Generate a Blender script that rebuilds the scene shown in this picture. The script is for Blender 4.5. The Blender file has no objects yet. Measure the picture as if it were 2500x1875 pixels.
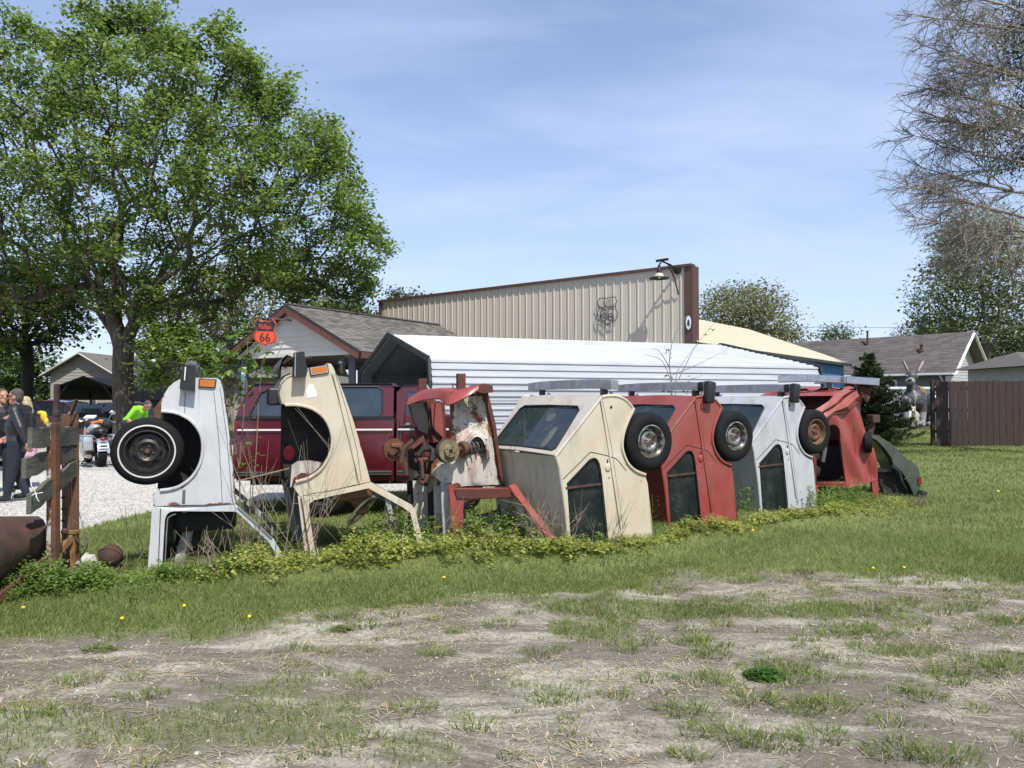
import bpy, bmesh, math, random
import numpy as np
from mathutils import Vector, Matrix
from mathutils.geometry import tessellate_polygon, delaunay_2d_cdt
R = math.radians
rnd = random.Random(66)
NR = np.random.default_rng(66)
sc = bpy.context.scene
C = sc.collection

# ------------------------------------------------------------------ camera
CAM_H, FPX, PITCH = 1.55, 1878.0, math.atan(40.5 / 1878.0)
cam = bpy.data.objects.new('camera', bpy.data.cameras.new('camera'))
C.objects.link(cam)
cam.location = (0, 0, CAM_H)
cam.rotation_euler = (R(90) + PITCH, 0, 0)
cam.data.sensor_width = 36.0
cam.data.lens = 36.0 * FPX / 2500.0
cam.data.clip_start = 0.05
cam.data.clip_end = 3000
sc.camera = cam
sc.render.resolution_x, sc.render.resolution_y = 1024, 768

# ------------------------------------------------------------------ sky, sun, exposure
SUN_TO = Vector((0.24, -0.50, 0.83)).normalized()
elev = math.asin(SUN_TO.z)
azim = math.atan2(SUN_TO.x, SUN_TO.y)          # clockwise from +Y
world = bpy.data.worlds.new('World'); sc.world = world
world.use_nodes = True
wt = world.node_tree; wt.nodes.clear()
w_out = wt.nodes.new('ShaderNodeOutputWorld'); w_bg = wt.nodes.new('ShaderNodeBackground')
w_sky = wt.nodes.new('ShaderNodeTexSky'); w_sky.sky_type = 'NISHITA'
w_sky.sun_disc = False; w_sky.sun_elevation = elev; w_sky.sun_rotation = azim
w_sky.air_density = 1.0; w_sky.dust_density = 0.7; w_sky.ozone_density = 3.6; w_sky.altitude = 200
w_bg.inputs['Strength'].default_value = 0.128
# thin high cloud: streaky noise over the sky direction, projected on a high flat layer
w_tc = wt.nodes.new('ShaderNodeTexCoord'); w_sep = wt.nodes.new('ShaderNodeSeparateXYZ')
wt.links.new(w_tc.outputs['Generated'], w_sep.inputs[0])
w_z = wt.nodes.new('ShaderNodeMath'); w_z.operation = 'ADD'; w_z.inputs[1].default_value = 0.16
wt.links.new(w_sep.outputs['Z'], w_z.inputs[0])
w_zm = wt.nodes.new('ShaderNodeMath'); w_zm.operation = 'MAXIMUM'; w_zm.inputs[1].default_value = 0.05
wt.links.new(w_z.outputs[0], w_zm.inputs[0])
w_dx = wt.nodes.new('ShaderNodeMath'); w_dx.operation = 'DIVIDE'
w_dy = wt.nodes.new('ShaderNodeMath'); w_dy.operation = 'DIVIDE'
wt.links.new(w_sep.outputs['X'], w_dx.inputs[0]); wt.links.new(w_zm.outputs[0], w_dx.inputs[1])
wt.links.new(w_sep.outputs['Y'], w_dy.inputs[0]); wt.links.new(w_zm.outputs[0], w_dy.inputs[1])
w_cmb = wt.nodes.new('ShaderNodeCombineXYZ')
wt.links.new(w_dx.outputs[0], w_cmb.inputs[0]); wt.links.new(w_dy.outputs[0], w_cmb.inputs[1])
w_map = wt.nodes.new('ShaderNodeMapping'); w_map.inputs['Rotation'].default_value = (0, 0, R(-14))
w_map.inputs['Scale'].default_value = (0.75, 1.5, 1)
wt.links.new(w_cmb.outputs[0], w_map.inputs[0])
w_n = wt.nodes.new('ShaderNodeTexNoise'); w_n.inputs['Scale'].default_value = 1.25
w_n.inputs['Detail'].default_value = 7; w_n.inputs['Roughness'].default_value = 0.56; w_n.inputs['Distortion'].default_value = 0.35
wt.links.new(w_map.outputs[0], w_n.inputs['Vector'])
w_r = wt.nodes.new('ShaderNodeMapRange')
w_r.inputs['From Min'].default_value = 0.42; w_r.inputs['From Max'].default_value = 0.74
w_r.inputs['To Min'].default_value = 0.20; w_r.inputs['To Max'].default_value = 0.62
wt.links.new(w_n.outputs['Fac'], w_r.inputs['Value'])
w_mx = wt.nodes.new('ShaderNodeMixRGB'); w_mx.inputs['Color2'].default_value = (4.1, 4.7, 6.5, 1)
w_h = wt.nodes.new('ShaderNodeMapRange')      # more haze low down, all round the horizon
w_h.inputs['From Min'].default_value = 0.0; w_h.inputs['From Max'].default_value = 0.42; w_h.inputs['To Min'].default_value = 0.42; w_h.inputs['To Max'].default_value = 0.0
wt.links.new(w_sep.outputs['Z'], w_h.inputs['Value'])
w_a = wt.nodes.new('ShaderNodeMath'); w_a.operation = 'ADD'; w_a.use_clamp = True
wt.links.new(w_r.outputs[0], w_a.inputs[0]); wt.links.new(w_h.outputs[0], w_a.inputs[1])
wt.links.new(w_a.outputs[0], w_mx.inputs['Fac']); wt.links.new(w_sky.outputs[0], w_mx.inputs['Color1'])
wt.links.new(w_mx.outputs[0], w_bg.inputs['Color']); wt.links.new(w_bg.outputs[0], w_out.inputs[0])

sun = bpy.data.objects.new('sun', bpy.data.lights.new('sun', 'SUN'))
C.objects.link(sun)
sun.data.energy = 4.2; sun.data.angle = R(0.55); sun.data.color = (1.0, 0.955, 0.88)
sun.rotation_euler = (-SUN_TO).to_track_quat('-Z', 'Y').to_euler()
sun.location = (6, -12, 20)
vs = sc.view_settings
vs.view_transform = 'Standard'; vs.look = 'None'; vs.exposure = 0.5; vs.gamma = 1.0; vs.use_curve_mapping = False
sc.cycles.max_bounces = 6; sc.cycles.transparent_max_bounces = 12

# ------------------------------------------------------------------ measuring helpers
def ray(px, py):
    x = (px - 1250) / FPX; u = (937.5 - py) / FPX
    return Vector((x, math.cos(PITCH) - u * math.sin(PITCH), math.sin(PITCH) + u * math.cos(PITCH)))
def at(px, py, D):
    d = ray(px, py); d = d * (D / d.y)
    return Vector((d.x, d.y, d.z + CAM_H))
def gz(x, y):
    t = min(1, max(0, (y - 12) / 30.0)); k = min(1, max(0, (x + 6) / 9.0))
    return 0.5 * t * t * (3 - 2 * t) * k * k * (3 - 2 * k)

class Side:
    """An upright side plane: u runs along (cos a, sin a), v is up, w goes inward (away from the viewer)."""
    def __init__(s, o, a):
        s.o = Vector((o[0], o[1], 0)); s.e = Vector((math.cos(a), math.sin(a), 0)); s.n = Vector((-math.sin(a), math.cos(a), 0)); s.a = a
    warp = None
    def uv(s, px, py, w=0.0):
        d = ray(px, py); wq = w
        for k in range(4 if s.warp else 1):
            o = s.o + s.n * wq
            t = (o - Vector((0, 0, CAM_H))).dot(s.n) / d.dot(s.n)
            p = Vector((0, 0, CAM_H)) + d * t; u = (p - s.o).dot(s.e)
            if s.warp: wq = s.warp(u, p.z, w)
        return (u, p.z)
    def uvs(s, pts, w=0.0): return [s.uv(x, y, w) for x, y in pts]
    def p(s, u, v, w=0.0): return s.o + s.e * u + s.n * (s.warp(u, v, w) if s.warp else w) + Vector((0, 0, v))

# ------------------------------------------------------------------ object helpers
def tag(o, label=None, cat=None, group=None, kind=None):
    if label: o['label'] = label
    if cat: o['category'] = cat
    if group: o['group'] = group
    if kind: o['kind'] = kind
    return o
def thing(name, label, cat, loc=(0, 0, 0), rz=0.0, group=None):
    o = bpy.data.objects.new(name, None); C.objects.link(o)
    o.empty_display_size = 0.2
    o.location = loc; o.rotation_euler = (0, 0, rz)
    bpy.context.view_layer.update() if False else None
    return tag(o, label, cat, group)
def frame_of(o):
    return Matrix.Translation(o.location) @ Matrix.Rotation(o.rotation_euler.z, 4, 'Z')
def copy_tree(o, parent=None):
    c = o.copy(); C.objects.link(c)
    if parent is not None: c.parent = parent
    for ch in [k for k in KIDS.get(o.name, [])]:
        copy_tree(ch, c)
    return c
KIDS = {}

def in_poly(P, poly):
    x, y = P[:, 0], P[:, 1]; c = np.zeros(len(P), bool); n = len(poly)
    for i in range(n):
        x1, y1 = poly[i]; x2, y2 = poly[i - 1]
        m = ((y1 > y) != (y2 > y)) & (x < (x2 - x1) * (y - y1) / (y2 - y1 + 1e-12) + x1); c ^= m
    return c
def edge_dist(P, poly):
    d = np.full(len(P), 1e9)
    for i in range(len(poly)):
        a = np.array(poly[i - 1]); b = np.array(poly[i]); ab = b - a; tt = np.clip(((P - a) @ ab) / (ab @ ab + 1e-12), 0, 1)
        d = np.minimum(d, np.linalg.norm(P - a - tt[:, None] * ab, axis=1))
    return d

class MB:
    """Collects shapes; build() links them as one mesh object. Points are world space unless the parent is given local=True."""
    def __init__(s): s.v = []; s.f = []; s.m = []; s.mi = 0; s.rim = {}
    def add(s, vs, fs):
        b = len(s.v); s.v += [tuple(q) for q in vs]
        for f in fs: s.f.append(tuple(b + i for i in f)); s.m.append(s.mi)
        return s
    def box(s, c, size, rot=None, bev=0.0):
        c = Vector(c); hx, hy, hz = size[0] / 2, size[1] / 2, size[2] / 2
        rot = rot or Matrix.Identity(3)
        if bev <= 0:
            vs = [c + rot @ Vector((x * hx, y * hy, z * hz)) for x in (-1, 1) for y in (-1, 1) for z in (-1, 1)]
            return s.add(vs, [(0, 1, 3, 2), (4, 6, 7, 5), (0, 4, 5, 1), (2, 3, 7, 6), (0, 2, 6, 4), (1, 5, 7, 3)])
        bm = bmesh.new(); bmesh.ops.create_cube(bm, size=1.0)
        for q in bm.verts: q.co = Vector((q.co.x * size[0], q.co.y * size[1], q.co.z * size[2]))
        bmesh.ops.bevel(bm, geom=list(bm.edges), offset=min(bev, min(size) * .49), segments=2, affect='EDGES', profile=.5)
        bm.verts.index_update()
        vs = [c + rot @ q.co for q in bm.verts]; fs = [[q.index for q in f.verts] for f in bm.faces]; bm.free()
        return s.add(vs, fs)
    def bar(s, a, b, w, h, up=(0, 0, 1), bev=0.0):
        a, b = Vector(a), Vector(b); d = b - a; L = d.length; d.normalize()
        up = Vector(up)
        if abs(d.dot(up)) > .98: up = Vector((0, 1, 0)) if abs(d.y) < .9 else Vector((1, 0, 0))
        sd = up.cross(d).normalized(); u2 = d.cross(sd)
        rot = Matrix((d, sd, u2)).transposed()
        return s.box((a + b) / 2, (L, w, h), rot, bev)
    def tube(s, pts, rad, n=6, cap=True):
        pts = [Vector(p) for p in pts]; k = len(pts)
        if not hasattr(rad, '__len__'): rad = [rad] * k
        vs = []; fs = []; prev = None
        for i, p in enumerate(pts):
            d = (pts[min(i + 1, k - 1)] - pts[max(i - 1, 0)])
            if d.length < 1e-9: d = Vector((0, 0, 1))
            d.normalize()
            ref = prev if prev is not None else (Vector((0, 0, 1)) if abs(d.z) < .9 else Vector((1, 0, 0)))
            a = (ref - d * ref.dot(d))
            if a.length < 1e-6: a = d.orthogonal()
            a.normalize(); prev = a; b = d.cross(a)
            for j in range(n):
                t = 2 * math.pi * j / n
                vs.append(p + (a * math.cos(t) + b * math.sin(t)) * rad[i])
        for i in range(k - 1):
            for j in range(n):
                j2 = (j + 1) % n
                fs.append((i * n + j, i * n + j2, (i + 1) * n + j2, (i + 1) * n + j))
        if cap: fs.append(tuple(range(n))[::-1]); fs.append(tuple((k - 1) * n + j for j in range(n)))
        return s.add(vs, fs)
    def lathe(s, prof, o, ax, n=32, squash=None):
        """prof: (radius, along) pairs; closed when it starts and ends at radius 0 or repeats."""
        o, ax = Vector(o), Vector(ax).normalized()
        a = ax.orthogonal().normalized(); b = ax.cross(a); k = len(prof); vs = []; fs = []
        for r, t in prof:
            for j in range(n):
                q = 2 * math.pi * j / n
                vs.append(o + ax * t + (a * math.cos(q) + b * math.sin(q)) * max(r, 1e-4))
        for i in range(k - 1):
            for j in range(n):
                j2 = (j + 1) % n
                fs.append((i * n + j, i * n + j2, (i + 1) * n + j2, (i + 1) * n + j))
        return s.add(vs, fs)
    def ball(s, c, r, n=12, rot=None):
        if not hasattr(r, '__len__'): r = (r, r, r)
        c = Vector(c); rot = rot or Matrix.Identity(3); m = max(4, n // 2); vs = []; fs = []
        for i in range(m + 1):
            t = math.pi * i / m
            for j in range(n):
                q = 2 * math.pi * j / n
                vs.append(c + rot @ Vector((r[0] * math.sin(t) * math.cos(q), r[1] * math.sin(t) * math.sin(q), r[2] * math.cos(t))))
        for i in range(m):
            for j in range(n):
                j2 = (j + 1) % n
                fs.append((i * n + j, (i + 1) * n + j, (i + 1) * n + j2, i * n + j2))
        return s.add(vs, fs)
    def plate(s, fn, outer, holes=(), w0=0.0, w1=0.02, step=0.0):
        """Flat plate with holes: outer and holes are (u, v) loops, fn(u, v, w) gives the point; w0..w1 is its thickness."""
        loops = [list(outer)] + [list(h) for h in holes]
        flat = [q for lp in loops for q in lp]; nb = len(flat)
        if step:
            ed = []; k0 = 0
            for lp in loops:
                ed += [(k0 + i, k0 + (i + 1) % len(lp)) for i in range(len(lp))]; k0 += len(lp)
            us = [q[0] for q in outer]; vs_ = [q[1] for q in outer]; G = np.array([(x, y) for x in np.arange(min(us) + step * .5, max(us), step) for y in np.arange(min(vs_) + step * .5, max(vs_), step)])
            k = in_poly(G, outer) & (edge_dist(G, outer) > step * .35)
            for h in holes: k &= ~in_poly(G, h) & (edge_dist(G, h) > step * .35)
            allp = [Vector(q) for q in flat] + [Vector((float(x), float(y))) for x, y in G[k]]
            pv, _, pf, _, _, _ = delaunay_2d_cdt(allp, ed, [], 1, 1e-6)
            pts2 = np.array([tuple(q) for q in pv]); tri = []
            cen = np.array([pts2[list(f)].mean(0) for f in pf]); keep = in_poly(cen, outer)
            for h in holes: keep &= ~in_poly(cen, h)
            tri = [tuple(f) for f, q in zip(pf, keep) if q]; n = len(pts2)
            vs = [fn(u, v, w0) for u, v in pts2] + [fn(u, v, w1) for u, v in pts2]
            fs = tri + [tuple(n + i for i in t[::-1]) for t in tri]; cnt = {}; b0 = len(s.v)
            for t in tri:
                for i in range(3):
                    a_, b_ = t[i], t[(i + 1) % 3]; cnt[(a_, b_)] = 1
            for (a_, b_) in cnt:
                if (b_, a_) not in cnt:
                    fs.append((a_, b_, n + b_, n + a_))
                    for q in (a_, b_, n + a_, n + b_): s.rim[b0 + q] = 1.0
            return s.add(vs, fs)
        tri = tessellate_polygon([[Vector((u, v, 0)) for u, v in lp] for lp in loops])
        n = len(flat)
        vs = [fn(u, v, w0) for u, v in flat] + [fn(u, v, w1) for u, v in flat]
        fs = [tuple(t) for t in tri] + [tuple(n + i for i in t[::-1]) for t in tri]
        b = 0
        for lp in loops:
            k = len(lp)
            for i in range(k):
                j = (i + 1) % k
                fs.append((b + i, b + j, n + b + j, n + b + i))
            b += k
        return s.add(vs, fs)
    def quadgrid(s, P, nu, nv, flip=False):
        """P(i, j) -> point for i in 0..nu, j in 0..nv"""
        vs = [P(i, j) for j in range(nv + 1) for i in range(nu + 1)]
        fs = []
        for j in range(nv):
            for i in range(nu):
                q = (j * (nu + 1) + i, j * (nu + 1) + i + 1, (j + 1) * (nu + 1) + i + 1, (j + 1) * (nu + 1) + i)
                fs.append(q[::-1] if flip else q)
        return s.add(vs, fs)
    def build(s, name, mats, parent=None, smooth=False, local=False, fix=True):
        me = bpy.data.meshes.new(name)
        vs = s.v
        if parent is not None and not local:
            inv = world_of(parent).inverted(); vs = [inv @ Vector(q) for q in vs]
        me.from_pydata([tuple(q) for q in vs], [], s.f)
        if not isinstance(mats, (list, tuple)): mats = [mats]
        for m in mats: me.materials.append(m)
        if len(mats) > 1:
            me.polygons.foreach_set('material_index', s.m)
        if s.rim:
            ra = me.attributes.new('rim', 'FLOAT', 'POINT'); rv = np.zeros(len(vs), np.float32); rv[list(s.rim)] = 1.0; ra.data.foreach_set('value', rv)
        if fix:
            bm = bmesh.new(); bm.from_mesh(me); bmesh.ops.recalc_face_normals(bm, faces=bm.faces); bm.to_mesh(me); bm.free()
        if smooth:
            me.polygons.foreach_set('use_smooth', [True] * len(me.polygons))
            if smooth != 'full':
                try: me.set_sharp_from_angle(angle=R(40))
                except Exception: pass
        me.update()
        o = bpy.data.objects.new(name, me); C.objects.link(o)
        if parent is not None:
            o.parent = parent; KIDS.setdefault(parent.name, []).append(o)
        return o
def world_of(o):
    m = frame_of(o) if o.type == 'EMPTY' else Matrix.Translation(o.location)
    p = o.parent
    while p is not None:
        m = (frame_of(p) if p.type == 'EMPTY' else Matrix.Translation(p.location)) @ m; p = p.parent
    return m
def np_mesh(name, V, Fc, mats, parent=None, attr=None, midx=None, smooth=False):
    """Large meshes straight from arrays; Fc is (n,3) or (n,4)."""
    me = bpy.data.meshes.new(name); k = Fc.shape[1]
    if parent is not None:
        m = np.array(world_of(parent).inverted()); V = V @ m[:3, :3].T + m[:3, 3]
    me.vertices.add(len(V)); me.vertices.foreach_set('co', np.ascontiguousarray(V, dtype=np.float32).ravel())
    me.loops.add(Fc.size); me.loops.foreach_set('vertex_index', np.ascontiguousarray(Fc, dtype=np.int32).ravel())
    me.polygons.add(len(Fc)); me.polygons.foreach_set('loop_start', np.arange(0, Fc.size, k, dtype=np.int32))
    for m in (mats if isinstance(mats, (list, tuple)) else [mats]): me.materials.append(m)
    if midx is not None: me.polygons.foreach_set('material_index', np.ascontiguousarray(midx, dtype=np.int32))
    if smooth: me.polygons.foreach_set('use_smooth', np.ones(len(Fc), dtype=bool))
    me.update(calc_edges=True)
    if attr:
        for an, av in attr.items():
            a = me.attributes.new(an, 'FLOAT', 'POINT'); a.data.foreach_set('value', np.ascontiguousarray(av, dtype=np.float32))
    o = bpy.data.objects.new(name, me); C.objects.link(o)
    if parent is not None:
        o.parent = parent; KIDS.setdefault(parent.name, []).append(o)
    return o

# ------------------------------------------------------------------ materials
def _mat(name):
    m = bpy.data.materials.new(name); m.use_nodes = True
    return m, m.node_tree, m.node_tree.nodes['Principled BSDF']
def _noise(t, scale, detail=5, rough=.55, coord='Object', stretch=None, dist=0.0):
    tc = t.nodes.new('ShaderNodeTexCoord'); n = t.nodes.new('ShaderNodeTexNoise')
    n.inputs['Scale'].default_value = scale; n.inputs['Detail'].default_value = detail
    n.inputs['Roughness'].default_value = rough; n.inputs['Distortion'].default_value = dist
    src = tc.outputs[coord]
    if stretch:
        mp = t.nodes.new('ShaderNodeMapping'); mp.inputs['Scale'].default_value = stretch
        t.links.new(src, mp.inputs[0]); src = mp.outputs[0]
    t.links.new(src, n.inputs['Vector'])
    return n.outputs['Fac']
def _range(t, src, a, b, lo=0.0, hi=1.0):
    r = t.nodes.new('ShaderNodeMapRange'); r.inputs['From Min'].default_value = a; r.inputs['From Max'].default_value = b
    r.inputs['To Min'].default_value = lo; r.inputs['To Max'].default_value = hi
    t.links.new(src, r.inputs['Value']); return r.outputs[0]
def _mix(t, fac, a, b):
    m = t.nodes.new('ShaderNodeMixRGB')
    if hasattr(fac, 'is_linked'): t.links.new(fac, m.inputs['Fac'])
    else: m.inputs['Fac'].default_value = fac
    for sock, val in (('Color1', a), ('Color2', b)):
        if hasattr(val, 'is_linked'): t.links.new(val, m.inputs[sock])
        else: m.inputs[sock].default_value = (*val, 1)
    return m.outputs[0]
def _bump(t, b, src, strength=.3, dist=.01):
    n = t.nodes.new('ShaderNodeBump'); n.inputs['Strength'].default_value = strength; n.inputs['Distance'].default_value = dist
    t.links.new(src, n.inputs['Height']); t.links.new(n.outputs[0], b.inputs['Normal'])
def simple(name, col, rough=.6, metal=0.0, var=.25, scale=8, bump=0.0, bscale=40, stretch=None, col2=None, spec=.5, coat=0.0):
    m, t, b = _mat(name)
    c2 = col2 or tuple(c * (1 - var) for c in col)
    f = _range(t, _noise(t, scale, 6, .6, stretch=stretch), .32, .68)
    t.links.new(_mix(t, f, c2, col), b.inputs['Base Color'])
    b.inputs['Roughness'].default_value = rough; b.inputs['Metallic'].default_value = metal
    b.inputs['Specular IOR Level'].default_value = spec
    if coat: b.inputs['Coat Weight'].default_value = coat; b.inputs['Coat Roughness'].default_value = .12
    if bump: _bump(t, b, _noise(t, bscale, 4, .6, stretch=stretch), bump, .01)
    return m
def paint(name, col, faded=.3, rust=.10, dirt=.25, rough=.42, dirtcol=(.16, .14, .11), fade=None, coat=.25):
    """Old car enamel: chalky fading, dirt film, rust scabs and runs, a little orange peel."""
    m, t, b = _mat(name)
    fade = fade or tuple(min(1, c * .75 + .22) for c in col)
    c = _mix(t, _range(t, _noise(t, 1.9, 8, .66, dist=.5), .42, .62, 0, faded), col, fade)
    c = _mix(t, _range(t, _noise(t, 5.5, 8, .7, stretch=(1, 1, .35)), .50, .80, 0, dirt), c, dirtcol)
    spk = _range(t, _noise(t, 60, 3, .7), .64, .72, 0, .55)
    c = _mix(t, spk, c, tuple(q * .55 for q in col))
    at_ = t.nodes.new('ShaderNodeAttribute'); at_.attribute_name = 'rim'
    ad = t.nodes.new('ShaderNodeMath'); ad.operation = 'MULTIPLY_ADD'; ad.inputs[1].default_value = .11 + rust * 1.0; t.links.new(at_.outputs['Fac'], ad.inputs[0]); t.links.new(_noise(t, 3.4, 9, .72), ad.inputs[2])
    rm = _range(t, ad.outputs[0], .745 - rust, .80 - rust)
    chip = _range(t, _noise(t, 16, 6, .75), .70 - rust * .5, .73 - rust * .5, 0, .85)
    c = _mix(t, chip, c, (.10, .045, .025))
    run = _range(t, _noise(t, 5.5, 6, .6, stretch=(1, 1, .07)), .70 - rust * .8, .80 - rust * .8, 0, .55); c = _mix(t, run, c, (.20, .095, .04))
    st = _range(t, _noise(t, 9, 5, .6, stretch=(1, 1, .09)), .56, .74, 0, dirt * .9); c = _mix(t, st, c, tuple(q * .45 for q in dirtcol))
    c = _mix(t, _range(t, _noise(t, 1.1, 4, .6), .45, .75, 0, dirt * .8), c, tuple(.5 * q + .5 * w_ for q, w_ in zip(dirtcol, col)))
    rc = _mix(t, _range(t, _noise(t, 25, 5, .7), .35, .65), (.075, .028, .014), (.21, .085, .03))
    c = _mix(t, rm, c, rc); t.links.new(c, b.inputs['Base Color'])
    rr = _range(t, _noise(t, 4, 5, .6), .3, .7, rough - .1, rough + .22)
    t.links.new(rr, b.inputs['Roughness']); b.inputs['Coat Weight'].default_value = coat; b.inputs['Coat Roughness'].default_value = .28
    _bump(t, b, _noise(t, 7, 4, .55), .12, .02)
    return m
def glass(name, col=(.02, .03, .035), alpha=.62, rough=.04, dust=.25):
    m, t, b = _mat(name)
    c = _mix(t, _range(t, _noise(t, 6, 7, .7), .48, .8, 0, dust), col, (.20, .21, .20))
    t.links.new(c, b.inputs['Base Color'])
    b.inputs['Roughness'].default_value = rough
    a = _range(t, _noise(t, 3, 5, .6), .3, .75, alpha - .08, min(1, alpha + .15))
    t.links.new(a, b.inputs['Alpha']); b.inputs['Specular IOR Level'].default_value = .6
    return m
def leafmat(name, c1, c2, trans=.35, scale=.9, c3=None, lo=.72, hi=1.2):
    m, t, b = _mat(name)
    g = t.nodes.new('ShaderNodeNewGeometry')
    rc = t.nodes.new('ShaderNodeValToRGB')
    rc.color_ramp.elements[0].color = (*c1, 1); rc.color_ramp.elements[1].color = (*c2, 1)
    if c3:
        e = rc.color_ramp.elements.new(.86); e.color = (*c2, 1); rc.color_ramp.elements[-1].color = (*c3, 1)
    t.links.new(g.outputs['Random Per Island'], rc.inputs[0])
    n = _range(t, _noise(t, scale, 3, .5), .3, .7, lo, hi)
    mx = t.nodes.new('ShaderNodeVectorMath'); mx.operation = 'SCALE'
    t.links.new(rc.outputs[0], mx.inputs[0]); t.links.new(n, mx.inputs['Scale'])
    t.links.new(mx.outputs[0], b.inputs['Base Color'])
    b.inputs['Roughness'].default_value = .5; b.inputs['Specular IOR Level'].default_value = .35
    tr = t.nodes.new('ShaderNodeBsdfTranslucent'); t.links.new(mx.outputs[0], tr.inputs['Color'])
    ms = t.nodes.new('ShaderNodeMixShader'); ms.inputs[0].default_value = trans
    out = t.nodes['Material Output']
    t.links.new(b.outputs[0], ms.inputs[1]); t.links.new(tr.outputs[0], ms.inputs[2]); t.links.new(ms.outputs[0], out.inputs[0])
    return m
M = {}
M['white_paint'] = paint('faded_white_enamel', (.49, .50, .51), .4, .08, .5)
M['white_paint2'] = paint('faded_silver_white_enamel', (.42, .435, .455), .35, .05, .5)
M['cream_paint'] = paint('faded_cream_enamel', (.52, .445, .32), .45, .05, .38, fade=(.60, .55, .46))
M['cream_grey'] = paint('weathered_cream_roof', (.48, .43, .35), .5, .03, .6, .6, (.24, .23, .21), fade=(.52, .49, .43))
M['red_paint'] = paint('faded_red_enamel', (.255, .036, .029), .45, .05, .42, fade=(.32, .105, .088))
M['red_paint2'] = paint('faded_salmon_red_enamel', (.255, .036, .029), .35, .055, .40, .5, fade=(.31, .10, .083))
M['green_paint'] = paint('dull_dark_green_enamel', (.040, .058, .040), .5, .0, .3, .35, fade=(.085, .10, .08))
M['primer'] = paint('flaking_primer_underside', (.50, .46, .41), .45, .20, .8, .85, (.14, .12, .10), coat=0)
M['grey_sheet'] = paint('grey_inner_sheet_metal', (.34, .35, .36), .4, .13, .7, .75, (.07, .06, .05), coat=0)
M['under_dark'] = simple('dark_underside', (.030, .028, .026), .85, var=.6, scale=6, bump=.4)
M['rust'] = simple('rusted_steel', (.17, .075, .035), .88, var=0, scale=5, bump=.5, bscale=30, col2=(.06, .028, .018))
M['rust_dark'] = simple('dark_rusted_iron', (.085, .042, .026), .85, scale=9, bump=.5, bscale=45, col2=(.035, .020, .016))
M['rust_red'] = simple('red_oxide_bracket', (.13, .030, .022), .75, scale=7, bump=.3, col2=(.06, .022, .016))
M['rust_post'] = paint('peeling_white_post_paint', (.50, .49, .45), .3, .27, .5, .8, coat=0)
M['yellow_rust'] = paint('peeling_yellow_paint', (.26, .155, .035), .2, .28, .4, .8, coat=0)
M['rubber'] = simple('tyre_rubber', (.011, .0115, .0125), .8, var=.35, scale=14, bump=.25, bscale=60, spec=.2)
M['black_plastic'] = simple('black_bumper_plastic', (.018, .019, .021), .5, var=.4, scale=12, bump=.12)
M['white_rubber'] = simple('whitewall_band', (.62, .62, .59), .7, var=.2, scale=20)
M['steel_black'] = simple('black_wheel_steel', (.035, .033, .032), .42, .3, var=.5, scale=16, bump=.1)
M['steel_chrome'] = simple('pitted_chrome_rim', (.55, .54, .50), .30, .85, scale=14, col2=(.07, .05, .04), bump=.2)
M['steel_rust'] = simple('rusted_rim', (.21, .105, .06), .7, .2, scale=12, col2=(.08, .04, .025), bump=.25)
M['chrome'] = simple('dull_chrome', (.66, .67, .68), .22, .95, var=.25, scale=9, stretch=(1, 1, 4))
M['alu'] = simple('weathered_bumper_aluminium', (.55, .56, .56), .36, .8, scale=7, col2=(.33, .33, .32), bump=.1)
M['amber'] = simple('amber_lens', (.55, .16, .015), .25, var=.3, scale=10, coat=.5)
M['red_lens'] = simple('red_lens', (.22, .012, .012), .25, var=.3, scale=20, coat=.5)
M['white_plain'] = simple('white_patch', (.74, .74, .72), .6, var=.08)
M['paper_cream'] = simple('cream_sticker', (.52, .47, .31), .7, var=.2)
M['glass_dark'] = glass('dusty_dark_glass', (.030, .050, .060), .60)
M['glass_dirty'] = glass('dirty_window_glass', (.022, .034, .036), .32, .05, .30)
M['glass_clear'] = glass('greenish_windscreen', (.09, .12, .10), .45, .06, .3)
M['glass_tint'] = glass('tinted_vehicle_glass', (.035, .050, .065), .90, .03, .1)
M['maroon'] = simple('maroon_car_paint', (.098, .006, .013), .28, .15, var=.15, scale=2, coat=.8)
M['maroon_dark'] = simple('dark_red_car_paint', (.085, .006, .010), .25, .1, var=.15, scale=2, coat=.8)
M['grey_car'] = simple('charcoal_car_paint', (.035, .040, .045), .28, .2, var=.2, scale=2, coat=.8)
M['groove'] = simple('dull_groove', (.10, .092, .082), .8, var=.3)
M['seam'] = simple('dark_seam', (.012, .012, .012), .8, var=.2)
M['interior'] = simple('dark_interior', (.022, .021, .020), .9, var=.6, scale=7, bump=.4)  # one near-black tone for dashes, seats and inner panels
M['tan_vinyl'] = simple('brown_dash_vinyl', (.18, .095, .045), .6, var=.3, scale=6)
M['white_metal'] = simple('white_roof_sheet', (.46, .48, .515), .45, .0, scale=2.2, col2=(.36, .38, .41), stretch=(.4, .4, 5), bump=.25, bscale=3)
M['dark_frame'] = simple('charcoal_trim_metal', (.040, .046, .055), .55, .2, var=.3, scale=5)
M['shade_inside'] = simple('sheet_inside_painted_shade', (.10, .115, .13), .6, .1, var=.3, scale=4)  # shade under the carport sheets, put into a darker colour
M['beige_metal'] = simple('beige_wall_sheet', (.55, .49, .40), .48, .05, scale=1.6, col2=(.45, .40, .325), stretch=(2.5, 2.5, .22), bump=.12, bscale=2.5)
M['brown_trim'] = simple('brown_trim_metal', (.105, .050, .038), .55, .05, var=.2)
M['maroon_trim'] = simple('red_brown_fascia', (.155, .055, .040), .65, var=.25, scale=4)
M['tan_roof'] = simple('tan_roof_sheet', (.52, .445, .325), .5, .05, scale=1.2, col2=(.48, .405, .29))
M['blue_metal'] = simple('blue_wall_sheet', (.022, .16, .30), .5, .05, var=.2, scale=2)
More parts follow.
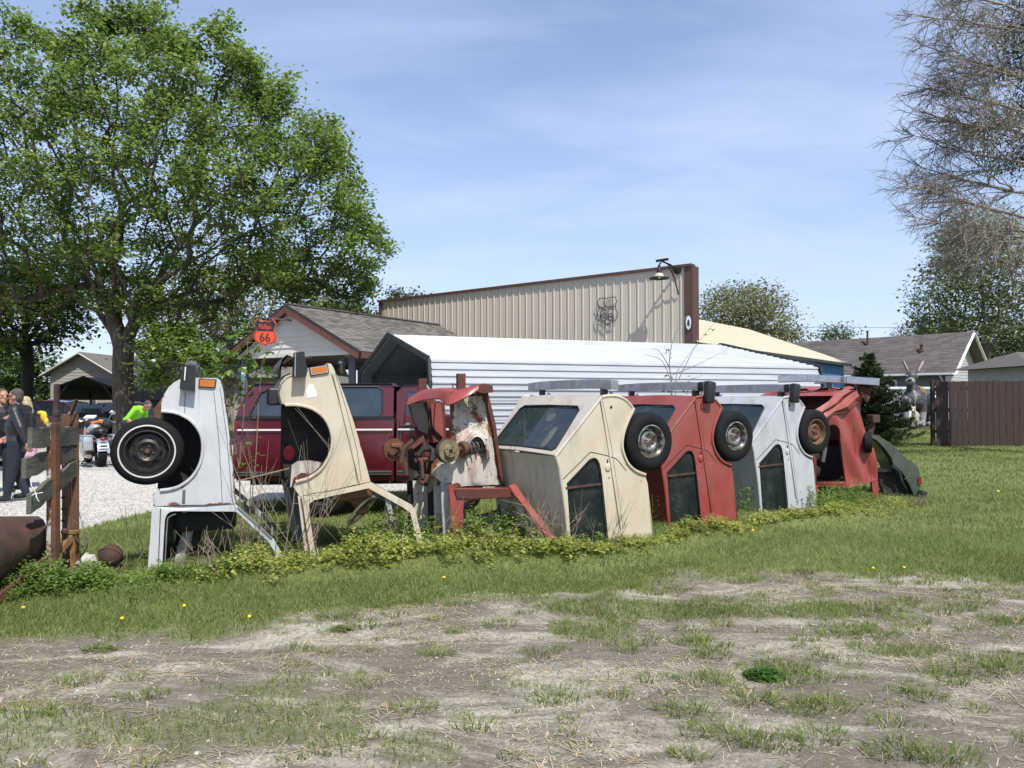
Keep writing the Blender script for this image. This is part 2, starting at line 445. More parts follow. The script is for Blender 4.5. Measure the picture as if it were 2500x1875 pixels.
M['white_siding'] = simple('white_vinyl_siding', (.60, .58, .53), .6, var=.09, scale=3)
M['grey_siding'] = simple('warm_grey_siding', (.31, .285, .25), .7, var=.14, scale=3)
M['sage_siding'] = simple('grey_green_siding', (.16, .17, .165), .7, var=.14, scale=3)
M['light_siding'] = simple('pale_gable_siding', (.40, .40, .385), .7, var=.1, scale=3)
M['white_vinyl'] = simple('white_vinyl_fence', (.72, .73, .75), .5, var=.06)
M['soffit'] = simple('brown_soffit_board', (.085, .062, .045), .8, var=.4, scale=5, stretch=(1, 6, 1))
M['post_grey'] = simple('grey_painted_post', (.115, .12, .135), .7, var=.3, scale=6)
M['dark_wood'] = simple('dark_stained_board', (.050, .026, .021), .75, scale=3, col2=(.026, .014, .012), stretch=(7, 7, .8), bump=.35, bscale=14)
M['grey_wood'] = simple('weathered_grey_board', (.135, .132, .098), .85, scale=2.4, col2=(.055, .060, .044), stretch=(1.2, 1.2, 9), bump=.5, bscale=10)
M['orange_wood'] = simple('new_cedar_board', (.36, .19, .085), .7, var=.3, scale=3, stretch=(6, 6, 1))
M['bark'] = simple('grey_brown_bark', (.115, .092, .070), .95, scale=3, col2=(.032, .026, .021), stretch=(5, 5, 1), bump=.9, bscale=9)
M['bark_dark'] = simple('dark_bark', (.055, .042, .033), .95, scale=3, col2=(.022, .018, .015), stretch=(5, 5, 1), bump=.7, bscale=9)
M['twig'] = simple('red_brown_twig', (.26, .225, .19), .9, var=.35, scale=5)
M['deadstem'] = simple('dry_stem', (.30, .235, .16), .9, var=.4, scale=7)
M['leather'] = simple('black_leather', (.020, .020, .022), .42, var=.4, scale=12, bump=.5, bscale=16)
M['denim'] = simple('dark_blue_denim', (.014, .020, .034), .85, var=.4, scale=12, bump=.4, bscale=24)
M['skin'] = simple('skin', (.44, .21, .145), .55, var=.2, scale=22)
M['hair_grey'] = simple('short_grey_hair', (.09, .075, .065), .8, var=.5, scale=45, bump=.5, bscale=90)
M['hair_blond'] = simple('blond_hair', (.50, .40, .23), .65, var=.35, scale=25, bump=.5, bscale=60)
M['hivis'] = simple('lime_green_shirt', (.26, .70, .035), .75, var=.15, scale=9)
M['yellow'] = simple('yellow_cloth', (.75, .47, .02), .7, var=.15)
M['pink'] = simple('pink_print_cloth', (.60, .16, .30), .8, col2=(.42, .42, .44), scale=14)
M['black_cloth'] = simple('black_cloth', (.018, .018, .020), .8, var=.4, scale=20)
M['orange'] = simple('orange_strap', (.80, .22, .05), .7, var=.2)
M['silver'] = simple('silver_bike_paint', (.50, .52, .55), .25, .55, var=.1, coat=.7)
M['white_sole'] = simple('white_sole', (.65, .65, .64), .7, var=.1)
M['statue_grey'] = simple('grey_fibreglass_fur', (.072, .069, .073), .55, scale=1.6, col2=(.042, .041, .046))
M['statue_dark'] = simple('dark_fibreglass_fur', (.032, .034, .042), .55, scale=1.6, var=.4)
M['statue_white'] = simple('white_fibreglass_fur', (.25, .25, .26), .55, var=.15, scale=2)
M['statue_pink'] = simple('pinkish_ear', (.34, .25, .24), .6, var=.2)
M['statue_black'] = simple('black_gloss', (.010, .010, .011), .2, var=.2)
M['tan_saddle'] = simple('tan_saddle_cloth', (.34, .20, .11), .7, var=.3, scale=4)
M['dog_cream'] = simple('cream_figure', (.48, .44, .34), .65, var=.2, scale=6)
M['stone'] = simple('pale_limestone', (.50, .48, .43), .85, var=.3, scale=30, bump=.3, bscale=60)
M['sign_orange'] = simple('orange_red_enamel', (.72, .075, .018), .35, var=.12, scale=4, coat=.3)
M['sign_black'] = simple('black_enamel', (.014, .012, .012), .35, var=.3, coat=.3)
M['sign_white'] = simple('white_enamel', (.72, .74, .74), .4, var=.06)
M['sign_teal'] = simple('teal_enamel', (.10, .34, .36), .5, var=.15)
M['lamp_cream'] = simple('cream_lamp_enamel', (.55, .50, .36), .4, var=.1)
M['iron'] = simple('black_iron', (.016, .014, .014), .5, .3, var=.3)
M['leaf_maple'] = leafmat('maple_leaves', (.095, .165, .030), (.215, .31, .066), .55, .9, (.37, .43, .13), .6, 1.35)
M['leaf_back'] = leafmat('darker_tree_leaves', (.055, .105, .030), (.12, .195, .055), .45, .5, (.20, .26, .08))
M['leaf_spring'] = leafmat('spring_haze_leaves', (.075, .105, .028), (.15, .18, .055), .35, .4)
M['leaf_sparse'] = leafmat('young_olive_leaves', (.17, .19, .085), (.28, .28, .13), .45, .4)
M['leaf_sap'] = leafmat('silver_maple_shoot_leaves', (.075, .15, .02), (.16, .25, .045), .4, 2, (.26, .28, .10))
M['leaf_soft'] = leafmat('soft_spring_leaves', (.15, .195, .085), (.27, .32, .15), .45, .4)
M['needle'] = leafmat('spruce_needles', (.035, .070, .028), (.085, .125, .040), .25, 1.5, (.24, .27, .09))
M['conifer'] = leafmat('dark_conifer_needles', (.028, .050, .030), (.050, .078, .042), .15, .6)
M['cy_needle'] = leafmat('cypress_fuzz', (.12, .15, .085), (.19, .22, .13), .4, .6)
M['weed'] = leafmat('nettle_leaves', (.24, .31, .06), (.52, .53, .15), .55, 1.8, (.74, .67, .27), .65, 1.25)
M['weed_green'] = leafmat('green_weed_leaves', (.13, .22, .045), (.26, .36, .09), .55, 1.3)
M['clover'] = leafmat('clover_leaves', (.06, .155, .025), (.12, .25, .045), .45, 3)
M['grass'] = leafmat('lawn_blades', (.125, .195, .045), (.245, .305, .085), .5, .55, (.42, .38, .18))
M['tuft'] = leafmat('tuft_blades', (.14, .20, .045), (.28, .33, .09), .5, 2.5, (.46, .39, .21))
M['straw'] = leafmat('straw_bits', (.34, .27, .17), (.56, .46, .30), .1, 3)
M['dandelion'] = simple('dandelion_yellow', (.85, .58, .01), .7, var=.15)
def rand_island(name, c1, c2, rough=.9, c3=None, bump=.3):
    m, t, b = _mat(name); g = t.nodes.new('ShaderNodeNewGeometry'); rc = t.nodes.new('ShaderNodeValToRGB')
    rc.color_ramp.elements[0].color = (*c1, 1); rc.color_ramp.elements[1].color = (*c2, 1)
    t.links.new(g.outputs['Random Per Island'], rc.inputs[0])
    c = _mix(t, _range(t, _noise(t, 14, 5, .7), .35, .7, 0, .35), rc.outputs[0], c3 or c1); t.links.new(c, b.inputs['Base Color'])
    b.inputs['Roughness'].default_value = rough; _bump(t, b, _noise(t, 90, 3, .6), bump, .01); return m

# ================================================================== ground
_perm = np.random.default_rng(5).random((256, 256))
def vnoise(x, y, seed=0):
    x = np.asarray(x, float) + seed * 17.31; y = np.asarray(y, float) + seed * 9.77
    xi = np.floor(x).astype(int); yi = np.floor(y).astype(int); fx = x - xi; fy = y - yi
    fx = fx * fx * (3 - 2 * fx); fy = fy * fy * (3 - 2 * fy)
    g = lambda a, b: _perm[a & 255, b & 255]
    return (g(xi, yi) * (1 - fx) + g(xi + 1, yi) * fx) * (1 - fy) + (g(xi, yi + 1) * (1 - fx) + g(xi + 1, yi + 1) * fx) * fy
def fbm(x, y, seed=0, o=4):
    s = 0; a = .5; t = 0
    for i in range(o):
        s = s + a * vnoise(x * 2 ** i, y * 2 ** i, seed + i); t += a; a *= .5
    return s / t
def sstep(a, b, x):
    t = np.clip((x - a) / (b - a), 0, 1); return t * t * (3 - 2 * t)
_dbx = [-30, -3.6, -2.9, -2.0, -1.4, -.6, 0, .8, 1.47, 2.0, 2.8, 3.9, 4.4, 5.5, 30]
_dby = [4.7, 4.95, 5.05, 5.2, 5.75, 6.0, 6.15, 6.35, 6.85, 6.9, 7.0, 7.0, 6.5, 6.2, 6.0]
def dirt_mask(x, y, isle=.8):
    b = np.interp(x, _dbx, _dby)
    n = (fbm(x * 1.6, y * 1.6, 3) - .5) * 1.1 + (fbm(x * 6, y * 6, 8) - .5) * .5
    m = sstep(-.22, .22, b - y + n)
    # grassy islands in the worn ground
    isl = fbm(x * 1.1 + 3, y * 1.9, 21, 3) + (fbm(x * 5, y * 5, 4) - .5) * .35
    m = m * (1 - isle * sstep(.63, .74, isl))
    d = ((x - .95) / .75) ** 2 + ((y - 5.75) / .33) ** 2 + (fbm(x * 5, y * 5, 9) - .5) * 1.6
    return m * (1 - (.05 + isle) * sstep(1.2, .5, d))
_gbx = [-60, -7.5, -5.7, -5.2, -5.0, -4.4, -3.6, -2, 2, 4, 5, 60]
_gby = [7.6, 7.8, 8.3, 9.2, 10.8, 11.7, 12.2, 13.2, 15.0, 17.5, 40, 60]
def gravel_mask(x, y):
    b = np.interp(x, _gbx, _gby) + (fbm(x * 1.3, y * 1.3, 12) - .5) * .9
    far = 33 + (fbm(x * .3, y * .3, 2) - .5) * 5
    return sstep(-.25, .25, y - b) * sstep(.6, -.6, y - far)
def gzn(x, y):
    t = np.clip((y - 12) / 30.0, 0, 1); return .5 * t * t * (3 - 2 * t) * sstep(-6, 3, x)
_wx = np.array([-3.95, -3.7, -3.19, -2.57, -1.71, -.62, .1, .63, 1.5, 1.84, 2.7, 3.28, 4.15, 5.2, 5.9])
_wy = np.array([5.85, 6.04, 6.3, 6.5, 7.0, 7.45, 7.35, 7.25, 7.70, 8.35, 8.85, 9.55, 10.1, 10.85, 11.5])
def bed(x, y):
    h = np.interp(x, [-4.5, -3, -1.5, 0, .6, 2, 3.5, 5.5, 6.5], [0, .04, .06, .10, .14, .13, .10, .05, 0]); d = y - np.interp(x, _wx, _wy)
    return h * sstep(-.45, .15, d) * sstep(2.2, .8, d)
def ground_z(x, y):
    near = sstep(16, 10, y)
    z = gzn(x, y) + near * ((fbm(x * .8, y * .8, 30) - .5) * .05 + (fbm(x * 7, y * 7, 31) - .5) * .022) + bed(x, y)
    return z
def axis_pts(fine0, fine1, step, lo, hi):
    a = list(np.arange(fine0, fine1, step)); s = step; q = fine1
    while q < hi: a.append(q); s *= 1.13; q += s
    a.append(hi); s = step; q = fine0 - step
    while q > lo: a.append(q); s *= 1.13; q -= s
    a.append(lo); return np.array(sorted(a))
gx = axis_pts(-6, 7, .07, -700, 700); gy = axis_pts(2.6, 10.5, .07, -60, 1500)
GX, GY = np.meshgrid(gx, gy); GZ = ground_z(GX, GY)
V = np.stack([GX.ravel(), GY.ravel(), GZ.ravel()], 1)
nx, ny = len(gx), len(gy); ii, jj = np.meshgrid(np.arange(nx - 1), np.arange(ny - 1)); q = (jj * nx + ii).ravel()
Fq = np.stack([q, q + 1, q + nx + 1, q + nx], 1)
gm, t, b = _mat('worn_lawn_and_gravel')
def attr(t, n):
    a = t.nodes.new('ShaderNodeAttribute'); a.attribute_name = n; return a.outputs['Fac']
n_big = _noise(t, 1.25, 12, .70, stretch=(.75, 1.5, 1), dist=1.0); n_mid = _noise(t, 6.5, 10, .72, stretch=(.8, 1.9, 1), dist=.6); n_fine = _noise(t, 45, 6, .7); n_grit = _noise(t, 220, 3, .7)
soil = _mix(t, _range(t, n_mid, .34, .66), (.130, .113, .088), (.240, .212, .167))
soil = _mix(t, _range(t, n_big, .48, .61, 0, .95), soil, (.49, .448, .362))
soil = _mix(t, _range(t, n_fine, .40, .62, 0, .6), soil, (.098, .086, .068))
soil = _mix(t, _range(t, n_grit, .66, .74, 0, .8), soil, (.48, .45, .39))
turf = _mix(t, _range(t, n_mid, .3, .7), (.13, .155, .052), (.20, .22, .080))
turf = _mix(t, _range(t, n_big, .44, .66, 0, .6), turf, (.115, .135, .040))
turf = _mix(t, _range(t, n_fine, .5, .75, 0, .4), turf, (.055, .060, .022))
vor = t.nodes.new('ShaderNodeTexVoronoi'); vor.inputs['Scale'].default_value = 26
tcv = t.nodes.new('ShaderNodeTexCoord'); t.links.new(tcv.outputs['Object'], vor.inputs['Vector'])
sepv = t.nodes.new('ShaderNodeSeparateColor'); t.links.new(vor.outputs['Color'], sepv.inputs[0])
grav = _mix(t, sepv.outputs[0], (.34, .33, .30), (.56, .545, .51))
grav = _mix(t, _range(t, n_big, .42, .62, 0, .6), grav, (.42, .385, .33))
grav = _mix(t, _range(t, vor.outputs['Distance'], .35, .75, 0, .5), grav, (.17, .16, .14))
c = _mix(t, attr(t, 'dirt'), turf, soil); c = _mix(t, attr(t, 'gravel'), c, grav)
t.links.new(c, b.inputs['Base Color']); b.inputs['Roughness'].default_value = .95; b.inputs['Specular IOR Level'].default_value = .15
_bump(t, b, n_fine, .6, .025)
ground = np_mesh('ground', V, Fq, gm, attr={'dirt': dirt_mask(V[:, 0], V[:, 1], .30), 'gravel': gravel_mask(V[:, 0], V[:, 1])}, smooth=True)
tag(ground, 'worn dirt and lawn ground running back into pale gravel', kind='structure')

# ------------------------------------------------------------------ grass
def blades(px, py, pz, h, w, lean, az=None, rng=NR):
    n = len(px); az = rng.random(n) * 2 * np.pi if az is None else az
    fa = rng.random(n) * 2 * np.pi
    dx, dy = np.cos(fa) * w / 2, np.sin(fa) * w / 2
    lx, ly = np.cos(az) * lean, np.sin(az) * lean
    P = np.stack([px, py, pz - .01], 1)
    a = np.stack([dx, dy, np.zeros(n)], 1); l = np.stack([lx, ly, np.zeros(n)], 1); u = np.stack([np.zeros(n), np.zeros(n), h], 1)
    V = np.stack([P - a, P + a, P - a * .75 + l * .35 + u * .6, P + a * .75 + l * .35 + u * .6, P + l + u * (1 - .25 * (lean / (h + .001))[:, None].clip(0, 1.6))], 1).reshape(-1, 3)
    k = np.arange(n)[:, None] * 5
    Fc = np.concatenate([k + [[0, 1, 2]], k + [[1, 3, 2]], k + [[2, 3, 4]]], 1).reshape(-1, 3)
    return V, Fc
def scatter(n, x0, x1, y0, y1, keep):
    x = NR.uniform(x0, x1, n); y = NR.uniform(y0, y1, n)
    m = (np.abs(x) < .70 * y + .4) & keep(x, y); return x[m], y[m]
def lawn_keep(x, y):
    return (NR.random(len(x)) > dirt_mask(x, y) * 1.02) & (NR.random(len(x)) > gravel_mask(x, y) * 1.03) & (NR.random(len(x)) < .35 + .9 * fbm(x * 1.4, y * 1.4, 40))
parts = []
for n, x0, x1, y0, y1, hh, ww in ((170000, -5, 6.5, 4.6, 9.2, .075, .0048), (95000, -7, 10, 9.2, 14, .07, .008), (80000, 3, 20, 14, 27, .07, .016), (30000, 8, 26, 27, 40, .08, .03)):
    x, y = scatter(n, x0, x1, y0, y1, lawn_keep); k = len(x)
    h = hh * (.45 + .9 * NR.random(k)) * (.7 + .6 * fbm(x * 2.2, y * 2.2, 41))
    parts.append(blades(x, y, ground_z(x, y), h, ww * (.7 + .6 * NR.random(k)), h * (.15 + NR.random(k) * 1.5)))
def merge(parts):
    o = 0; Vs = []; Fs = []
    for v, f in parts: Vs.append(v); Fs.append(f + o); o += len(v)
    return np.concatenate(Vs), np.concatenate(Fs)
V, Fc = merge(parts)
tag(np_mesh('grass', V, Fc, M['grass']), 'short green lawn grass round the upended cars', 'grass', kind='stuff')
# tufts scattered through the worn dirt
parts = []
x, y = scatter(760, -4, 5.5, 3.0, 7.2, lambda x, y: (NR.random(len(x)) < dirt_mask(x, y)) & (fbm(x * 1.3, y * 1.3, 50) > .40))
for cx, cy in zip(x, y):
    big = NR.random() ** 1.6; n = int(14 + 120 * big); r = .025 + .085 * big
    a = NR.random(n) * 6.283; d = r * np.sqrt(NR.random(n)) ; bx, by = cx + np.cos(a) * d * 1.4, cy + np.sin(a) * d
    h = (.022 + .042 * NR.random(n)) * (.75 + .7 * big)
    parts.append(blades(bx, by, ground_z(bx, by), h, .0042 + .003 * NR.random(n), h * (.3 + 1.2 * NR.random(n)), a + NR.normal(0, .5, n)))
x, y = scatter(30000, -4, 5.5, 2.9, 7.2, lambda x, y: (NR.random(len(x)) < dirt_mask(x, y)) & (NR.random(len(x)) < sstep(.42, .62, fbm(x * 2.1, y * 2.1, 51))))
h = .012 + .03 * NR.random(len(x)); parts.append(blades(x, y, ground_z(x, y), h, .003 + .003 * NR.random(len(x)), h * NR.random(len(x)) * 1.6))
x, y = scatter(150000, -4, 5.5, 2.9, 6.6, lambda x, y: NR.random(len(x)) > dirt_mask(x, y) + .12)
h = .018 + .045 * NR.random(len(x)); parts.append(blades(x, y, ground_z(x, y), h, .003 + .0032 * NR.random(len(x)), h * NR.random(len(x)) * 1.3))
V, Fc = merge(parts)
tag(np_mesh('grass_tufts', V, Fc, M['tuft']), 'thin yellow-green grass tufts sprouting in the bare dirt', 'grass', kind='stuff')
# straw and dead clippings lying on the dirt
x, y = scatter(46000, -4, 5.5, 2.8, 7.3, lambda x, y: (NR.random(len(x)) < dirt_mask(x, y) + .05) & (NR.random(len(x)) < .15 + 1.3 * sstep(.42, .66, fbm(x * 1.7, y * 2.4, 60))))
n = len(x); a = NR.random(n) * 3.14; L = .012 + .055 * NR.random(n) ** 2.5; w = .0012 + .0014 * NR.random(n); z = ground_z(x, y) + .004
d = np.stack([np.cos(a) * L, np.sin(a) * L, NR.normal(0, .004, n)], 1); s = np.stack([-np.sin(a) * w, np.cos(a) * w, np.zeros(n)], 1); P = np.stack([x, y, z], 1)
V = np.stack([P - d - s, P + d - s, P + d + s, P - d + s], 1).reshape(-1, 3); Fc = np.arange(4 * n).reshape(-1, 4)
tag(np_mesh('straw', V, Fc, M['straw']), 'dry straw and dead clippings strewn over the dirt', 'straw', kind='stuff')
# pebbles
def pebbles(x, y, r, name, label, mat):
    n = len(x); base = np.array([(1, 0, 0), (.3, .9, 0), (-.8, .5, 0), (-.7, -.6, 0), (.4, -.9, 0), (.1, .1, .62), (-.2, 0, .5)], float)
    V = base[None] * (r[:, None, None] * NR.uniform(.7, 1.3, (n, 7, 1))); a = NR.random(n) * 6.28; ca, sa = np.cos(a), np.sin(a)
    V = np.stack([V[..., 0] * ca[:, None] - V[..., 1] * sa[:, None], V[..., 0] * sa[:, None] + V[..., 1] * ca[:, None], V[..., 2]], -1)
    V += np.stack([x, y, ground_z(x, y) - .001], 1)[:, None]
    f = np.array([(0, 1, 5), (1, 2, 5), (2, 6, 5), (2, 3, 6), (3, 4, 6), (4, 5, 6), (4, 0, 5)]); Fc = (f[None] + np.arange(n)[:, None, None] * 7).reshape(-1, 3)
    return tag(np_mesh(name, V.reshape(-1, 3), Fc, mat), label, 'gravel', kind='stuff')
x, y = scatter(1500, -4, 5.5, 2.8, 7.2, lambda x, y: NR.random(len(x)) < dirt_mask(x, y))
x2, y2 = scatter(26000, -4, 5.5, 2.8, 7.2, lambda x, y: NR.random(len(x)) < dirt_mask(x, y, .3))
pebbles(x2, y2, .0025 + .009 * NR.random(len(x2)) ** 4, 'dirt_clods', 'crumbled clods of dry earth on the bare ground', rand_island('dry_earth_clods', (.15, .125, .098), (.42, .37, .29)))
pebbles(x, y, .003 + .009 * NR.random(len(x)) ** 3, 'pebbles', 'small pale pebbles scattered on the dirt', M['stone'])
x, y = scatter(42000, -10, 1, 8, 17, lambda x, y: NR.random(len(x)) < gravel_mask(x, y))
pebbles(x, y, .010 + .022 * NR.random(len(x)) ** 2, 'gravel_stones', 'loose white limestone gravel on the yard', M['stone'])

# ------------------------------------------------------------------ weeds at the foot of the cars
def leaf_quads(P, nrm_az, tilt, size, aspect=.8, fold=.15):
    """One four-cornered leaf per row of P."""
    n = len(P); ca, sa = np.cos(nrm_az), np.sin(nrm_az); ct, st = np.cos(tilt), np.sin(tilt)
    fw = np.stack([ca * ct, sa * ct, st], 1); sd = np.stack([-sa, ca, np.zeros(n)], 1); up = np.cross(fw, sd)
    s = size[:, None]; sd = sd * s * aspect / 2
    V = np.stack([P, P + fw * s * .5 - sd + up * s * fold, P + fw * s, P + fw * s * .5 + sd + up * s * fold], 1).reshape(-1, 3)
    k = np.arange(n)[:, None] * 4
    return V, np.concatenate([k + [[0, 1, 2]], k + [[0, 2, 3]]], 1).reshape(-1, 3)
def weed_patch(n, yoff, hmin, hmax, x0, x1, spread=.35, leaf=.030):
    x = NR.uniform(x0, x1, n); y = np.interp(x, _wx, _wy) + yoff + NR.normal(0, spread, n) * .6
    L = []; A = []; T = []; S = []
    fq = fbm(x * 2.1, y * 2.1, 70, 3); hh = (hmin * .35 + hmax * sstep(.30, .72, fq) * (.45 + .75 * NR.random(n)))
    kp = NR.random(n) < .25 + 1.2 * sstep(.30, .60, fq); x, y, hh = x[kp], y[kp], hh[kp]; n = len(x)
    for i in range(n):
        k = int(10 + hh[i] * 60); tt = NR.random(k) ** .7; a = NR.random(k) * 6.283; lean = NR.normal(0, .05, 2)
        r = NR.random(k) * .035
        L.append(np.stack([x[i] + lean[0] * tt + np.cos(a) * r, y[i] + lean[1] * tt + np.sin(a) * r, ground_z(x[i], y[i]) + hh[i] * tt], 1))
        A.append(a); T.append(NR.normal(.05, .45, k)); S.append(leaf * (.55 + .8 * NR.random(k)) * (1.15 - .45 * tt))
    return leaf_quads(np.concatenate(L), np.concatenate(A), np.concatenate(T), np.concatenate(S), .95)
V, Fc = merge([weed_patch(520, .20, .06, .23, -2.75, .3, .35, .038), weed_patch(260, .02, .05, .13, .2, 1.75, .12, .034), weed_patch(290, .02, .05, .12, 1.7, 4.3, .12, .034), weed_patch(260, .1, .04, .12, 4.2, 5.9)])
tag(np_mesh('yellow_green_weeds', V, Fc, M['weed']), 'yellow-green nettle weeds growing along the feet of the cars', 'weeds', kind='stuff')
V, Fc = merge([weed_patch(560, .18, .08, .22, -4.1, -2.4, .3, .034), weed_patch(430, .85, .08, .36, -2.7, 1.0, .6, .045), weed_patch(200, .45, .1, .3, 3.6, 5.6, .3, .034)])
tag(np_mesh('green_weeds', V, Fc, M['weed_green']), 'darker green ground ivy round the posts and behind the cars', 'weeds', kind='stuff')

# ================================================================== trees
def skeleton(limbs, tips, r_tip, rng, trunk_r=None, power=.46):
    """limbs: polylines, the first starts at the base; every tip hangs on the nearest sensible node. Returns nodes, parent, radius."""
    N = []; Pn = []
    def add(p, par): N.append(np.array(p, float)); Pn.append(par); return len(N) - 1
    for li, pl in enumerate(limbs):
        if li == 0: last = add(pl[0], -1); rest = pl[1:]
        else:
            d = [np.linalg.norm(q - np.array(pl[0])) for q in N]; last = int(np.argmin(d)); rest = pl[1:] if min(d) < .4 else pl
        for p in rest:
            a = N[last]; p = np.array(p, float); k = max(1, int(np.linalg.norm(p - a) / .9))
            for j in range(1, k + 1):
                q = a + (p - a) * j / k + (rng.normal(0, .05, 3) if j < k else 0); last = add(q, last)
    base = np.array(limbs[0][0]); fork = np.array(limbs[0][-1]); order = np.argsort(np.linalg.norm(tips - fork, axis=1)); tipidx = []
    for i in order:
        tpt = tips[i]; A = np.array(N); d = np.linalg.norm(A - tpt, axis=1)
        pref = (tpt - fork) * np.array([1, 1, .6]); pref = pref / (np.linalg.norm(pref) + 1e-6) + np.array([0, 0, .75]); pref /= np.linalg.norm(pref)
        pen = d * (1.75 - ((tpt - A) @ pref) / (d + 1e-6)) + .10 * np.linalg.norm(A - fork, axis=1)
        pen[A[:, 2] < fork[2] - .6] += 50
        k = int(np.argmin(pen)); a = A[k]; L = d[k]; m = max(1, min(5, int(L / .7) + 1)); last = k
        side = rng.normal(0, .10, 3) * L
        for j in range(1, m + 1):
            f = j / m; q = a + (tpt - a) * f + side * math.sin(f * math.pi) + np.array([0, 0, .07 * L * math.sin(f * math.pi)]); last = add(q, last)
        tipidx.append(last)
    cnt = np.zeros(len(N)); cnt[tipidx] += 1
    for i in range(len(N) - 1, 0, -1):
        if cnt[i] == 0: cnt[i] = .5
        if Pn[i] >= 0: cnt[Pn[i]] += cnt[i]
    rad = r_tip * np.maximum(cnt, 1) ** power
    if trunk_r: rad = rad * min(1.0, trunk_r / rad[0]) if rad[0] > trunk_r else rad
    if trunk_r:
        f = trunk_r / rad[0]; w = np.clip(cnt / cnt[0], 0, 1) ** .5; rad = rad * (1 + (f - 1) * w)
    return np.array(N), np.array(Pn), rad
def branch_mesh(N, Pn, rad, n=5, rng=NR):
    idx = np.where(Pn >= 0)[0]; a = N[Pn[idx]]; b = N[idx]; ra = np.minimum(rad[Pn[idx]], rad[idx] * 2.0); rb = rad[idx]
    d = b - a; d /= np.linalg.norm(d, axis=1)[:, None] + 1e-9; ref = np.where(np.abs(d[:, 2:3]) < .9, [[0, 0, 1.]], [[1., 0, 0]])
    u = np.cross(ref, d); u /= np.linalg.norm(u, axis=1)[:, None] + 1e-9; v = np.cross(d, u)
    th = np.arange(n) * 2 * np.pi / n
    ring = u[:, None] * np.cos(th)[None, :, None] + v[:, None] * np.sin(th)[None, :, None]
    A = a[:, None] - d[:, None] * ra[:, None, None] * .25 + ring * ra[:, None, None]; B = b[:, None] + ring * rb[:, None, None]
    V = np.concatenate([A, B], 1).reshape(-1, 3); k = np.arange(len(idx))[:, None] * 2 * n; j = np.arange(n); j2 = (j + 1) % n
    F = np.stack([k + j, k + j2, k + n + j2, k + n + j], -1).reshape(-1, 4)
    return V, F
def leaf_cloud(tips, per, spread, size, rng, droop=-.25, aspect=.8, flat=.7):
    n = len(tips) * per; c = np.repeat(tips, per, 0)
    o = rng.normal(0, 1, (n, 3)) * spread * np.array([1, 1, flat])
    return leaf_quads(c + o, rng.random(n) * 6.283, rng.normal(droop, .55, n), size * (.6 + .8 * rng.random(n)), aspect, .12)
def crown_tips(outline_xz, n, yc, depth, rng, bias=.0, margin=.25):
    poly = [(p[0], p[1]) for p in outline_xz]; xs = [p[0] for p in poly]; zs = [p[1] for p in poly]; out = []
    while len(out) < n:
        P = np.stack([rng.uniform(min(xs), max(xs), 400), rng.uniform(min(zs), max(zs), 400)], 1)
        P = P[in_poly(P, poly)]; d = edge_dist(P, poly); k = d > (margin * rng.random(len(d)) if margin >= 0 else -margin); P, d = P[k], d[k]
        half = depth * np.sqrt(np.clip(d / 3.2, .03, 1))
        y = yc + half * np.sin(rng.uniform(-1.57, 1.57, len(P)))
        out += [(p[0], yy, p[1]) for p, yy in zip(P, y)]
    return np.array(out[:n])
def tree(name, label, cat, base, limbs, tips, leaf, trunk_mat, leaf_mat, r_tip=.012, trunk_r=.3, group=None, seed=1, nside=5):
    rng = np.random.default_rng(seed); N, Pn, rad = skeleton(limbs, tips, r_tip, rng, trunk_r)
    o = thing(name, label, cat, base, 0, group)
    V, F = branch_mesh(N, Pn, rad, nside, rng)
    np_mesh('trunk', V, F, trunk_mat, o, smooth=True)
    if leaf:
        V, F = leaf_cloud(tips, leaf[0], leaf[1], leaf[2], rng, *leaf[3:]); np_mesh('crown', V, F, leaf_mat, o)
    return o
def outline(pts, D): return [(at(x, y, D).x, at(x, y, D).z) for x, y in pts]
def pts3(pts): return [tuple(at(x, y, D)) for x, y, D in pts]
# the big maple over the yard
rng = np.random.default_rng(11)
D = 27.0
mo = outline([(-260, 900), (-330, 620), (-260, 300), (-120, 130), (20, 70), (70, 45), (120, 90), (170, 110), (215, 60), (260, 20), (300, 12), (355, 12), (410, 35), (440, 80), (500, 95), (560, 65), (600, 70), (625, 130), (690, 180), (690, 245), (740, 230), (850, 285), (852, 330), (880, 400), (892, 455), (905, 520), (945, 545), (966, 620), (930, 650), (915, 715), (860, 735), (800, 700), (700, 770), (600, 720), (520, 830), (470, 800), (400, 870), (340, 800), (270, 800), (180, 720), (110, 800), (40, 780), (-60, 860)], D)
tips = crown_tips(mo, 1150, D + .8, 5.0, rng, margin=-.50)
ti2 = crown_tips(outline([(345, 880), (350, 800), (420, 780), (500, 790), (545, 820), (540, 880), (530, 940), (470, 920), (400, 940), (340, 960), (345, 900)], 25.5), 48, 25.5, 1.8, rng)
pol = np.array(mo); kk = rng.integers(0, len(pol), 260); ff = rng.random(260)[:, None]; e2 = pol[kk] * ff + pol[(kk + 1) % len(pol)] * (1 - ff)
cc = np.array([at(330, 520, D).x, at(330, 520, D).z]); dd = e2 - cc; dd /= np.linalg.norm(dd, axis=1)[:, None]; e2 = e2 + dd * rng.uniform(-.85, -.25, 260)[:, None]; e2 = e2[e2[:, 1] > at(0, 740, D).z]
ti3 = np.stack([e2[:, 0], D + rng.normal(0, 1.2, len(e2)), e2[:, 1]], 1)
tips = np.concatenate([tips, ti2, ti3])
gb = at(300, 1090, D); gb.z = gz(gb.x, gb.y)
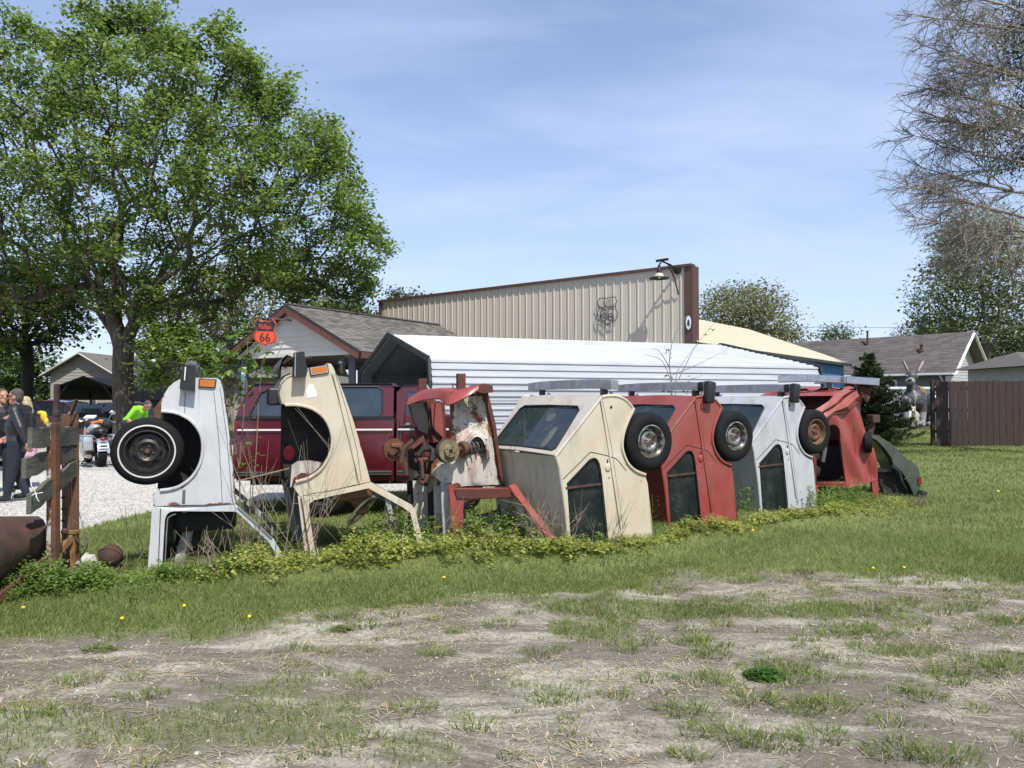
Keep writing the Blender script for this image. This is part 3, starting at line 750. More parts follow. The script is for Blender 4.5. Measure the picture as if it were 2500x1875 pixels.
limbs = [[tuple(gb + Vector((0, 0, -.15)))] + pts3([(302, 1000, D), (300, 905, D), (302, 850, D)]),
         pts3([(300, 850, D), (262, 740, D - .3), (225, 640, D - .8), (150, 520, D - 1.2), (90, 420, D - 1.5)]),
         pts3([(302, 850, D), (288, 720, D + .3), (286, 560, D + .6), (275, 380, D + .8), (290, 200, D + 1)]),
         pts3([(302, 850, D), (335, 720, D - .4), (372, 600, D - .8), (430, 470, D - 1), (470, 300, D - .9)]),
         pts3([(302, 850, D), (345, 760, D + .5), (440, 600, D + 1.2), (560, 460, D + 1.6), (640, 330, D + 1.7)]),
         pts3([(335, 720, D - .4), (460, 640, D - 1.2), (620, 560, D - 1.8), (780, 520, D - 2)]),
         pts3([(345, 760, D + .5), (520, 690, D + .2), (700, 640, D), (860, 620, D)]),
         pts3([(262, 740, D - .3), (190, 660, D + .8), (90, 620, D + 1.4), (-60, 560, D + 1.8)]),
         pts3([(302, 850, D), (240, 760, D + 1), (150, 700, D + 2.4), (20, 700, D + 3)])]
tree('maple_tree', 'large spreading green maple with forked trunk beside the gravel yard', 'tree', gb, limbs, tips, (88, .235, .140, -.25, .8, .75), M['bark'], M['leaf_maple'], .010, .36, seed=3, nside=8)
# trees on the left behind the yard
def easy_tree(name, label, px, D, outl, nt, leaf, lm, tm=None, depth=2.5, r_tip=.012, tr=.18, seed=1, group=None, base_py=None, forky=None):
    rng = np.random.default_rng(seed); o = outline(outl, D); tips = crown_tips(o, nt, D, depth, rng)
    b = at(px, 978, D); b.z = gz(b.x, b.y); zs = [p[1] for p in o]; fz = (min(zs) + .25 * (max(zs) - min(zs))) if forky is None else at(px, forky, D).z
    xs = sum(p[0] for p in o) / len(o)
    limbs = [[(b.x, b.y, b.z - .2), (b.x + .05, b.y, (b.z + fz) / 2), (b.x, b.y, fz)], [(b.x, b.y, fz), ((b.x + xs) / 2, b.y, fz * .6 + max(zs) * .4), (xs, b.y, max(zs) * .8 + fz * .2)]]
    return tree(name, label, 'tree', b, limbs, tips, leaf, tm or M['bark_dark'], lm, r_tip, tr, group, seed)
BG = 'trees standing behind the yard and houses'
easy_tree('yard_tree', 'dark-trunked tree left of the grey-sided house', 62, 33, [(-130, 900), (-160, 640), (-40, 600), (40, 640), (110, 610), (170, 700), (210, 800), (180, 860), (120, 830), (70, 900), (20, 880)], 230, (42, .42, .20), M['leaf_back'], seed=21, group=BG, depth=3, tr=.26, forky=840)
easy_tree('hedge_shrub', 'dense green shrub hedge behind the man in black leather', 60, 42, [(-120, 990), (-130, 880), (-40, 850), (30, 870), (100, 850), (128, 900), (128, 990)], 170, (46, .40, .22), M['leaf_back'], seed=22, depth=2.2, tr=.12)
easy_tree('thicket_tree', 'loose half-leafed tree behind the sign canopy', 560, 44, [(330, 860), (350, 700), (450, 640), (560, 610), (680, 640), (760, 690), (770, 750), (690, 800), (600, 850), (480, 880)], 330, (26, .55, .22), M['leaf_sparse'], tm=M['twig'], seed=23, group=BG, depth=4, tr=.25, r_tip=.02)
easy_tree('round_tree', 'smooth light green tree mound rising behind the shingled canopy roof', 830, 75, [(745, 800), (742, 748), (775, 730), (820, 727), (870, 735), (905, 752), (925, 790), (900, 830)], 150, (60, .62, .30), M['leaf_spring'], seed=24, group=BG, depth=4, tr=.3, r_tip=.02)
easy_tree('treetop', 'small leafy treetop above the beige metal wall', 1000, 62, [(945, 770), (948, 716), (970, 706), (1000, 716), (1040, 712), (1062, 722), (1070, 770)], 55, (30, .40, .25), M['leaf_spring'], seed=25, group=BG, depth=2, r_tip=.02)
easy_tree('broad_tree', 'broad bronze-green budding tree behind the tan metal roof', 1840, 70, [(1695, 800), (1692, 745), (1735, 705), (1790, 700), (1850, 688), (1890, 720), (1920, 745), (1945, 790), (1968, 840), (1850, 850), (1740, 840)], 300, (34, .62, .26), M['leaf_sparse'], tm=M['twig'], seed=26, group=BG, depth=5, tr=.4, r_tip=.022, forky=800)
easy_tree('small_pale_tree', 'small pale tree beyond the brown house roof', 2040, 110, [(1992, 850), (1998, 812), (2020, 798), (2045, 792), (2070, 802), (2088, 825), (2085, 850)], 75, (20, .7, .34), M['leaf_spring'], seed=27, group=BG, depth=3, r_tip=.03)
easy_tree('roadside_tree', 'row of light green trees over the brown house roof', 2260, 80, [(2185, 850), (2195, 810), (2225, 790), (2260, 770), (2300, 775), (2340, 800), (2350, 850)], 110, (34, .6, .28), M['leaf_spring'], seed=28, group=BG, depth=4, r_tip=.025)
easy_tree('sparse_tree', 'tall sparse grey-green tree behind the dark plank fence', 2412, 56, [(2268, 900), (2235, 730), (2262, 640), (2285, 590), (2330, 530), (2400, 512), (2440, 540), (2520, 590), (2580, 720), (2560, 900), (2430, 925), (2330, 900)], 620, (34, .62, .25), M['leaf_soft'], tm=M['twig'], seed=29, group=BG, depth=4.5, tr=.32, r_tip=.014, forky=860)
easy_tree('far_right_tree', 'green tree low behind the dark plank fence', 2490, 60, [(2370, 930), (2380, 850), (2440, 810), (2520, 800), (2590, 830), (2590, 930)], 150, (36, .6, .26), M['leaf_back'], seed=30, group=BG, depth=4, r_tip=.02)
# cedar top behind the bare cypress
easy_tree('dark_cedar', 'dark dense conifer behind the bare drooping branches', 2640, 30, [(2390, 380), (2375, 330), (2420, 240), (2400, 200), (2450, 120), (2440, 60), (2500, -80), (2700, -100), (2700, 420), (2520, 425), (2440, 415)], 150, (80, .30, .17, -.5, .35), M['conifer'], seed=31, group=BG, depth=2.5, tr=.35)

# bare cypress whose boughs reach in from the right
def cypress():
    rng = np.random.default_rng(44); D0 = 19.0; bx = at(2760, 978, D0).x
    o = thing('bare_cypress', 'bare drooping cypress boughs with fine brown twigs', 'tree', (bx, D0, gz(bx, D0)))
    N = [np.array((bx, D0, -.2))]; Pn = [-1]; rad = [.28]
    for z in np.arange(.8, 17, .7): N.append(np.array((bx + rng.normal(0, .03), D0, z))); Pn.append(len(N) - 2); rad.append(.28 * (1 - z / 19))
    tr = len(N); twigs = []; needles = []
    def bough(par, p1, r, sag, tw):
        k = 9; last = par; idx = []; p0 = N[par].copy()
        for j in range(1, k + 1):
            f = j / k; q = p0 + (p1 - p0) * f + np.array([0, 0, -sag * math.sin(f * 3.14)]) + rng.normal(0, .03, 3)
            N.append(q); Pn.append(last); rad.append(r * (1 - .85 * f)); last = len(N) - 1; idx.append(last)
        d = (p1 - p0) / np.linalg.norm(p1 - p0)
        for i in range(tw):
            f = .25 + .75 * rng.random() ** .8; j = min(k - 1, int(f * k)); s = N[idx[j]]
            L = (.5 + .8 * rng.random()) * (1.1 - .4 * f); v = d * (.6 + .4 * rng.random()) + rng.normal(0, .42, 3) + np.array([0, 0, -.12]); v /= np.linalg.norm(v)
            e = s + v * L; m = (s + e) / 2 + rng.normal(0, .03, 3)
            N.append(m); Pn.append(idx[j]); rad.append(.009); N.append(e); Pn.append(len(N) - 2); rad.append(.005)
            for q in range(7):
                g = rng.random(); b0 = s + (e - s) * (.15 + .85 * g); w = v * .8 + rng.normal(0, .5, 3) + np.array([0, 0, -.25]); w /= np.linalg.norm(w)
                twigs.append((b0, b0 + w * (.16 + .30 * rng.random())))
            for q in range(10):
                g = rng.random(); needles.append(s + (e - s) * g + rng.normal(0, .09, 3))
        return idx
    specs = [(2222, 30, 60), (2300, -40, 20), (2240, 110, 190), (2265, 215, 260), (2222, 265, 300), (2222, 330, 340), (2240, 410, 440), (2212, 455, 500), (2225, 530, 540), (2330, 640, 600), (2340, 300, 260), (2350, 150, 150), (2350, 560, 520)]
    for px, py, bpy_ in specs:
        D1 = D0 + rng.uniform(-1.8, 1.2); p1 = np.array(at(px + 10, py, D1)); z0 = at(2760, bpy_, D0).z - .4
        k = max(1, min(tr - 1, int(z0 / .7))); ix = bough(k, p1, .055 + .025 * rng.random(), .15, 28)
        for q in range(3):
            st = ix[rng.integers(2, 7)]; e = p1 * .75 + N[st] * .25 + rng.normal(0, .5, 3) * np.array([.6, 1, .8]); bough(st, e, .022, .06, 14)
    N2 = np.array(N); P2 = np.array(Pn); R2 = np.array(rad)
    V, F = branch_mesh(N2, P2, R2, 5); np_mesh('trunk', V, F, M['twig'], o)
    a = np.array([q[0] for q in twigs]); b = np.array([q[1] for q in twigs]); n = len(a)
    NN = np.concatenate([a, b]); PP = np.concatenate([np.full(n, -1), np.arange(n)]); V, F = branch_mesh(NN, PP, np.concatenate([np.full(n, .0055), np.full(n, .0035)]), 3)
    np_mesh('twigs', V, F, M['twig'], o)['kind'] = 'stuff'
    P = np.array(needles); n = len(P); V, F = leaf_quads(P, rng.random(n) * 6.28, rng.normal(-.5, .4, n), .05 + .06 * rng.random(n), .16, .02)
    np_mesh('crown', V, F, M['cy_needle'], o)['kind'] = 'stuff'
cypress()

# young spruce by the lawn
def spruce():
    rng = np.random.default_rng(9); D = 24.0; b = at(2140, 1095, D); bx = at(2120, 978, D).x; H = at(2118, 868, D).z - gz(bx, D)
    o = thing('spruce_tree', 'young dark green spruce behind the smashed red car', 'tree', (bx, D, gz(bx, D)))
    N = [np.array((bx, D, 0.))]; Pn = [-1]; rad = [.07]; P = []; Dr = []
    for z in np.linspace(.15, H, 24): N.append(np.array((bx + rng.normal(0, .015), D, z + gz(bx, D)))); Pn.append(len(N) - 2); rad.append(.07 * (1 - .9 * z / H))
    for i in range(1, 25):
        f = i / 24; Rr = 1.38 * (1 - f) ** .9 + .12
        for k in range(9 if f < .8 else 6):
            a = rng.random() * 6.283; L = Rr * (.65 + .5 * rng.random()); c0 = N[i]; last = i
            for j in range(1, 5):
                q = c0 + np.array([math.cos(a), math.sin(a), -.12 + .30 * (j / 4)]) * L * j / 4; N.append(q); Pn.append(last); rad.append(.012 * (1 - j / 5)); last = len(N) - 1
            m = int(120 * L + 24); g = rng.random(m) ** .6
            base = c0 + np.stack([np.cos(a) * L * g, np.sin(a) * L * g, (-.12 + .3 * g) * L * g], 1)
            lat = rng.normal(0, 1, m) * .16 * L * (1.1 - g)
            P.append(base + np.stack([-np.sin(a) * lat, np.cos(a) * lat, -np.abs(lat) * .25 + rng.normal(0, .02, m)], 1)); Dr.append(a + np.sign(lat) * .7 + rng.normal(0, .5, m))
    V, F = branch_mesh(np.array(N), np.array(Pn), np.array(rad), 5); np_mesh('trunk', V, F, M['bark_dark'], o)
    P = np.concatenate(P); A = np.concatenate(Dr); n = len(P)
    parts = [leaf_quads(P, A + rng.normal(0, .4, n), rng.normal(.12, .4, n), .07 + .07 * rng.random(n), .30, .05) for q in range(2)]
    V, F = merge(parts); np_mesh('crown', V, F, M['needle'], o)
spruce()
# far-off belt of woods closing the horizon
rng = np.random.default_rng(77); th = rng.uniform(-1.45, 1.45, 900); rr_ = rng.uniform(165, 200, 900)
tips = np.stack([np.sin(th) * rr_, np.cos(th) * rr_, .5 + rng.random(900) * (3.0 + 3.5 * fbm(th * 9, th * 3, 5))], 1)
V, F = leaf_cloud(tips, 26, 1.3, 1.1, rng, 0, .9, .7)
tag(np_mesh('distant_woods', V, F, M['leaf_back']), 'low belt of distant green woods along the horizon', 'woods', kind='stuff')

# ================================================================== buildings
def text_shape(txt, size, extrude=.004, mb=None, fn=None, align='CENTER', narrow=1.0):
    """Adds lettering to mb; fn(x, y, z) maps the flat text (x right, y up, z out) into the scene."""
    cu = bpy.data.curves.new('lettering', 'FONT'); cu.body = txt; cu.size = size; cu.align_x = align; cu.extrude = extrude; cu.resolution_u = 3
    ob = bpy.data.objects.new('lettering', cu); C.objects.link(ob)
    dg = bpy.context.evaluated_depsgraph_get(); me = bpy.data.meshes.new_from_object(ob.evaluated_get(dg))
    mb.add([fn(v.co.x * narrow, v.co.y, v.co.z) for v in me.vertices], [tuple(p.vertices) for p in me.polygons])
    bpy.data.objects.remove(ob); bpy.data.curves.remove(cu); bpy.data.meshes.remove(me)
M['shingle'] = rand_island('grey_asphalt_shingles', (.085, .078, .070), (.205, .19, .17))
M['shingle_brown'] = rand_island('brown_asphalt_shingles', (.080, .070, .066), (.135, .118, .110))
def shingles(o, origin, along, slope, L, S, course, tab, mat, clip=None, name='shingles'):
    """Overlapping shingle courses on a roof plane: origin at the eave corner, unit vectors along the eave and up the slope."""
    origin, along, slope = Vector(origin), Vector(along).normalized(), Vector(slope).normalized(); nrm = along.cross(slope)
    if nrm.z < 0: nrm = -nrm
    mb = MB(); rows = int(S / course + .999)
    for r in range(rows):
        x = -rnd.random() * tab; y0 = r * course; y1 = min(y0 + course * 1.25, S)
        while x < L:
            a, b2 = max(0, x + .003), min(L, x + tab * rnd.uniform(.85, 1.1) - .003)
            if b2 > a + .01 and (clip is None or clip((a + b2) / 2, y0)):
                h = .016 + rnd.random() * .006
                P = lambda s, u, z: origin + along * s + slope * u + nrm * z
                mb.add([P(a, y0, .004), P(b2, y0, .004), P(a, y0, h), P(b2, y0, h), P(a, y1, .005), P(b2, y1, .005)], [(0, 1, 3, 2), (2, 3, 5, 4), (0, 2, 4), (1, 5, 3)])
            x = b2 + .006 if b2 > x else x + tab
    q = mb.build(name, mat, o, fix=False); q['kind'] = 'stuff'; return q

# ---------------------------------------------------------------- white sheet-metal carport
def carport(name, label, org, g, L, w, ze, zr, course_w, mats, front_open=True, roof_courses=4, wall=True, leg=.0):
    e = Vector((math.cos(g), math.sin(g), 0)); n = Vector((-math.sin(g), math.cos(g), 0)); O = Vector((org[0], org[1], 0)); Z = Vector((0, 0, 1))
    O.z = gz(*org); o = thing(name, label, 'carport', O)
    def sheet(a, b, out, l0, l1, mat, ribs):
        mb = MB(); prof = []
        k = ribs
        for i in range(k):
            for f, h in ((0, 0), (.62, 0), (.70, .026), (.90, .026), (.98, 0)): prof.append((i + f, h))
        prof.append((k, 0)); 
        vs = []
        for f, h in prof:
            q = a + (b - a) * (f / k) + out * h
            vs += [q + e * l0, q + e * l1]
        m = len(prof); mb.add(vs, [(2 * i, 2 * i + 1, 2 * i + 3, 2 * i + 2) for i in range(m - 1)])
        return mb.build('panel', mat, o, fix=False)
    for side in (0, 1):
        ev = O + n * (0 if side == 0 else 2 * w); out = -n if side == 0 else n
        bend = ev + out * .10 + Z * (ze - .42); top = ev + Z * ze; ridge = O + n * w + Z * zr
        if wall:
            k = max(1, int((ze - .42) / course_w)); 
            for i in range(k):
                z0, z1 = (ze - .42) * i / k, (ze - .42) * (i + 1) / k
                sheet(ev + out * (.10 + .012) + Z * (z0 + .01), ev + out * .10 + Z * z1, out, 0, L + rnd.uniform(-.03, .03), mats[0], 3)
        sheet(bend, top, (out + Z * .4).normalized(), 0, L, mats[0], 3)
        sl = (ridge - top); up = sl.cross(e).normalized(); up = up if up.z > 0 else -up
        for i in range(roof_courses):
            sheet(top + sl * (i / roof_courses), top + sl * ((i + 1) / roof_courses) + up * .012, up, -.06, L + .05, mats[0], 4)
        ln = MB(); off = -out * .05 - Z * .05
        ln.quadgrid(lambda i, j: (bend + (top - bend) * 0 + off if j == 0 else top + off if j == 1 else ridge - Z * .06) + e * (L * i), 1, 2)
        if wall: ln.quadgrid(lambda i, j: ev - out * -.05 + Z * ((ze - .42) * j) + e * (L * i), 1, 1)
        ln.build('shade_sheet', mats[2], o, fix=False)  # added inner sheet, its dark colour stands for shade under the roof
        for l in ([0.0] if wall else [0.0, L]) + [L]:
            fr = MB(); f0 = e * (l - .05 if l == 0 else l + .05)
            seq = [ev + out * .11 + Z * .0, bend + out * .01, top + out * .02 + Z * .02, ridge + Z * .03]
            for p, q in zip(seq[:-1], seq[1:]): fr.bar(p + f0, q + f0, .05, .11, up=e.cross(q - p))
            fr.build('trim', mats[1], o)
        for l in (np.linspace(.3, L - .3, 5)):
            ps = MB(); ps.bar(ev - out * .02 + e * l, ev - out * .02 + e * l + Z * (ze - .4), .06, .06); ps.bar(ev - out * .02 + e * l + Z * (ze - .42), ev - out * .10 + e * l + Z * (ze - .06), .06, .06); ps.bar(ev - out * .10 + e * l + Z * (ze - .07), O + n * w + e * l + Z * (zr - .09), .06, .06)
            ps.bar(ev - out * .05 + e * l + Z * (ze - .75), ev - out * .9 + e * l + Z * (ze - .02), .05, .05); ps.build('frame', mats[1], o)
    return o
carport('metal_carport', 'long white ribbed metal carport with open charcoal gable end', (-1.58, 14.967), .365, 9.5, 3.834, 2.334, 3.106, .34, (M['white_metal'], M['dark_frame'], M['shade_inside']))

# ---------------------------------------------------------------- beige metal building with false front
WR = Vector((5.6, 24.0, 0)); WL = Vector((-.788, .616, 0)); WN = Vector((-.616, -.788, 0)); WM = -WN; ZZ = Vector((0, 0, 1)); WH = 5.77; WLEN = 14.3
bb = thing('metal_building', 'long beige ribbed metal building with brown trim and tan roof', 'building', (WR.x, WR.y, gz(WR.x, WR.y)))
def wall_pt(l, z, out=0.0): return WR + WL * l + ZZ * z + WN * out
pm = None
npan = int(WLEN / .305)
for i in range(npan):
    if pm is None:
        mb = MB(); prof = [(0, 0), (.02, .030), (.05, .030), (.07, 0), (.135, 0), (.145, .008), (.155, 0), (.215, 0), (.225, .008), (.235, 0), (.305, 0)]
        vs = []
        for x, h in prof: vs += [wall_pt(x, .1, h), wall_pt(x, WH, h)]
        mb.add(vs, [(2 * k, 2 * k + 1, 2 * k + 3, 2 * k + 2) for k in range(len(prof) - 1)])
        first = mb.build('panel', M['beige_metal'], bb, fix=False); pm = first
    else:
        q = first.copy(); C.objects.link(q); q.location = WL * (.305 * i)
mb = MB(); mb.box(wall_pt(WLEN / 2, WH / 2 - .05, -.11), (WLEN, .20, WH - .02), Matrix((WL, WN, ZZ)).transposed()); mb.build('wall_core', M['beige_metal'], bb)
mb = MB(); mb.bar(wall_pt(-.05, WH + .02, -.05), wall_pt(WLEN + .05, WH + .02, -.05), .30, .085); mb.build('roof_edge_trim', M['brown_trim'], bb)
mb = MB(); mb.box(wall_pt(.10, WH / 2, .02), (.22, .06, WH), Matrix((WL, WN, ZZ)).transposed()); mb.box(wall_pt(-.05, WH / 2, -.16), (.08, .44, WH), Matrix((WL, WN, ZZ)).transposed()); mb.build('corner_trim', M['brown_trim'], bb)
mb = MB(); mb.box(wall_pt(WLEN - .08, WH / 2, .02), (.16, .06, WH), Matrix((WL, WN, ZZ)).transposed()); mb.build('corner_trim', M['brown_trim'], bb)
EZ, RZ, HW, BL = 3.45, 5.33, 4.9, 17.4
e0 = WR + WM * .3; e1 = WR + WM * BL
def roofp(l, f, dz=0): return WR + WM * l + WL * (HW * f - .25 * (1 - f)) + ZZ * (EZ + (RZ - EZ) * f + dz - .10 * (1 - f))
mb = MB(); k = 76
sl = (WL * HW + ZZ * (RZ - EZ)).normalized(); un = Vector(WM).cross(sl); un = un if un.z > 0 else -un
vs = []
prof = []
for i in range(k):
    for f, h in ((0, 0), (.12, .03), (.26, .03), (.38, 0)): prof.append(((i + f) / k, h))
prof.append((1, 0))
for f, h in prof: vs += [roofp(.2 + (BL + .1) * f, 0) + un * h, roofp(.2 + (BL + .1) * f, 1) + un * h]
mb.add(vs, [(2 * i, 2 * i + 1, 2 * i + 3, 2 * i + 2) for i in range(len(prof) - 1)])
mb.add([roofp(.2, 1), roofp(BL + .3, 1), roofp(BL + .3, 1) + WL * HW - ZZ * (RZ - EZ), roofp(.2, 1) + WL * HW - ZZ * (RZ - EZ)], [(0, 1, 2, 3)])
mb.build('roof', M['tan_roof'], bb, fix=False)
mb = MB(); mb.bar(roofp(.2, 0, -.06), roofp(BL + .3, 0, -.06), .05, .12); mb.build('eave_trim', M['dark_frame'], bb)
mb = MB(); vs = []; prof = []; k = 70
for i in range(k):
    for f, h in ((0, 0), (.15, .025), (.3, .025), (.45, 0)): prof.append(((i + f) / k, h))
prof.append((1, 0)); wo = -WL
for f, h in prof: vs += [WR + WM * (.35 + (BL - .5) * f) + wo * h + ZZ * .2, WR + WM * (.35 + (BL - .5) * f) + wo * h + ZZ * (EZ - .02)]
mb.add(vs, [(2 * i, 2 * i + 1, 2 * i + 3, 2 * i + 2) for i in range(len(prof) - 1)])
mb.build('side_wall', M['blue_metal'], bb, fix=False)
mb = MB(); a, c_, d_ = WR + WM * (BL - .15), WR + WM * (BL - .15) + WL * HW, WR + WM * (BL - .15) + WL * 2 * HW
mb.add([a + ZZ * .2, a + ZZ * EZ, c_ + ZZ * RZ, d_ + ZZ * EZ, d_ + ZZ * .2], [(0, 1, 2, 3, 4)]); mb.build('rear_wall', M['beige_metal'], bb, fix=False)
# wire road shield on the wall
def wall_at(px, py, out=0.0):
    d = ray(px, py); o = Vector((0, 0, CAM_H)); t = (WR + WN * out - o).dot(WN) / d.dot(WN); p = o + d * t
    return ((p - WR).dot(WL), p.z)
l0, z0 = wall_at(1486, 760); 
sh = thing('wire_road_shield', 'black wire road shield reading US 66 on the beige wall', 'sign', wall_pt(l0, z0 - .48, .10))
sw, shh = .39, .47
def shp(x, y, o=.10): return wall_pt(l0 - x * sw, z0 + y * shh, o)
half = [(0, .86), (.30, .98), (.55, .92), (.74, 1.0), (.98, .66), (.80, .42), (.82, .15), (1.0, -.15), (1.0, -.45), (.80, -.72), (.35, -.84), (0, -1.02)]
full = half + [(-x, y) for x, y in half[::-1]]
mb = MB(); mb.tube([shp(*p) for p in full] + [shp(*full[0])], .014, 5); mb.build('outline', M['iron'], sh)
mb = MB(); mb.tube([shp(-.80, .30), shp(.80, .30)], .013, 5); mb.build('crossbar', M['iron'], sh)
def six(cx, cy, s):
    pts = [(cx + s * .55, cy + s * .8)] + [(cx + s * .62 * math.cos(a), cy + s * .35 + s * .62 * math.sin(a)) for a in np.linspace(.7, 3.14, 6)] + [(cx - s * .62, cy - s * .4)]
    lo = [(cx + s * .62 * math.cos(a), cy - s * .4 + s * .6 * math.sin(a)) for a in np.linspace(3.14, 3.14 + 6.28, 14)]
    return pts + lo
for cx in (-.36, .36):
    mb = MB(); mb.tube([shp(*p) for p in six(cx, -.28, .45)], .014, 5); mb.build('numeral', M['iron'], sh)
    mb = MB(); mb.tube([wall_pt(l0 - cx * sw, z0 - .42 * shh, 0), shp(cx, -.42)], .012, 4); mb.build('standoff', M['iron'], sh)
mb = MB(); mb.tube([shp(-.36, .76), shp(-.36, .48), shp(-.26, .40), shp(-.12, .40), shp(-.05, .48), shp(-.05, .76)], .011, 5); mb.build('letter', M['iron'], sh)
mb = MB(); mb.tube([shp(.36, .72), shp(.26, .78), shp(.13, .72), shp(.13, .62), shp(.34, .54), shp(.36, .46), shp(.26, .39), shp(.12, .44)], .011, 5); mb.build('letter', M['iron'], sh)
# gooseneck lamp at the corner
l0, z0 = wall_at(1655, 660)
lp = thing('gooseneck_lamp', 'black gooseneck barn lamp with cream shade on the beige wall corner', 'lamp', wall_pt(l0, z0, .05))
T = Vector((l0, z0, 0))
mb = MB(); mb.lathe([(0, 0), (.13, 0), (.13, .05), (.05, .08), (0, .08)], wall_pt(l0, z0, .02), WN, 14); mb.build('wall_plate', M['iron'], lp)
arm = [wall_pt(l0, z0, .06), wall_pt(l0 + .10, z0 + .14, .32), wall_pt(l0 + .22, z0 + .22, .66), wall_pt(l0 + .26, z0 + .12, .74)]
mb = MB(); mb.tube(arm, .030, 8); mb.bar(wall_pt(l0 + .40, z0 + .24, .70), wall_pt(l0 + .02, z0 + .27, .62), .07, .07); mb.build('arm', M['iron'], lp)
mb = MB(); mb.tube([wall_pt(l0 + .14, z0 + .17, .42), wall_pt(l0 + .02, z0 - .25, .22), wall_pt(l0 - .04, z0 - .78, .05)], .022, 6); mb.build('brace', M['iron'], lp)
hc = wall_pt(l0 + .27, z0 + .10, .75)
mb = MB(); mb.lathe([(0, 0), (.04, 0), (.05, -.12), (.075, -.16), (.08, -.27), (.02, -.28)], hc, ZZ, 14); mb.build('socket', M['iron'], lp, True)
mb = MB(); mb.lathe([(.08, -.26), (.13, -.29), (.15, -.35), (.20, -.375)], hc, ZZ, 28); mb.mi = 1; mb.lathe([(.19, -.37), (.305, -.405), (.315, -.435), (.30, -.432), (.15, -.38), (.05, -.33)], hc, ZZ, 28); mb.build('shade', [M['lamp_cream'], M['iron']], lp, True)
mb = MB(); mb.ball(hc + ZZ * -.38, .05, 10); mb.build('bulb', M['sign_white'], lp, True)
# oval bell sign on the corner
l0, z0 = wall_at(1684, 788)
bs = thing('bell_sign', 'small oval white sign with a dark bell on the brown corner', 'sign', wall_pt(l0, z0 - .35, .06))
f2 = lambda x, y, o: wall_pt(l0 - x, z0 + y, o)
mb = MB(); n = 20; mb.plate(f2, [(.105 * math.cos(i * 6.283 / n), .25 * math.sin(i * 6.283 / n)) for i in range(n)], (), .06, .09); mb.build('board', M['sign_black'], bs)
mb = MB(); mb.plate(f2, [(.09 * math.cos(i * 6.283 / n), .22 * math.sin(i * 6.283 / n)) for i in range(n)], (), .09, .096); mb.build('face', M['sign_white'], bs)
mb = MB(); mb.plate(f2, [(-.055, -.08), (.055, -.08), (.037, -.03), (.03, .06), (0, .10), (-.03, .06), (-.037, -.03)], (), .096, .102); mb.plate(f2, [(-.018, -.12), (.018, -.12), (.018, -.09), (-.018, -.09)], (), .096, .102); mb.build('bell', M['sign_black'], bs)

# ---------------------------------------------------------------- canopy with shingled gable
FR = Vector((-4.735, 22.8, 0)); FL = Vector((-9.03, 25.5, 0)); GE = (FR - FL).normalized(); GM = Vector((-GE.y, GE.x, 0)); BZ = 3.04; GW = (FR - FL).length
MID = (FR + FL) / 2; AZ = 4.42; OV = .62; FO = .30
cn = thing('gable_canopy', 'station canopy with white sided gable and grey shingled roof', 'canopy', (MID.x, MID.y, gz(MID.x, MID.y)))
slope_rate = (AZ + .12 - 2.97) / (GW / 2 + OV)
def gab(u, z, out=0.0): return MID + GE * u + ZZ * z - GM * out
nb = 8; bh = (AZ - BZ) / nb
for i in range(nb):
    z0 = BZ + bh * i; z1 = min(AZ, z0 + bh + .012); h0 = (AZ - z0) / (AZ - BZ) * GW / 2; h1 = max(.01, (AZ - z1) / (AZ - BZ) * GW / 2)
    mb = MB(); mb.add([gab(-h0, z0, .050), gab(h0, z0, .050), gab(h1, z1, .008), gab(-h1, z1, .008), gab(-h0, z0, 0), gab(h0, z0, 0), gab(h1, z1, 0), gab(-h1, z1, 0)], [(0, 1, 2, 3), (0, 4, 5, 1), (1, 5, 6, 2), (3, 2, 6, 7), (0, 3, 7, 4), (4, 7, 6, 5)]); mb.build('siding_board', M['white_siding'], cn)
RL = 7.55
for sgn in (-1, 1):
    eave0 = MID + GE * (sgn * (GW / 2 + OV)) - GM * FO + ZZ * 2.97; rid0 = MID - GM * FO + ZZ * (AZ + .12)
    L = RL + FO; up = (rid0 - eave0); S = up.length
    # the roof sheet runs until it meets the beige wall
    def wall_len(p):
        t = (WR - p).dot(WN) / GM.dot(WN); return t - .02
    la, lb = wall_len(eave0), wall_len(rid0)
    mb = MB(); nn = GM.cross(up).normalized(); nn = nn if nn.z > 0 else -nn
    q = [eave0, eave0 + GM * la, rid0 + GM * lb, rid0]; mb.add([p for p in q] + [p - nn * .09 for p in q], [(0, 1, 2, 3), (4, 7, 6, 5), (0, 4, 5, 1), (1, 5, 6, 2), (2, 6, 7, 3), (3, 7, 4, 0)]); mb.build('roof_deck', M['brown_trim'], cn)
    shingles(cn, eave0 + nn * .002, GM, up, max(la, lb), S, .14, .30, M['shingle'], clip=lambda s, y, la=la, lb=lb, S=S: s < la + (lb - la) * y / S - .1)
    mb = MB(); mb.bar(eave0 - nn * .13 - GM * .02, rid0 - nn * .13 - GM * .02, .05, .20, up=nn); mb.build('fascia', M['maroon_trim'], cn)
    mb = MB(); mb.bar(eave0 - nn * .02 - GM * .03, rid0 - nn * .02 - GM * .03, .05, .05, up=nn); mb.build('drip_edge', M['sign_black'], cn)
    mb = MB(); mb.bar(eave0 - ZZ * .10 + GE * (.02 * sgn), eave0 - ZZ * .10 + GM * la + GE * (.02 * sgn), .04, .18); mb.build('eave_board', M['brown_trim'], cn)
mb = MB(); mb.bar(MID - GM * FO + ZZ * (AZ + .145), MID + GM * (RL - .1) + ZZ * (AZ + .145), .22, .04); mb.build('ridge_cap', M['shingle_brown'], cn)
mb = MB(); mb.bar(gab(-GW / 2 - .05, BZ - .06, .02), gab(GW / 2 + .05, BZ - .06, .02), .08, .12); mb.build('beam', M['white_siding'], cn)
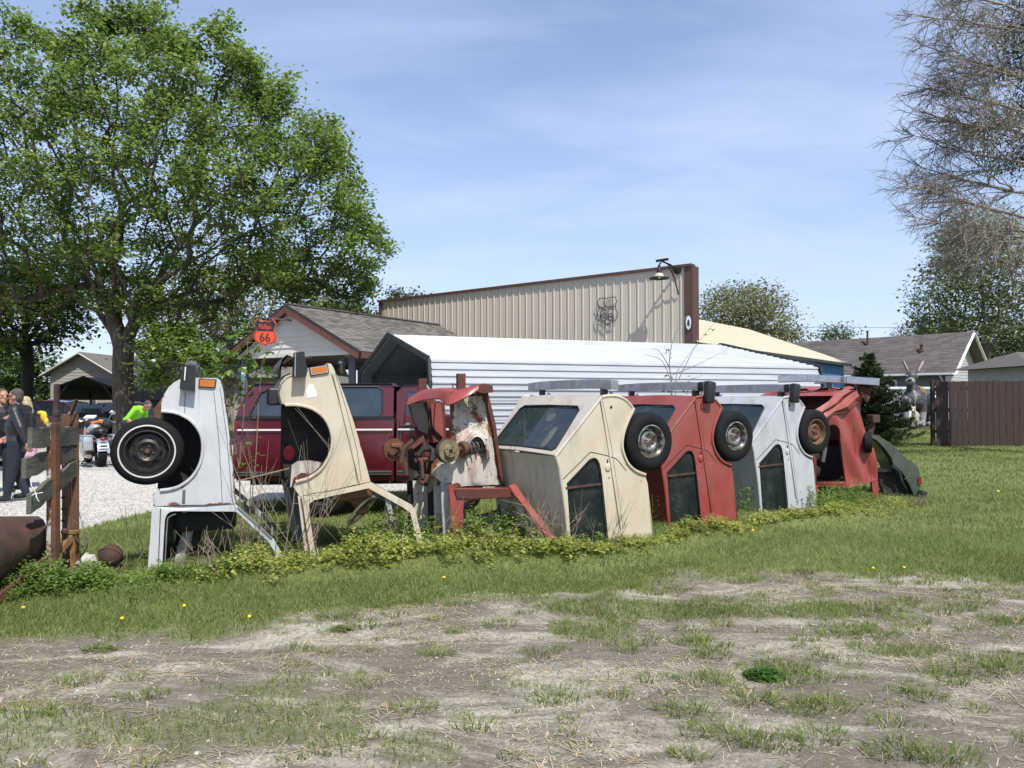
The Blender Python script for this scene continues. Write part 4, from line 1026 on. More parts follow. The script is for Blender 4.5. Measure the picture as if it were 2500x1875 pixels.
mb = MB(); mb.box(MID + GM * 3.4 + ZZ * (BZ - .03), (GW + .9, 6.8, .05), Matrix((GE, GM, ZZ)).transposed()); mb.build('soffit', M['soffit'], cn)
for u, dd in ((GW / 2 - .12, .12), (-GW / 2 + .12, .12), (GW / 2 - .12, 5.6), (-GW / 2 + .12, 5.6)):
    p = MID + GE * u + GM * dd; z = gz(p.x, p.y) - .1
    mb = MB(); mb.bar((p.x, p.y, z), (p.x, p.y, BZ - .06), .20, .20, bev=.012); mb.bar((p.x, p.y, z), (p.x, p.y, z + .35), .26, .26, bev=.01); mb.build('post', M['post_grey'], cn)
for u, dd in ((1.2, 1.2), (-.6, 1.2), (1.2, 3.4)):
    mb = MB(); mb.lathe([(0, 0), (.10, 0), (.11, -.015), (.0, -.02)], MID + GE * u + GM * dd + ZZ * (BZ - .055), ZZ, 14); mb.build('downlight', M['sign_white'], cn)
# lantern on the post
p = MID + GE * (GW / 2 - .12) - GM * .14 + GE * -.16 + ZZ * 2.55
ln = thing('post_lantern', 'grey carriage lantern on the canopy post', 'lantern', p)
mb = MB(); mb.lathe([(0, .30), (.03, .26), (.13, .12), (.14, .10), (.02, .10)], p, ZZ, 6); mb.build('cap', M['post_grey'], ln)
mb = MB(); mb.lathe([(.11, .10), (.075, -.16), (.03, -.20), (0, -.22)], p, ZZ, 6); mb.build('glass', M['glass_clear'], ln)
mb = MB(); [mb.bar(p + Vector((.112 * math.cos(k * 1.047), .112 * math.sin(k * 1.047), .10)), p + Vector((.078 * math.cos(k * 1.047), .078 * math.sin(k * 1.047), -.16)), .012, .012) for k in range(6)]; mb.bar(p + ZZ * .12, p + GE * .12 + ZZ * .2, .02, .02); mb.build('cage', M['iron'], ln)
# hanging shield sign
sg_c = at(647, 812, 22.9)
sg = thing('shield_sign', 'orange and black hanging shield sign reading Phillips 66', 'sign', sg_c - ZZ * .42)
sa = R(-10); SX = Vector((math.cos(sa), math.sin(sa), -.045)); SN = Vector((math.sin(sa), -math.cos(sa), 0))
def sgp(x, y, o=0.0): return sg_c + SX * x + ZZ * y + SN * o
hs = [(0, .365), (.10, .33), (.185, .355), (.25, .42), (.36, .28), (.335, .22), (.295, .15), (.29, .07), (.32, 0), (.355, -.09), (.355, -.18), (.30, -.285), (.20, -.335), (.10, -.345), (0, -.41)]
def shield(k): return [(x * k, y * k) for x, y in hs] + [(-x * k, y * k) for x, y in hs[1:-1][::-1]]
mb = MB(); mb.plate(sgp, shield(1.0), (), -.03, .0); mb.build('board', M['sign_orange'], sg)
mb = MB(); mb.plate(sgp, shield(.945), [[q for q in shield(.90)]], .0, .004); mb.build('border', M['sign_black'], sg)
up_ = [(x * .92, y * .92) for x, y in hs if y > .05]; up_ = up_ + [(.265, .045)]
mb = MB(); mb.plate(sgp, up_ + [(-x, y) for x, y in up_[::-1] if x > 0], (), .001, .006); mb.build('name_panel', M['sign_black'], sg)
mb = MB(); text_shape('Phillips', .22, .003, mb, lambda x, y, z: sgp(x, y + .105, .009 + z), narrow=.66); mb.build('lettering', M['sign_orange'], sg, fix=False)
mb = MB(); text_shape('66', .36, .003, mb, lambda x, y, z: sgp(x, y - .265 - x * .05, .007 + z), narrow=1.0); mb.build('numerals', M['sign_black'], sg, fix=False)
pole0 = at(607, 773, 22.7); pole1 = gab(-.05, at(713, 781, 24.0).z, .02)
mb = MB(); mb.tube([pole0, pole1], .022, 8); mb.build('pole', M['post_grey'], sg)
for x in (-.10, .10): mb = MB(); mb.bar(sgp(x, .36), sgp(x, .36) + ZZ * .12, .02, .02); mb.build('hanger', M['iron'], sg)
# little notice on the post
npx = at(599, 912, 24.4)
ns = thing('no_sign', 'small white and teal NO notice by the canopy post', 'sign', npx)
nf = lambda x, y, o: npx + GE * x + ZZ * y - GM * (.05 + o)
mb = MB(); mb.plate(nf, [(-.11, -.20), (.11, -.20), (.11, .20), (-.11, .20)], (), 0, .02); mb.build('board', M['sign_white'], ns)
mb = MB(); mb.plate(nf, [(-.10, -.19), (.10, -.19), (.10, -.02), (-.10, -.02)], (), .02, .024); mb.build('band', M['sign_teal'], ns)
mb = MB(); text_shape('NO', .16, .002, mb, lambda x, y, z: nf(x, y + .04, .026 + z), narrow=.75); mb.build('lettering', M['sign_black'], ns, fix=False)

# ---------------------------------------------------------------- houses
def lap_siding(o, fn, u0, u1, z0, z1, mat, course=.15, top=None, name='siding', holes=()):
    """Lapped boards as real geometry; top(u) limits the height (gables)."""
    mb = MB(); z = z0
    while z < z1 - 1e-3:
        zt = min(z + course, z1); a, b2 = u0, u1
        if top: a, b2 = top(z + course * .5)
        segs = [(a, b2)]
        for hu0, hu1, hz0, hz1 in holes:
            if zt > hz0 and z < hz1:
                ns_ = []
                for s0, s1 in segs:
                    if s1 <= hu0 or s0 >= hu1: ns_.append((s0, s1))
                    else:
                        if s0 < hu0: ns_.append((s0, hu0))
                        if s1 > hu1: ns_.append((hu1, s1))
                segs = ns_
        for s0, s1 in segs:
            if s1 > s0: mb.add([fn(s0, z, .022), fn(s1, z, .022), fn(s1, zt + .004, .004), fn(s0, zt + .004, .004), fn(s0, z, 0), fn(s1, z, 0)], [(0, 1, 2, 3), (0, 4, 5, 1)])
        z += course
    q = mb.build(name, mat, o, fix=False); q['kind'] = 'stuff'; return q
# grey-sided house on the left
HD = 41.0; hx0, hx1 = at(124, 900, HD).x, at(278, 900, HD).x; hb = gz(-20, HD); hez = at(110, 909, HD).z; haz = at(199, 864, HD).z; hm = (hx0 + hx1) / 2
h1 = thing('grey_sided_house', 'grey lap-sided house with front gable behind the maple', 'house', (hm, HD, hb))
fn = lambda u, z, o: Vector((u, HD - o, z))
dx0, dx1 = at(220, 1000, HD).x, at(236, 1000, HD).x; wx0, wx1 = dx0 - .05, dx1 + .1
lap_siding(h1, fn, hx0, hx1, hb, hez, M['grey_siding'], .16, holes=[(dx0, dx1, hb, hb + 2.0)])
lap_siding(h1, fn, hx0, hx1, hez, haz, M['grey_siding'], .16, lambda z: (hx0 + (z - hez) / (haz - hez) * (hm - hx0), hx1 - (z - hez) / (haz - hez) * (hx1 - hm)), 'gable_siding')
mb = MB(); mb.box(((hx0 + hx1) / 2, HD + 3.02, (hb + hez) / 2), (hx1 - hx0, 6, hez - hb)); mb.build('wall', M['grey_siding'], h1)
for sg_ in (-1, 1):
    ev = Vector((hm + sg_ * ((hx1 - hx0) / 2 + .35), HD - .35, hez - .12)); rd = Vector((hm, HD - .35, haz + .10)); L = 7
    mb = MB(); mb.add([ev, ev + Vector((0, L, 0)), rd + Vector((0, L, 0)), rd, ev - ZZ * .1, ev + Vector((0, L, -.1)), rd + Vector((0, L, -.1)), rd - ZZ * .1], [(0, 1, 2, 3), (4, 7, 6, 5), (0, 4, 5, 1), (3, 2, 6, 7), (0, 3, 7, 4), (1, 5, 6, 2)]); mb.build('roof', M['shingle'], h1)
    mb = MB(); mb.bar(ev - Vector((0, .03, .08)), rd - Vector((0, .03, .08)), .04, .18, up=(0, 1, 0)); mb.build('rake_board', M['white_siding'], h1)
mb = MB(); mb.box(((dx0 + dx1) / 2, HD + .03, hb + 1.0), (dx1 - dx0, .05, 2.0)); dr = mb.build('door', M['white_siding'], h1)
mb = MB(); mb.box(((dx0 + dx1) / 2, HD - .005, hb + 1.6), (.24, .03, .55)); mb.build('pane', M['glass_tint'], dr)
# long low wing running right behind the tree and canopy
WGD = 44.0; wgx0, wgx1 = hx1 + .05, at(790, 900, WGD).x; wz = at(400, 912, WGD).z
h2 = thing('grey_wing', 'long low grey-sided garage wing seen behind the maple and canopy', 'house', ((wgx0 + wgx1) / 2, WGD, gz(-12, WGD)))
fn2 = lambda u, z, o: Vector((u, WGD - o, z))
gd = [at(x, 978, WGD).x for x in (330, 430, 455, 555)]; gb_ = gz(-12, WGD)
lap_siding(h2, fn2, wgx0, wgx1, gb_, wz, M['grey_siding'], .17, holes=[(gd[0], gd[1], gb_, gb_ + 2.1), (gd[2], gd[3], gb_, gb_ + 2.1)])
mb = MB(); mb.box(((wgx0 + wgx1) / 2, WGD + 3.6, (gb_ + wz) / 2), (wgx1 - wgx0, 6, wz - gb_)); mb.build('wall', M['grey_siding'], h2)
for g0, g1 in ((gd[0], gd[1]), (gd[2], gd[3])):
    for i in range(4):
        mb = MB(); mb.box(((g0 + g1) / 2, WGD + .30, gb_ + .26 + .52 * i), (g1 - g0, .04, .50), bev=.012); mb.build('door_panel', M['dark_frame'], h2)
mb = MB(); ez, rz = wz - .05, wz + 1.45
mb.add([(wgx0, WGD - .5, ez), (wgx1, WGD - .5, ez), (wgx1, WGD + 3.3, rz), (wgx0, WGD + 3.3, rz), (wgx1, WGD + 7.1, ez), (wgx0, WGD + 7.1, ez), (wgx0, WGD - .5, ez - .16), (wgx1, WGD - .5, ez - .16)], [(0, 1, 2, 3), (3, 2, 4, 5), (6, 7, 1, 0)]); mb.build('roof', M['shingle'], h2, fix=False)
mb = MB(); mb.bar((wgx0, WGD - .53, ez - .1), (wgx1, WGD - .53, ez - .1), .04, .2); mb.build('fascia', M['grey_siding'], h2)
# cedar plank stair side beside the house door
cx0, cx1 = at(155, 978, 40).x, at(213, 978, 40).x
cs = thing('cedar_stair_wall', 'new orange cedar board screen under the small carport', 'screen', ((cx0 + cx1) / 2, 40, gz(-20, 40)))
nbd = 12
for i in range(nbd):
    u = cx0 + (cx1 - cx0) * (i + .5) / nbd; tp = at(0, 985 + max(0, i - 7) * 9, 40).z
    mb = MB(); mb.box((u, 40, (gz(-20, 40) + tp) / 2), ((cx1 - cx0) / nbd - .008, .03, tp - gz(-20, 40))); mb.build('board', M['orange_wood'], cs)
mb = MB(); mb.bar((at(190, 978, 39.9).x, 39.93, at(0, 985, 39.9).z), (at(216, 978, 39.9).x, 39.93, at(0, 1040, 39.9).z), .10, .12); mb.build('rail', M['orange_wood'], cs)
# little charcoal carport in front of the house
cp = carport('small_carport', 'small charcoal metal carport in front of the grey-sided house', (at(137, 960, 29).x, 29.0), 0.0, 0.1, .1, 1, 1, .3, (M['dark_frame'],) * 3) if False else None
def gable_carport():
    D = 33.0; x0, x1 = at(136, 960, D).x, at(274, 960, D).x; xm = (x0 + x1) / 2; b = gz(xm, D); ez = at(0, 945, D).z; rz = at(0, 921, D).z; L = 5.5
    o = thing('small_carport', 'small charcoal metal carport in front of the grey-sided house', 'carport', (xm, D, b))
    for s in (-1, 1):
        ex = x0 if s < 0 else x1
        for k in range(4):
            f0, f1 = k / 4, (k + 1) / 4
            P = lambda f, y, dz=0: Vector((ex + (xm - ex) * f, y, ez + (rz - ez) * f + dz))
            mb = MB(); mb.add([P(f0, D), P(f1, D, .01), P(f1, D + L, .01), P(f0, D + L), P(f0, D, -.03), P(f1, D, -.02), P(f1, D + L, -.02), P(f0, D + L, -.03)], [(0, 1, 2, 3), (4, 7, 6, 5), (0, 4, 5, 1), (3, 2, 6, 7), (0, 3, 7, 4), (1, 5, 6, 2)]); mb.build('panel', M['dark_frame'], o)
        mb = MB(); mb.add([(ex, D, ez), (ex + .04 * s, D, ez - .55), (ex + .04 * s, D + L, ez - .55), (ex, D + L, ez), (ex - .03 * s, D, ez), (ex + .01 * s, D, ez - .55), (ex + .01 * s, D + L, ez - .55), (ex - .03 * s, D + L, ez)], [(0, 1, 2, 3), (4, 7, 6, 5), (0, 4, 5, 1), (3, 2, 6, 7), (0, 3, 7, 4), (1, 5, 6, 2)]); mb.build('side_panel', M['dark_frame'], o)
        mb = MB(); mb.bar((ex, D - .04, ez), (xm, D - .04, rz + .03), .05, .10, up=(0, 1, 0)); mb.build('trim', M['rust_dark'], o)
        for y in (D + .1, D + L / 2, D + L - .1):
            mb = MB(); mb.bar((ex, y, b), (ex, y, ez), .07, .07); mb.bar((ex, y, ez - .5), (ex - s * .5, y, ez + .18), .05, .05); mb.build('post', M['dark_frame'], o)
    mb = MB(); mb.add([(x0, D + L, ez - .6), (x1, D + L, ez - .6), (x1, D + L, ez), (xm, D + L, rz), (x0, D + L, ez)], [(0, 1, 2, 3, 4)]); mb.build('end_panel', M['dark_frame'], o, fix=False)
gable_carport()
# brown-roofed house on the right
A = Vector((.66, -.75, 0)).normalized(); B = Vector((-A.y, A.x, 0)); B = B if B.y > 0 else -B
E0 = at(2317, 911, 43.1); EZ2 = E0.z; E0.z = 0; LEN = 14.0; WD = 3.1; RZ2 = at(2337, 816, 46.6).z
h3 = thing('brown_roof_house', 'low house with brown shingle roof behind the giant rabbit', 'house', (E0.x, E0.y, gz(E0.x, E0.y)))
def hp(l, w, z): return E0 - A * l + B * w + ZZ * z
g3 = gz(E0.x, E0.y)
win = [(3.05, 4.0, g3 + .9, EZ2 - .35)]
lap_siding(h3, lambda u, z, o: hp(u, .45 - o, z), .35, LEN, g3, EZ2, M['sage_siding'], .17, holes=win)
mb = MB(); mb.box(hp(LEN / 2 + .2, WD, (g3 + EZ2) / 2), (LEN - .5, 2 * WD - 1.1, EZ2 - g3), Matrix((A, B, ZZ)).transposed()); mb.build('wall', M['sage_siding'], h3)
hw = WD - .42
lap_siding(h3, lambda u, z, o: hp(.35 - o, WD + u, z), -hw, hw, g3, RZ2 - .2, M['light_siding'], .17, lambda z: (-hw, hw) if z < EZ2 + .1 else (-hw * (RZ2 - z) / (RZ2 - EZ2), hw * (RZ2 - z) / (RZ2 - EZ2)), 'gable_siding')
for s in (0, 1):
    ev0 = hp(-.25, 0 if s == 0 else 2 * WD, EZ2 - .02); rd0 = hp(-.25, WD, RZ2); L = LEN + .5
    mb = MB(); q = [ev0, ev0 - A * L, rd0 - A * L, rd0]; mb.add([p for p in q] + [p - ZZ * .14 for p in q], [(0, 1, 2, 3), (4, 7, 6, 5), (0, 4, 5, 1), (3, 2, 6, 7), (0, 3, 7, 4), (1, 5, 6, 2)]); mb.build('roof', M['shingle_brown'], h3)
    if s == 0: shingles(h3, ev0 + ZZ * .01, -A, rd0 - ev0, L, (rd0 - ev0).length, .19, .5, M['shingle_brown'])
    mb = MB(); mb.bar(ev0 + A * .03 - ZZ * .08, rd0 + A * .03 - ZZ * .08, .04, .22, up=A); mb.build('rake_board', M['white_vinyl'], h3)
mb = MB(); mb.bar(hp(-.25, -.06, EZ2 - .04), hp(LEN, -.06, EZ2 - .04), .10, .11, bev=.02); mb.build('gutter', M['white_vinyl'], h3)
mb = MB(); mb.tube([hp(.5, -.05, EZ2 - .08), hp(.5, .40, EZ2 - .35), hp(.5, .40, g3)], .04, 6); mb.build('downpipe', M['white_vinyl'], h3)
mb = MB(); u0, u1, a0, a1 = win[0]
for p, q in ((hp(u0, .42, a0), hp(u1, .42, a0)), (hp(u0, .42, a1), hp(u1, .42, a1)), (hp(u0, .42, a0), hp(u0, .42, a1)), (hp(u1, .42, a0), hp(u1, .42, a1))): mb.bar(p, q, .06, .12)
wn = mb.build('window', M['white_vinyl'], h3)
mb = MB(); mb.box(hp((u0 + u1) / 2, .50, (a0 + a1) / 2), (u1 - u0, .02, a1 - a0), Matrix((A, B, ZZ)).transposed()); mb.build('pane', M['glass_tint'], wn)
def on_roof(px, py):   # point on the front slope
    d = ray(px, py); o = Vector((0, 0, CAM_H)); a, b, c = hp(0, 0, EZ2), hp(5, 0, EZ2), hp(0, WD, RZ2); nn = (b - a).cross(c - a); t = (a - o).dot(nn) / d.dot(nn); return o + d * t
for px, py, hgt, r in ((2118, 838, .75, .06), (2250, 856, .32, .075)):
    p = on_roof(px, py); mb = MB(); mb.tube([p - ZZ * .1, p + ZZ * hgt], r, 10); mb.lathe([(.0, hgt), (r * 1.6, hgt), (r * 1.6, hgt + .05), (0, hgt + .06)], p, ZZ, 10); mb.box(p + ZZ * .02, (.4, .4, .03), Matrix.Rotation(.4, 3, 'X')); mb.build('vent_pipe', M['rust_dark'], h3)
# far house at the right edge
f0 = at(2360, 925, 62); f1 = at(2600, 925, 62)
h4 = thing('far_house', 'brown-roofed house low behind the plank fence', 'house', ((f0.x + f1.x) / 2, 66, gz(30, 62)))
mb = MB(); z0, z1 = at(0, 922, 62).z, at(0, 880, 66).z; mb.add([(f0.x, 62, z0), (f1.x, 62, z0), (f1.x, 66, z1), (f0.x + 2.5, 66, z1), (f1.x, 70, z0), (f0.x, 70, z0)], [(0, 1, 2, 3), (3, 2, 4, 5), (0, 3, 5)]); mb.build('roof', M['shingle_brown'], h4, fix=False)
mb = MB(); mb.box(((f0.x + f1.x) / 2, 66, (z0 + .5) / 2), (f1.x - f0.x - 1, 7, z0 - .4)); mb.build('wall', M['light_siding'], h4)
mb = MB(); mb.bar((f0.x, 61.97, z0 - .05), (f1.x, 61.97, z0 - .05), .05, .16); mb.build('fascia', M['white_vinyl'], h4)
# corner of a dark eave at the frame edge
h5 = thing('dark_shed', 'dark shed roof corner above the plank fence', 'shed', (at(2530, 978, 34).x, 34, gz(23, 34)))
z0, z1 = at(0, 894, 34).z, at(0, 880, 34).z; xa, xb = at(2478, 978, 34).x, at(2640, 978, 34).x
mb = MB(); mb.add([(xa, 33, z0), (xb, 33, z0), (xb, 36, z1 + .5), (xa + 1.4, 36, z1 + .5), (xa, 33, z0 - .15), (xb, 33, z0 - .15), (xb, 39, z0), (xa, 39, z0)], [(0, 1, 2, 3), (4, 5, 1, 0), (3, 2, 6, 7), (0, 3, 7)]); mb.build('roof', M['shingle_brown'], h5, fix=False)
mb = MB(); mb.box(((xa + xb) / 2 + .2, 36, (z0 + .45) / 2), (xb - xa - .8, 5, z0 - .5)); mb.build('wall', M['light_siding'], h5)

# ---------------------------------------------------------------- fences
FD = 23.4; fx0 = at(2285, 978, FD).x; fz = at(0, 929, FD).z
pf = thing('plank_fence', 'dark brown vertical plank fence on the lawn', 'fence', (fx0 + 2, FD, gz(fx0, FD)))
x = fx0
while x < fx0 + 4.2:
    w = rnd.uniform(.175, .215); zt = fz + rnd.uniform(-.02, .02)
    mb = MB(); mb.box((x + w / 2, FD + rnd.uniform(-.006, .006), (zt + gz(x, FD)) / 2), (w - .012, .022, zt - gz(x, FD) - .02), bev=.004); mb.build('board', M['dark_wood'], pf); x += w
mb = MB(); mb.box((fx0 - .05, FD + .10, fz / 2 + .05), (.10, .10, fz - .05), bev=.006); mb.build('post', M['dark_wood'], pf)
for zz in (.45, 1.1, 1.75):
    mb = MB(); mb.box((fx0 + 2.1, FD + .05, gz(fx0, FD) + zz), (4.2, .05, .09)); mb.build('rail', M['dark_wood'], pf)
# return run of the same fence going back
VD = 42.0; vx0, vx1 = at(2110, 978, VD).x, at(2330, 978, VD).x; vz = at(0, 947, VD).z; vm = at(0, 968, VD).z; vb = gz(20, VD)
vf = thing('white_lattice_fence', 'white vinyl fence with lattice top behind the giant rabbit', 'fence', ((vx0 + vx1) / 2, VD, vb))
px_ = [vx0, at(2166, 978, VD).x, vx1 - .02]
for a, b2 in zip(px_[:-1], px_[1:]):
    mb = MB(); mb.box(((a + b2) / 2, VD, (vb + vm) / 2 - .03), (b2 - a - .13, .04, vm - vb - .06)); mb.build('panel', M['white_vinyl'], vf)
    mb = MB(); mb.box(((a + b2) / 2, VD, vm), (b2 - a - .13, .07, .12)); mb.box(((a + b2) / 2, VD, vz), (b2 - a - .13, .08, .12)); mb.build('rail', M['white_vinyl'], vf)
    mb = MB(); s = a + .07
    while s < b2 - .07:
        for dd in (-1, 1):
            h = vz - vm - .12; e_ = s + dd * h
            s0, s1 = s, max(a + .07, min(b2 - .07, e_)); f = (s1 - s0) / (e_ - s0) if abs(e_ - s0) > 1e-6 else 1
            if abs(f) > .05: mb.bar((s0, VD + .012 * dd, vm + .06), (s1, VD + .012 * dd, vm + .06 + h * f), .01, .035, up=(0, 1, 0))
        s += .16
    lt = mb.build('lattice', M['white_vinyl'], vf); lt['kind'] = 'stuff'
for p in px_:
    mb = MB(); mb.box((p, VD, (vb + vz) / 2 + .06), (.13, .13, vz - vb + .2), bev=.01); mb.build('post', M['white_vinyl'], vf)
# utility pole and wires
up0 = at(1868, 860, 90); upz = at(0, 786, 90).z
ut = thing('utility_pole', 'grey utility pole with crossarm behind the tan roof', 'pole', (up0.x, 90, gz(0, 90)))
mb = MB(); mb.tube([(up0.x, 90, 0), (up0.x, 90, upz)], .14, 8); mb.build('mast', M['post_grey'], ut)
mb = MB(); mb.bar((up0.x - .9, 90, upz - .55), (up0.x + .5, 90, upz - .55), .12, .12); mb.build('crossarm', M['post_grey'], ut)
mb = MB(); [mb.lathe([(0, 0), (.07, .02), (.05, .2), (0, .24)], (up0.x + d, 90, upz - .5), ZZ, 8) for d in (-.8, -.2, .4)]; mb.build('insulators', M['stone'], ut)
wr = thing('overhead_wire', 'thin overhead wire across the sky by the pole', 'wire', (at(2190, 800, 92).x, 92, at(2190, 800, 92).z))
mb = MB(); a, b2 = at(1868, 797, 90), at(2700, 780, 96); mb.tube([a + (b2 - a) * f - ZZ * (.5 * math.sin(f * 3.14)) for f in np.linspace(0, 1, 14)], .020, 4); mb.build('cable', M['sign_black'], wr)

# ================================================================== the upended cars
def strip(mb, S, uv, w0, w1, crown=0.0, nseg=1, th=0.0, close=False):
    """Sheet swept across the car from w0 to w1 along the profile uv; crown bows it outward in the middle."""
    k = len(uv); cu = sum(p[0] for p in uv) / k; cv = sum(p[1] for p in uv) / k
    def P(i, j):
        f = j / nseg; u, v = uv[i]
        if crown:
            a = uv[max(i - 1, 0)]; b = uv[min(i + 1, k - 1)]; du, dv = b[0] - a[0], b[1] - a[1]; L = math.hypot(du, dv) or 1
            c = crown * math.sin(math.pi * f); u, v = u - dv / L * c, v + du / L * c
        return S.p(u, v, w0 + (w1 - w0) * f)
    mb.quadgrid(P, k - 1, nseg)
    return mb
def poly_shift(pts, dx=0, dy=0): return [(x + dx, y + dy) for x, y in pts]
def ell(cu, cv, ru, rv, n=16): return [(cu + ru * math.cos(6.2832 * i / n), cv + rv * math.sin(6.2832 * i / n)) for i in range(n)]
def seam(S, uv, parent, name='panel_seam', r=.0035, mat=None, w=-.001):
    mb = MB(); mb.tube([S.p(u, v, w) for u, v in uv], r, 5); return mb.build(name, mat or M['seam'], parent)
def smooth_line(pts, n=4):
    out = []
    for i in range(len(pts) - 1):
        p0 = pts[max(i - 1, 0)]; p1 = pts[i]; p2 = pts[i + 1]; p3 = pts[min(i + 2, len(pts) - 1)]
        for j in range(n):
            t = j / n; out.append(tuple(.5 * (2 * b + (c - a) * t + (2 * a - 5 * b + 4 * c - d) * t * t + (3 * b - a - 3 * c + d) * t ** 3) for a, b, c, d in zip(p0, p1, p2, p3)))
    out.append(tuple(pts[-1])); return out
def make_wheel(S, u, v, w, parent, rim_mat, R_=.300, white=False, rr=.168, width=.165, tilt=0.0, dirr=-1):
    """Tyre and pressed-steel wheel with its face at inward depth w (dirr -1 faces the viewer's side)."""
    c = S.p(u, v, w); ax = (S.n * dirr + S.e * tilt).normalized()
    ty = MB(); b = -width
    prof = [(rr, 0 - .012), (rr + .012, .0), (rr + .045, .010), (R_ - .035, .006), (R_ - .012, -.012), (R_, -.030)]
    for g in range(4):
        x0 = -.030 - (width - .06) * g / 4; x1 = -.030 - (width - .06) * (g + 1) / 4
        prof += [(R_, x0 - .003), (R_, x1 + .008), (R_ - .008, x1 + .006), (R_ - .008, x1 + .001)]
    prof += [(R_, b + .028), (R_ - .012, b + .012), (R_ - .05, b), (rr, b + .01)]
    ty.lathe(prof, c, ax, 44)
    if white:
        ty.mi = 1; ty.lathe([(R_ * .745, .0095), (R_ * .75, .0135), (R_ * .785, .0130), (R_ * .79, .0085)], c, ax, 48)
    wheel = ty.build('wheel', [M['rubber'], M['white_rubber']] if white else M['rubber'], parent, True)
    rim = MB()
    rim.lathe([(rr, -.012), (rr + .006, .004), (rr - .006, .006), (rr - .012, -.010), (rr - .03, -.045), (rr - .036, -.060), (.118, -.058), (.108, -.030), (.085, -.020), (.062, -.030), (.050, -.040), (.034, -.040), (.030, -.020), (.012, -.016), (0, -.016)], c, ax, 40)
    a = ax.orthogonal().normalized(); bb_ = ax.cross(a)
    rim.build('rim', rim_mat, wheel, True)
    for i in range(8):
        q = 6.2832 * i / 8 + .2; d = a * math.cos(q) + bb_ * math.sin(q); tt = ax.cross(d)
        sl = MB(); sl.box(c + ax * -.046 + d * .114, (.016, .040, .026), Matrix((d, tt, ax)).transposed(), .004); sl.build('slot', M['seam'], wheel)
    for i in range(4):
        q = 6.2832 * i / 4 + .5; d = a * math.cos(q) + bb_ * math.sin(q)
        bl = MB(); bl.lathe([(0, .012), (.008, .010), (.009, 0), (.009, -.02)], c + ax * -.028 + d * .048, ax, 8); bl.build('bolt', M['rust'], wheel)
    cp_ = MB(); cp_.lathe([(0, .006), (.018, .004), (.022, -.02)], c + ax * -.012, ax, 12); cp_.build('hub', M['rust'], wheel, True)
    return wheel

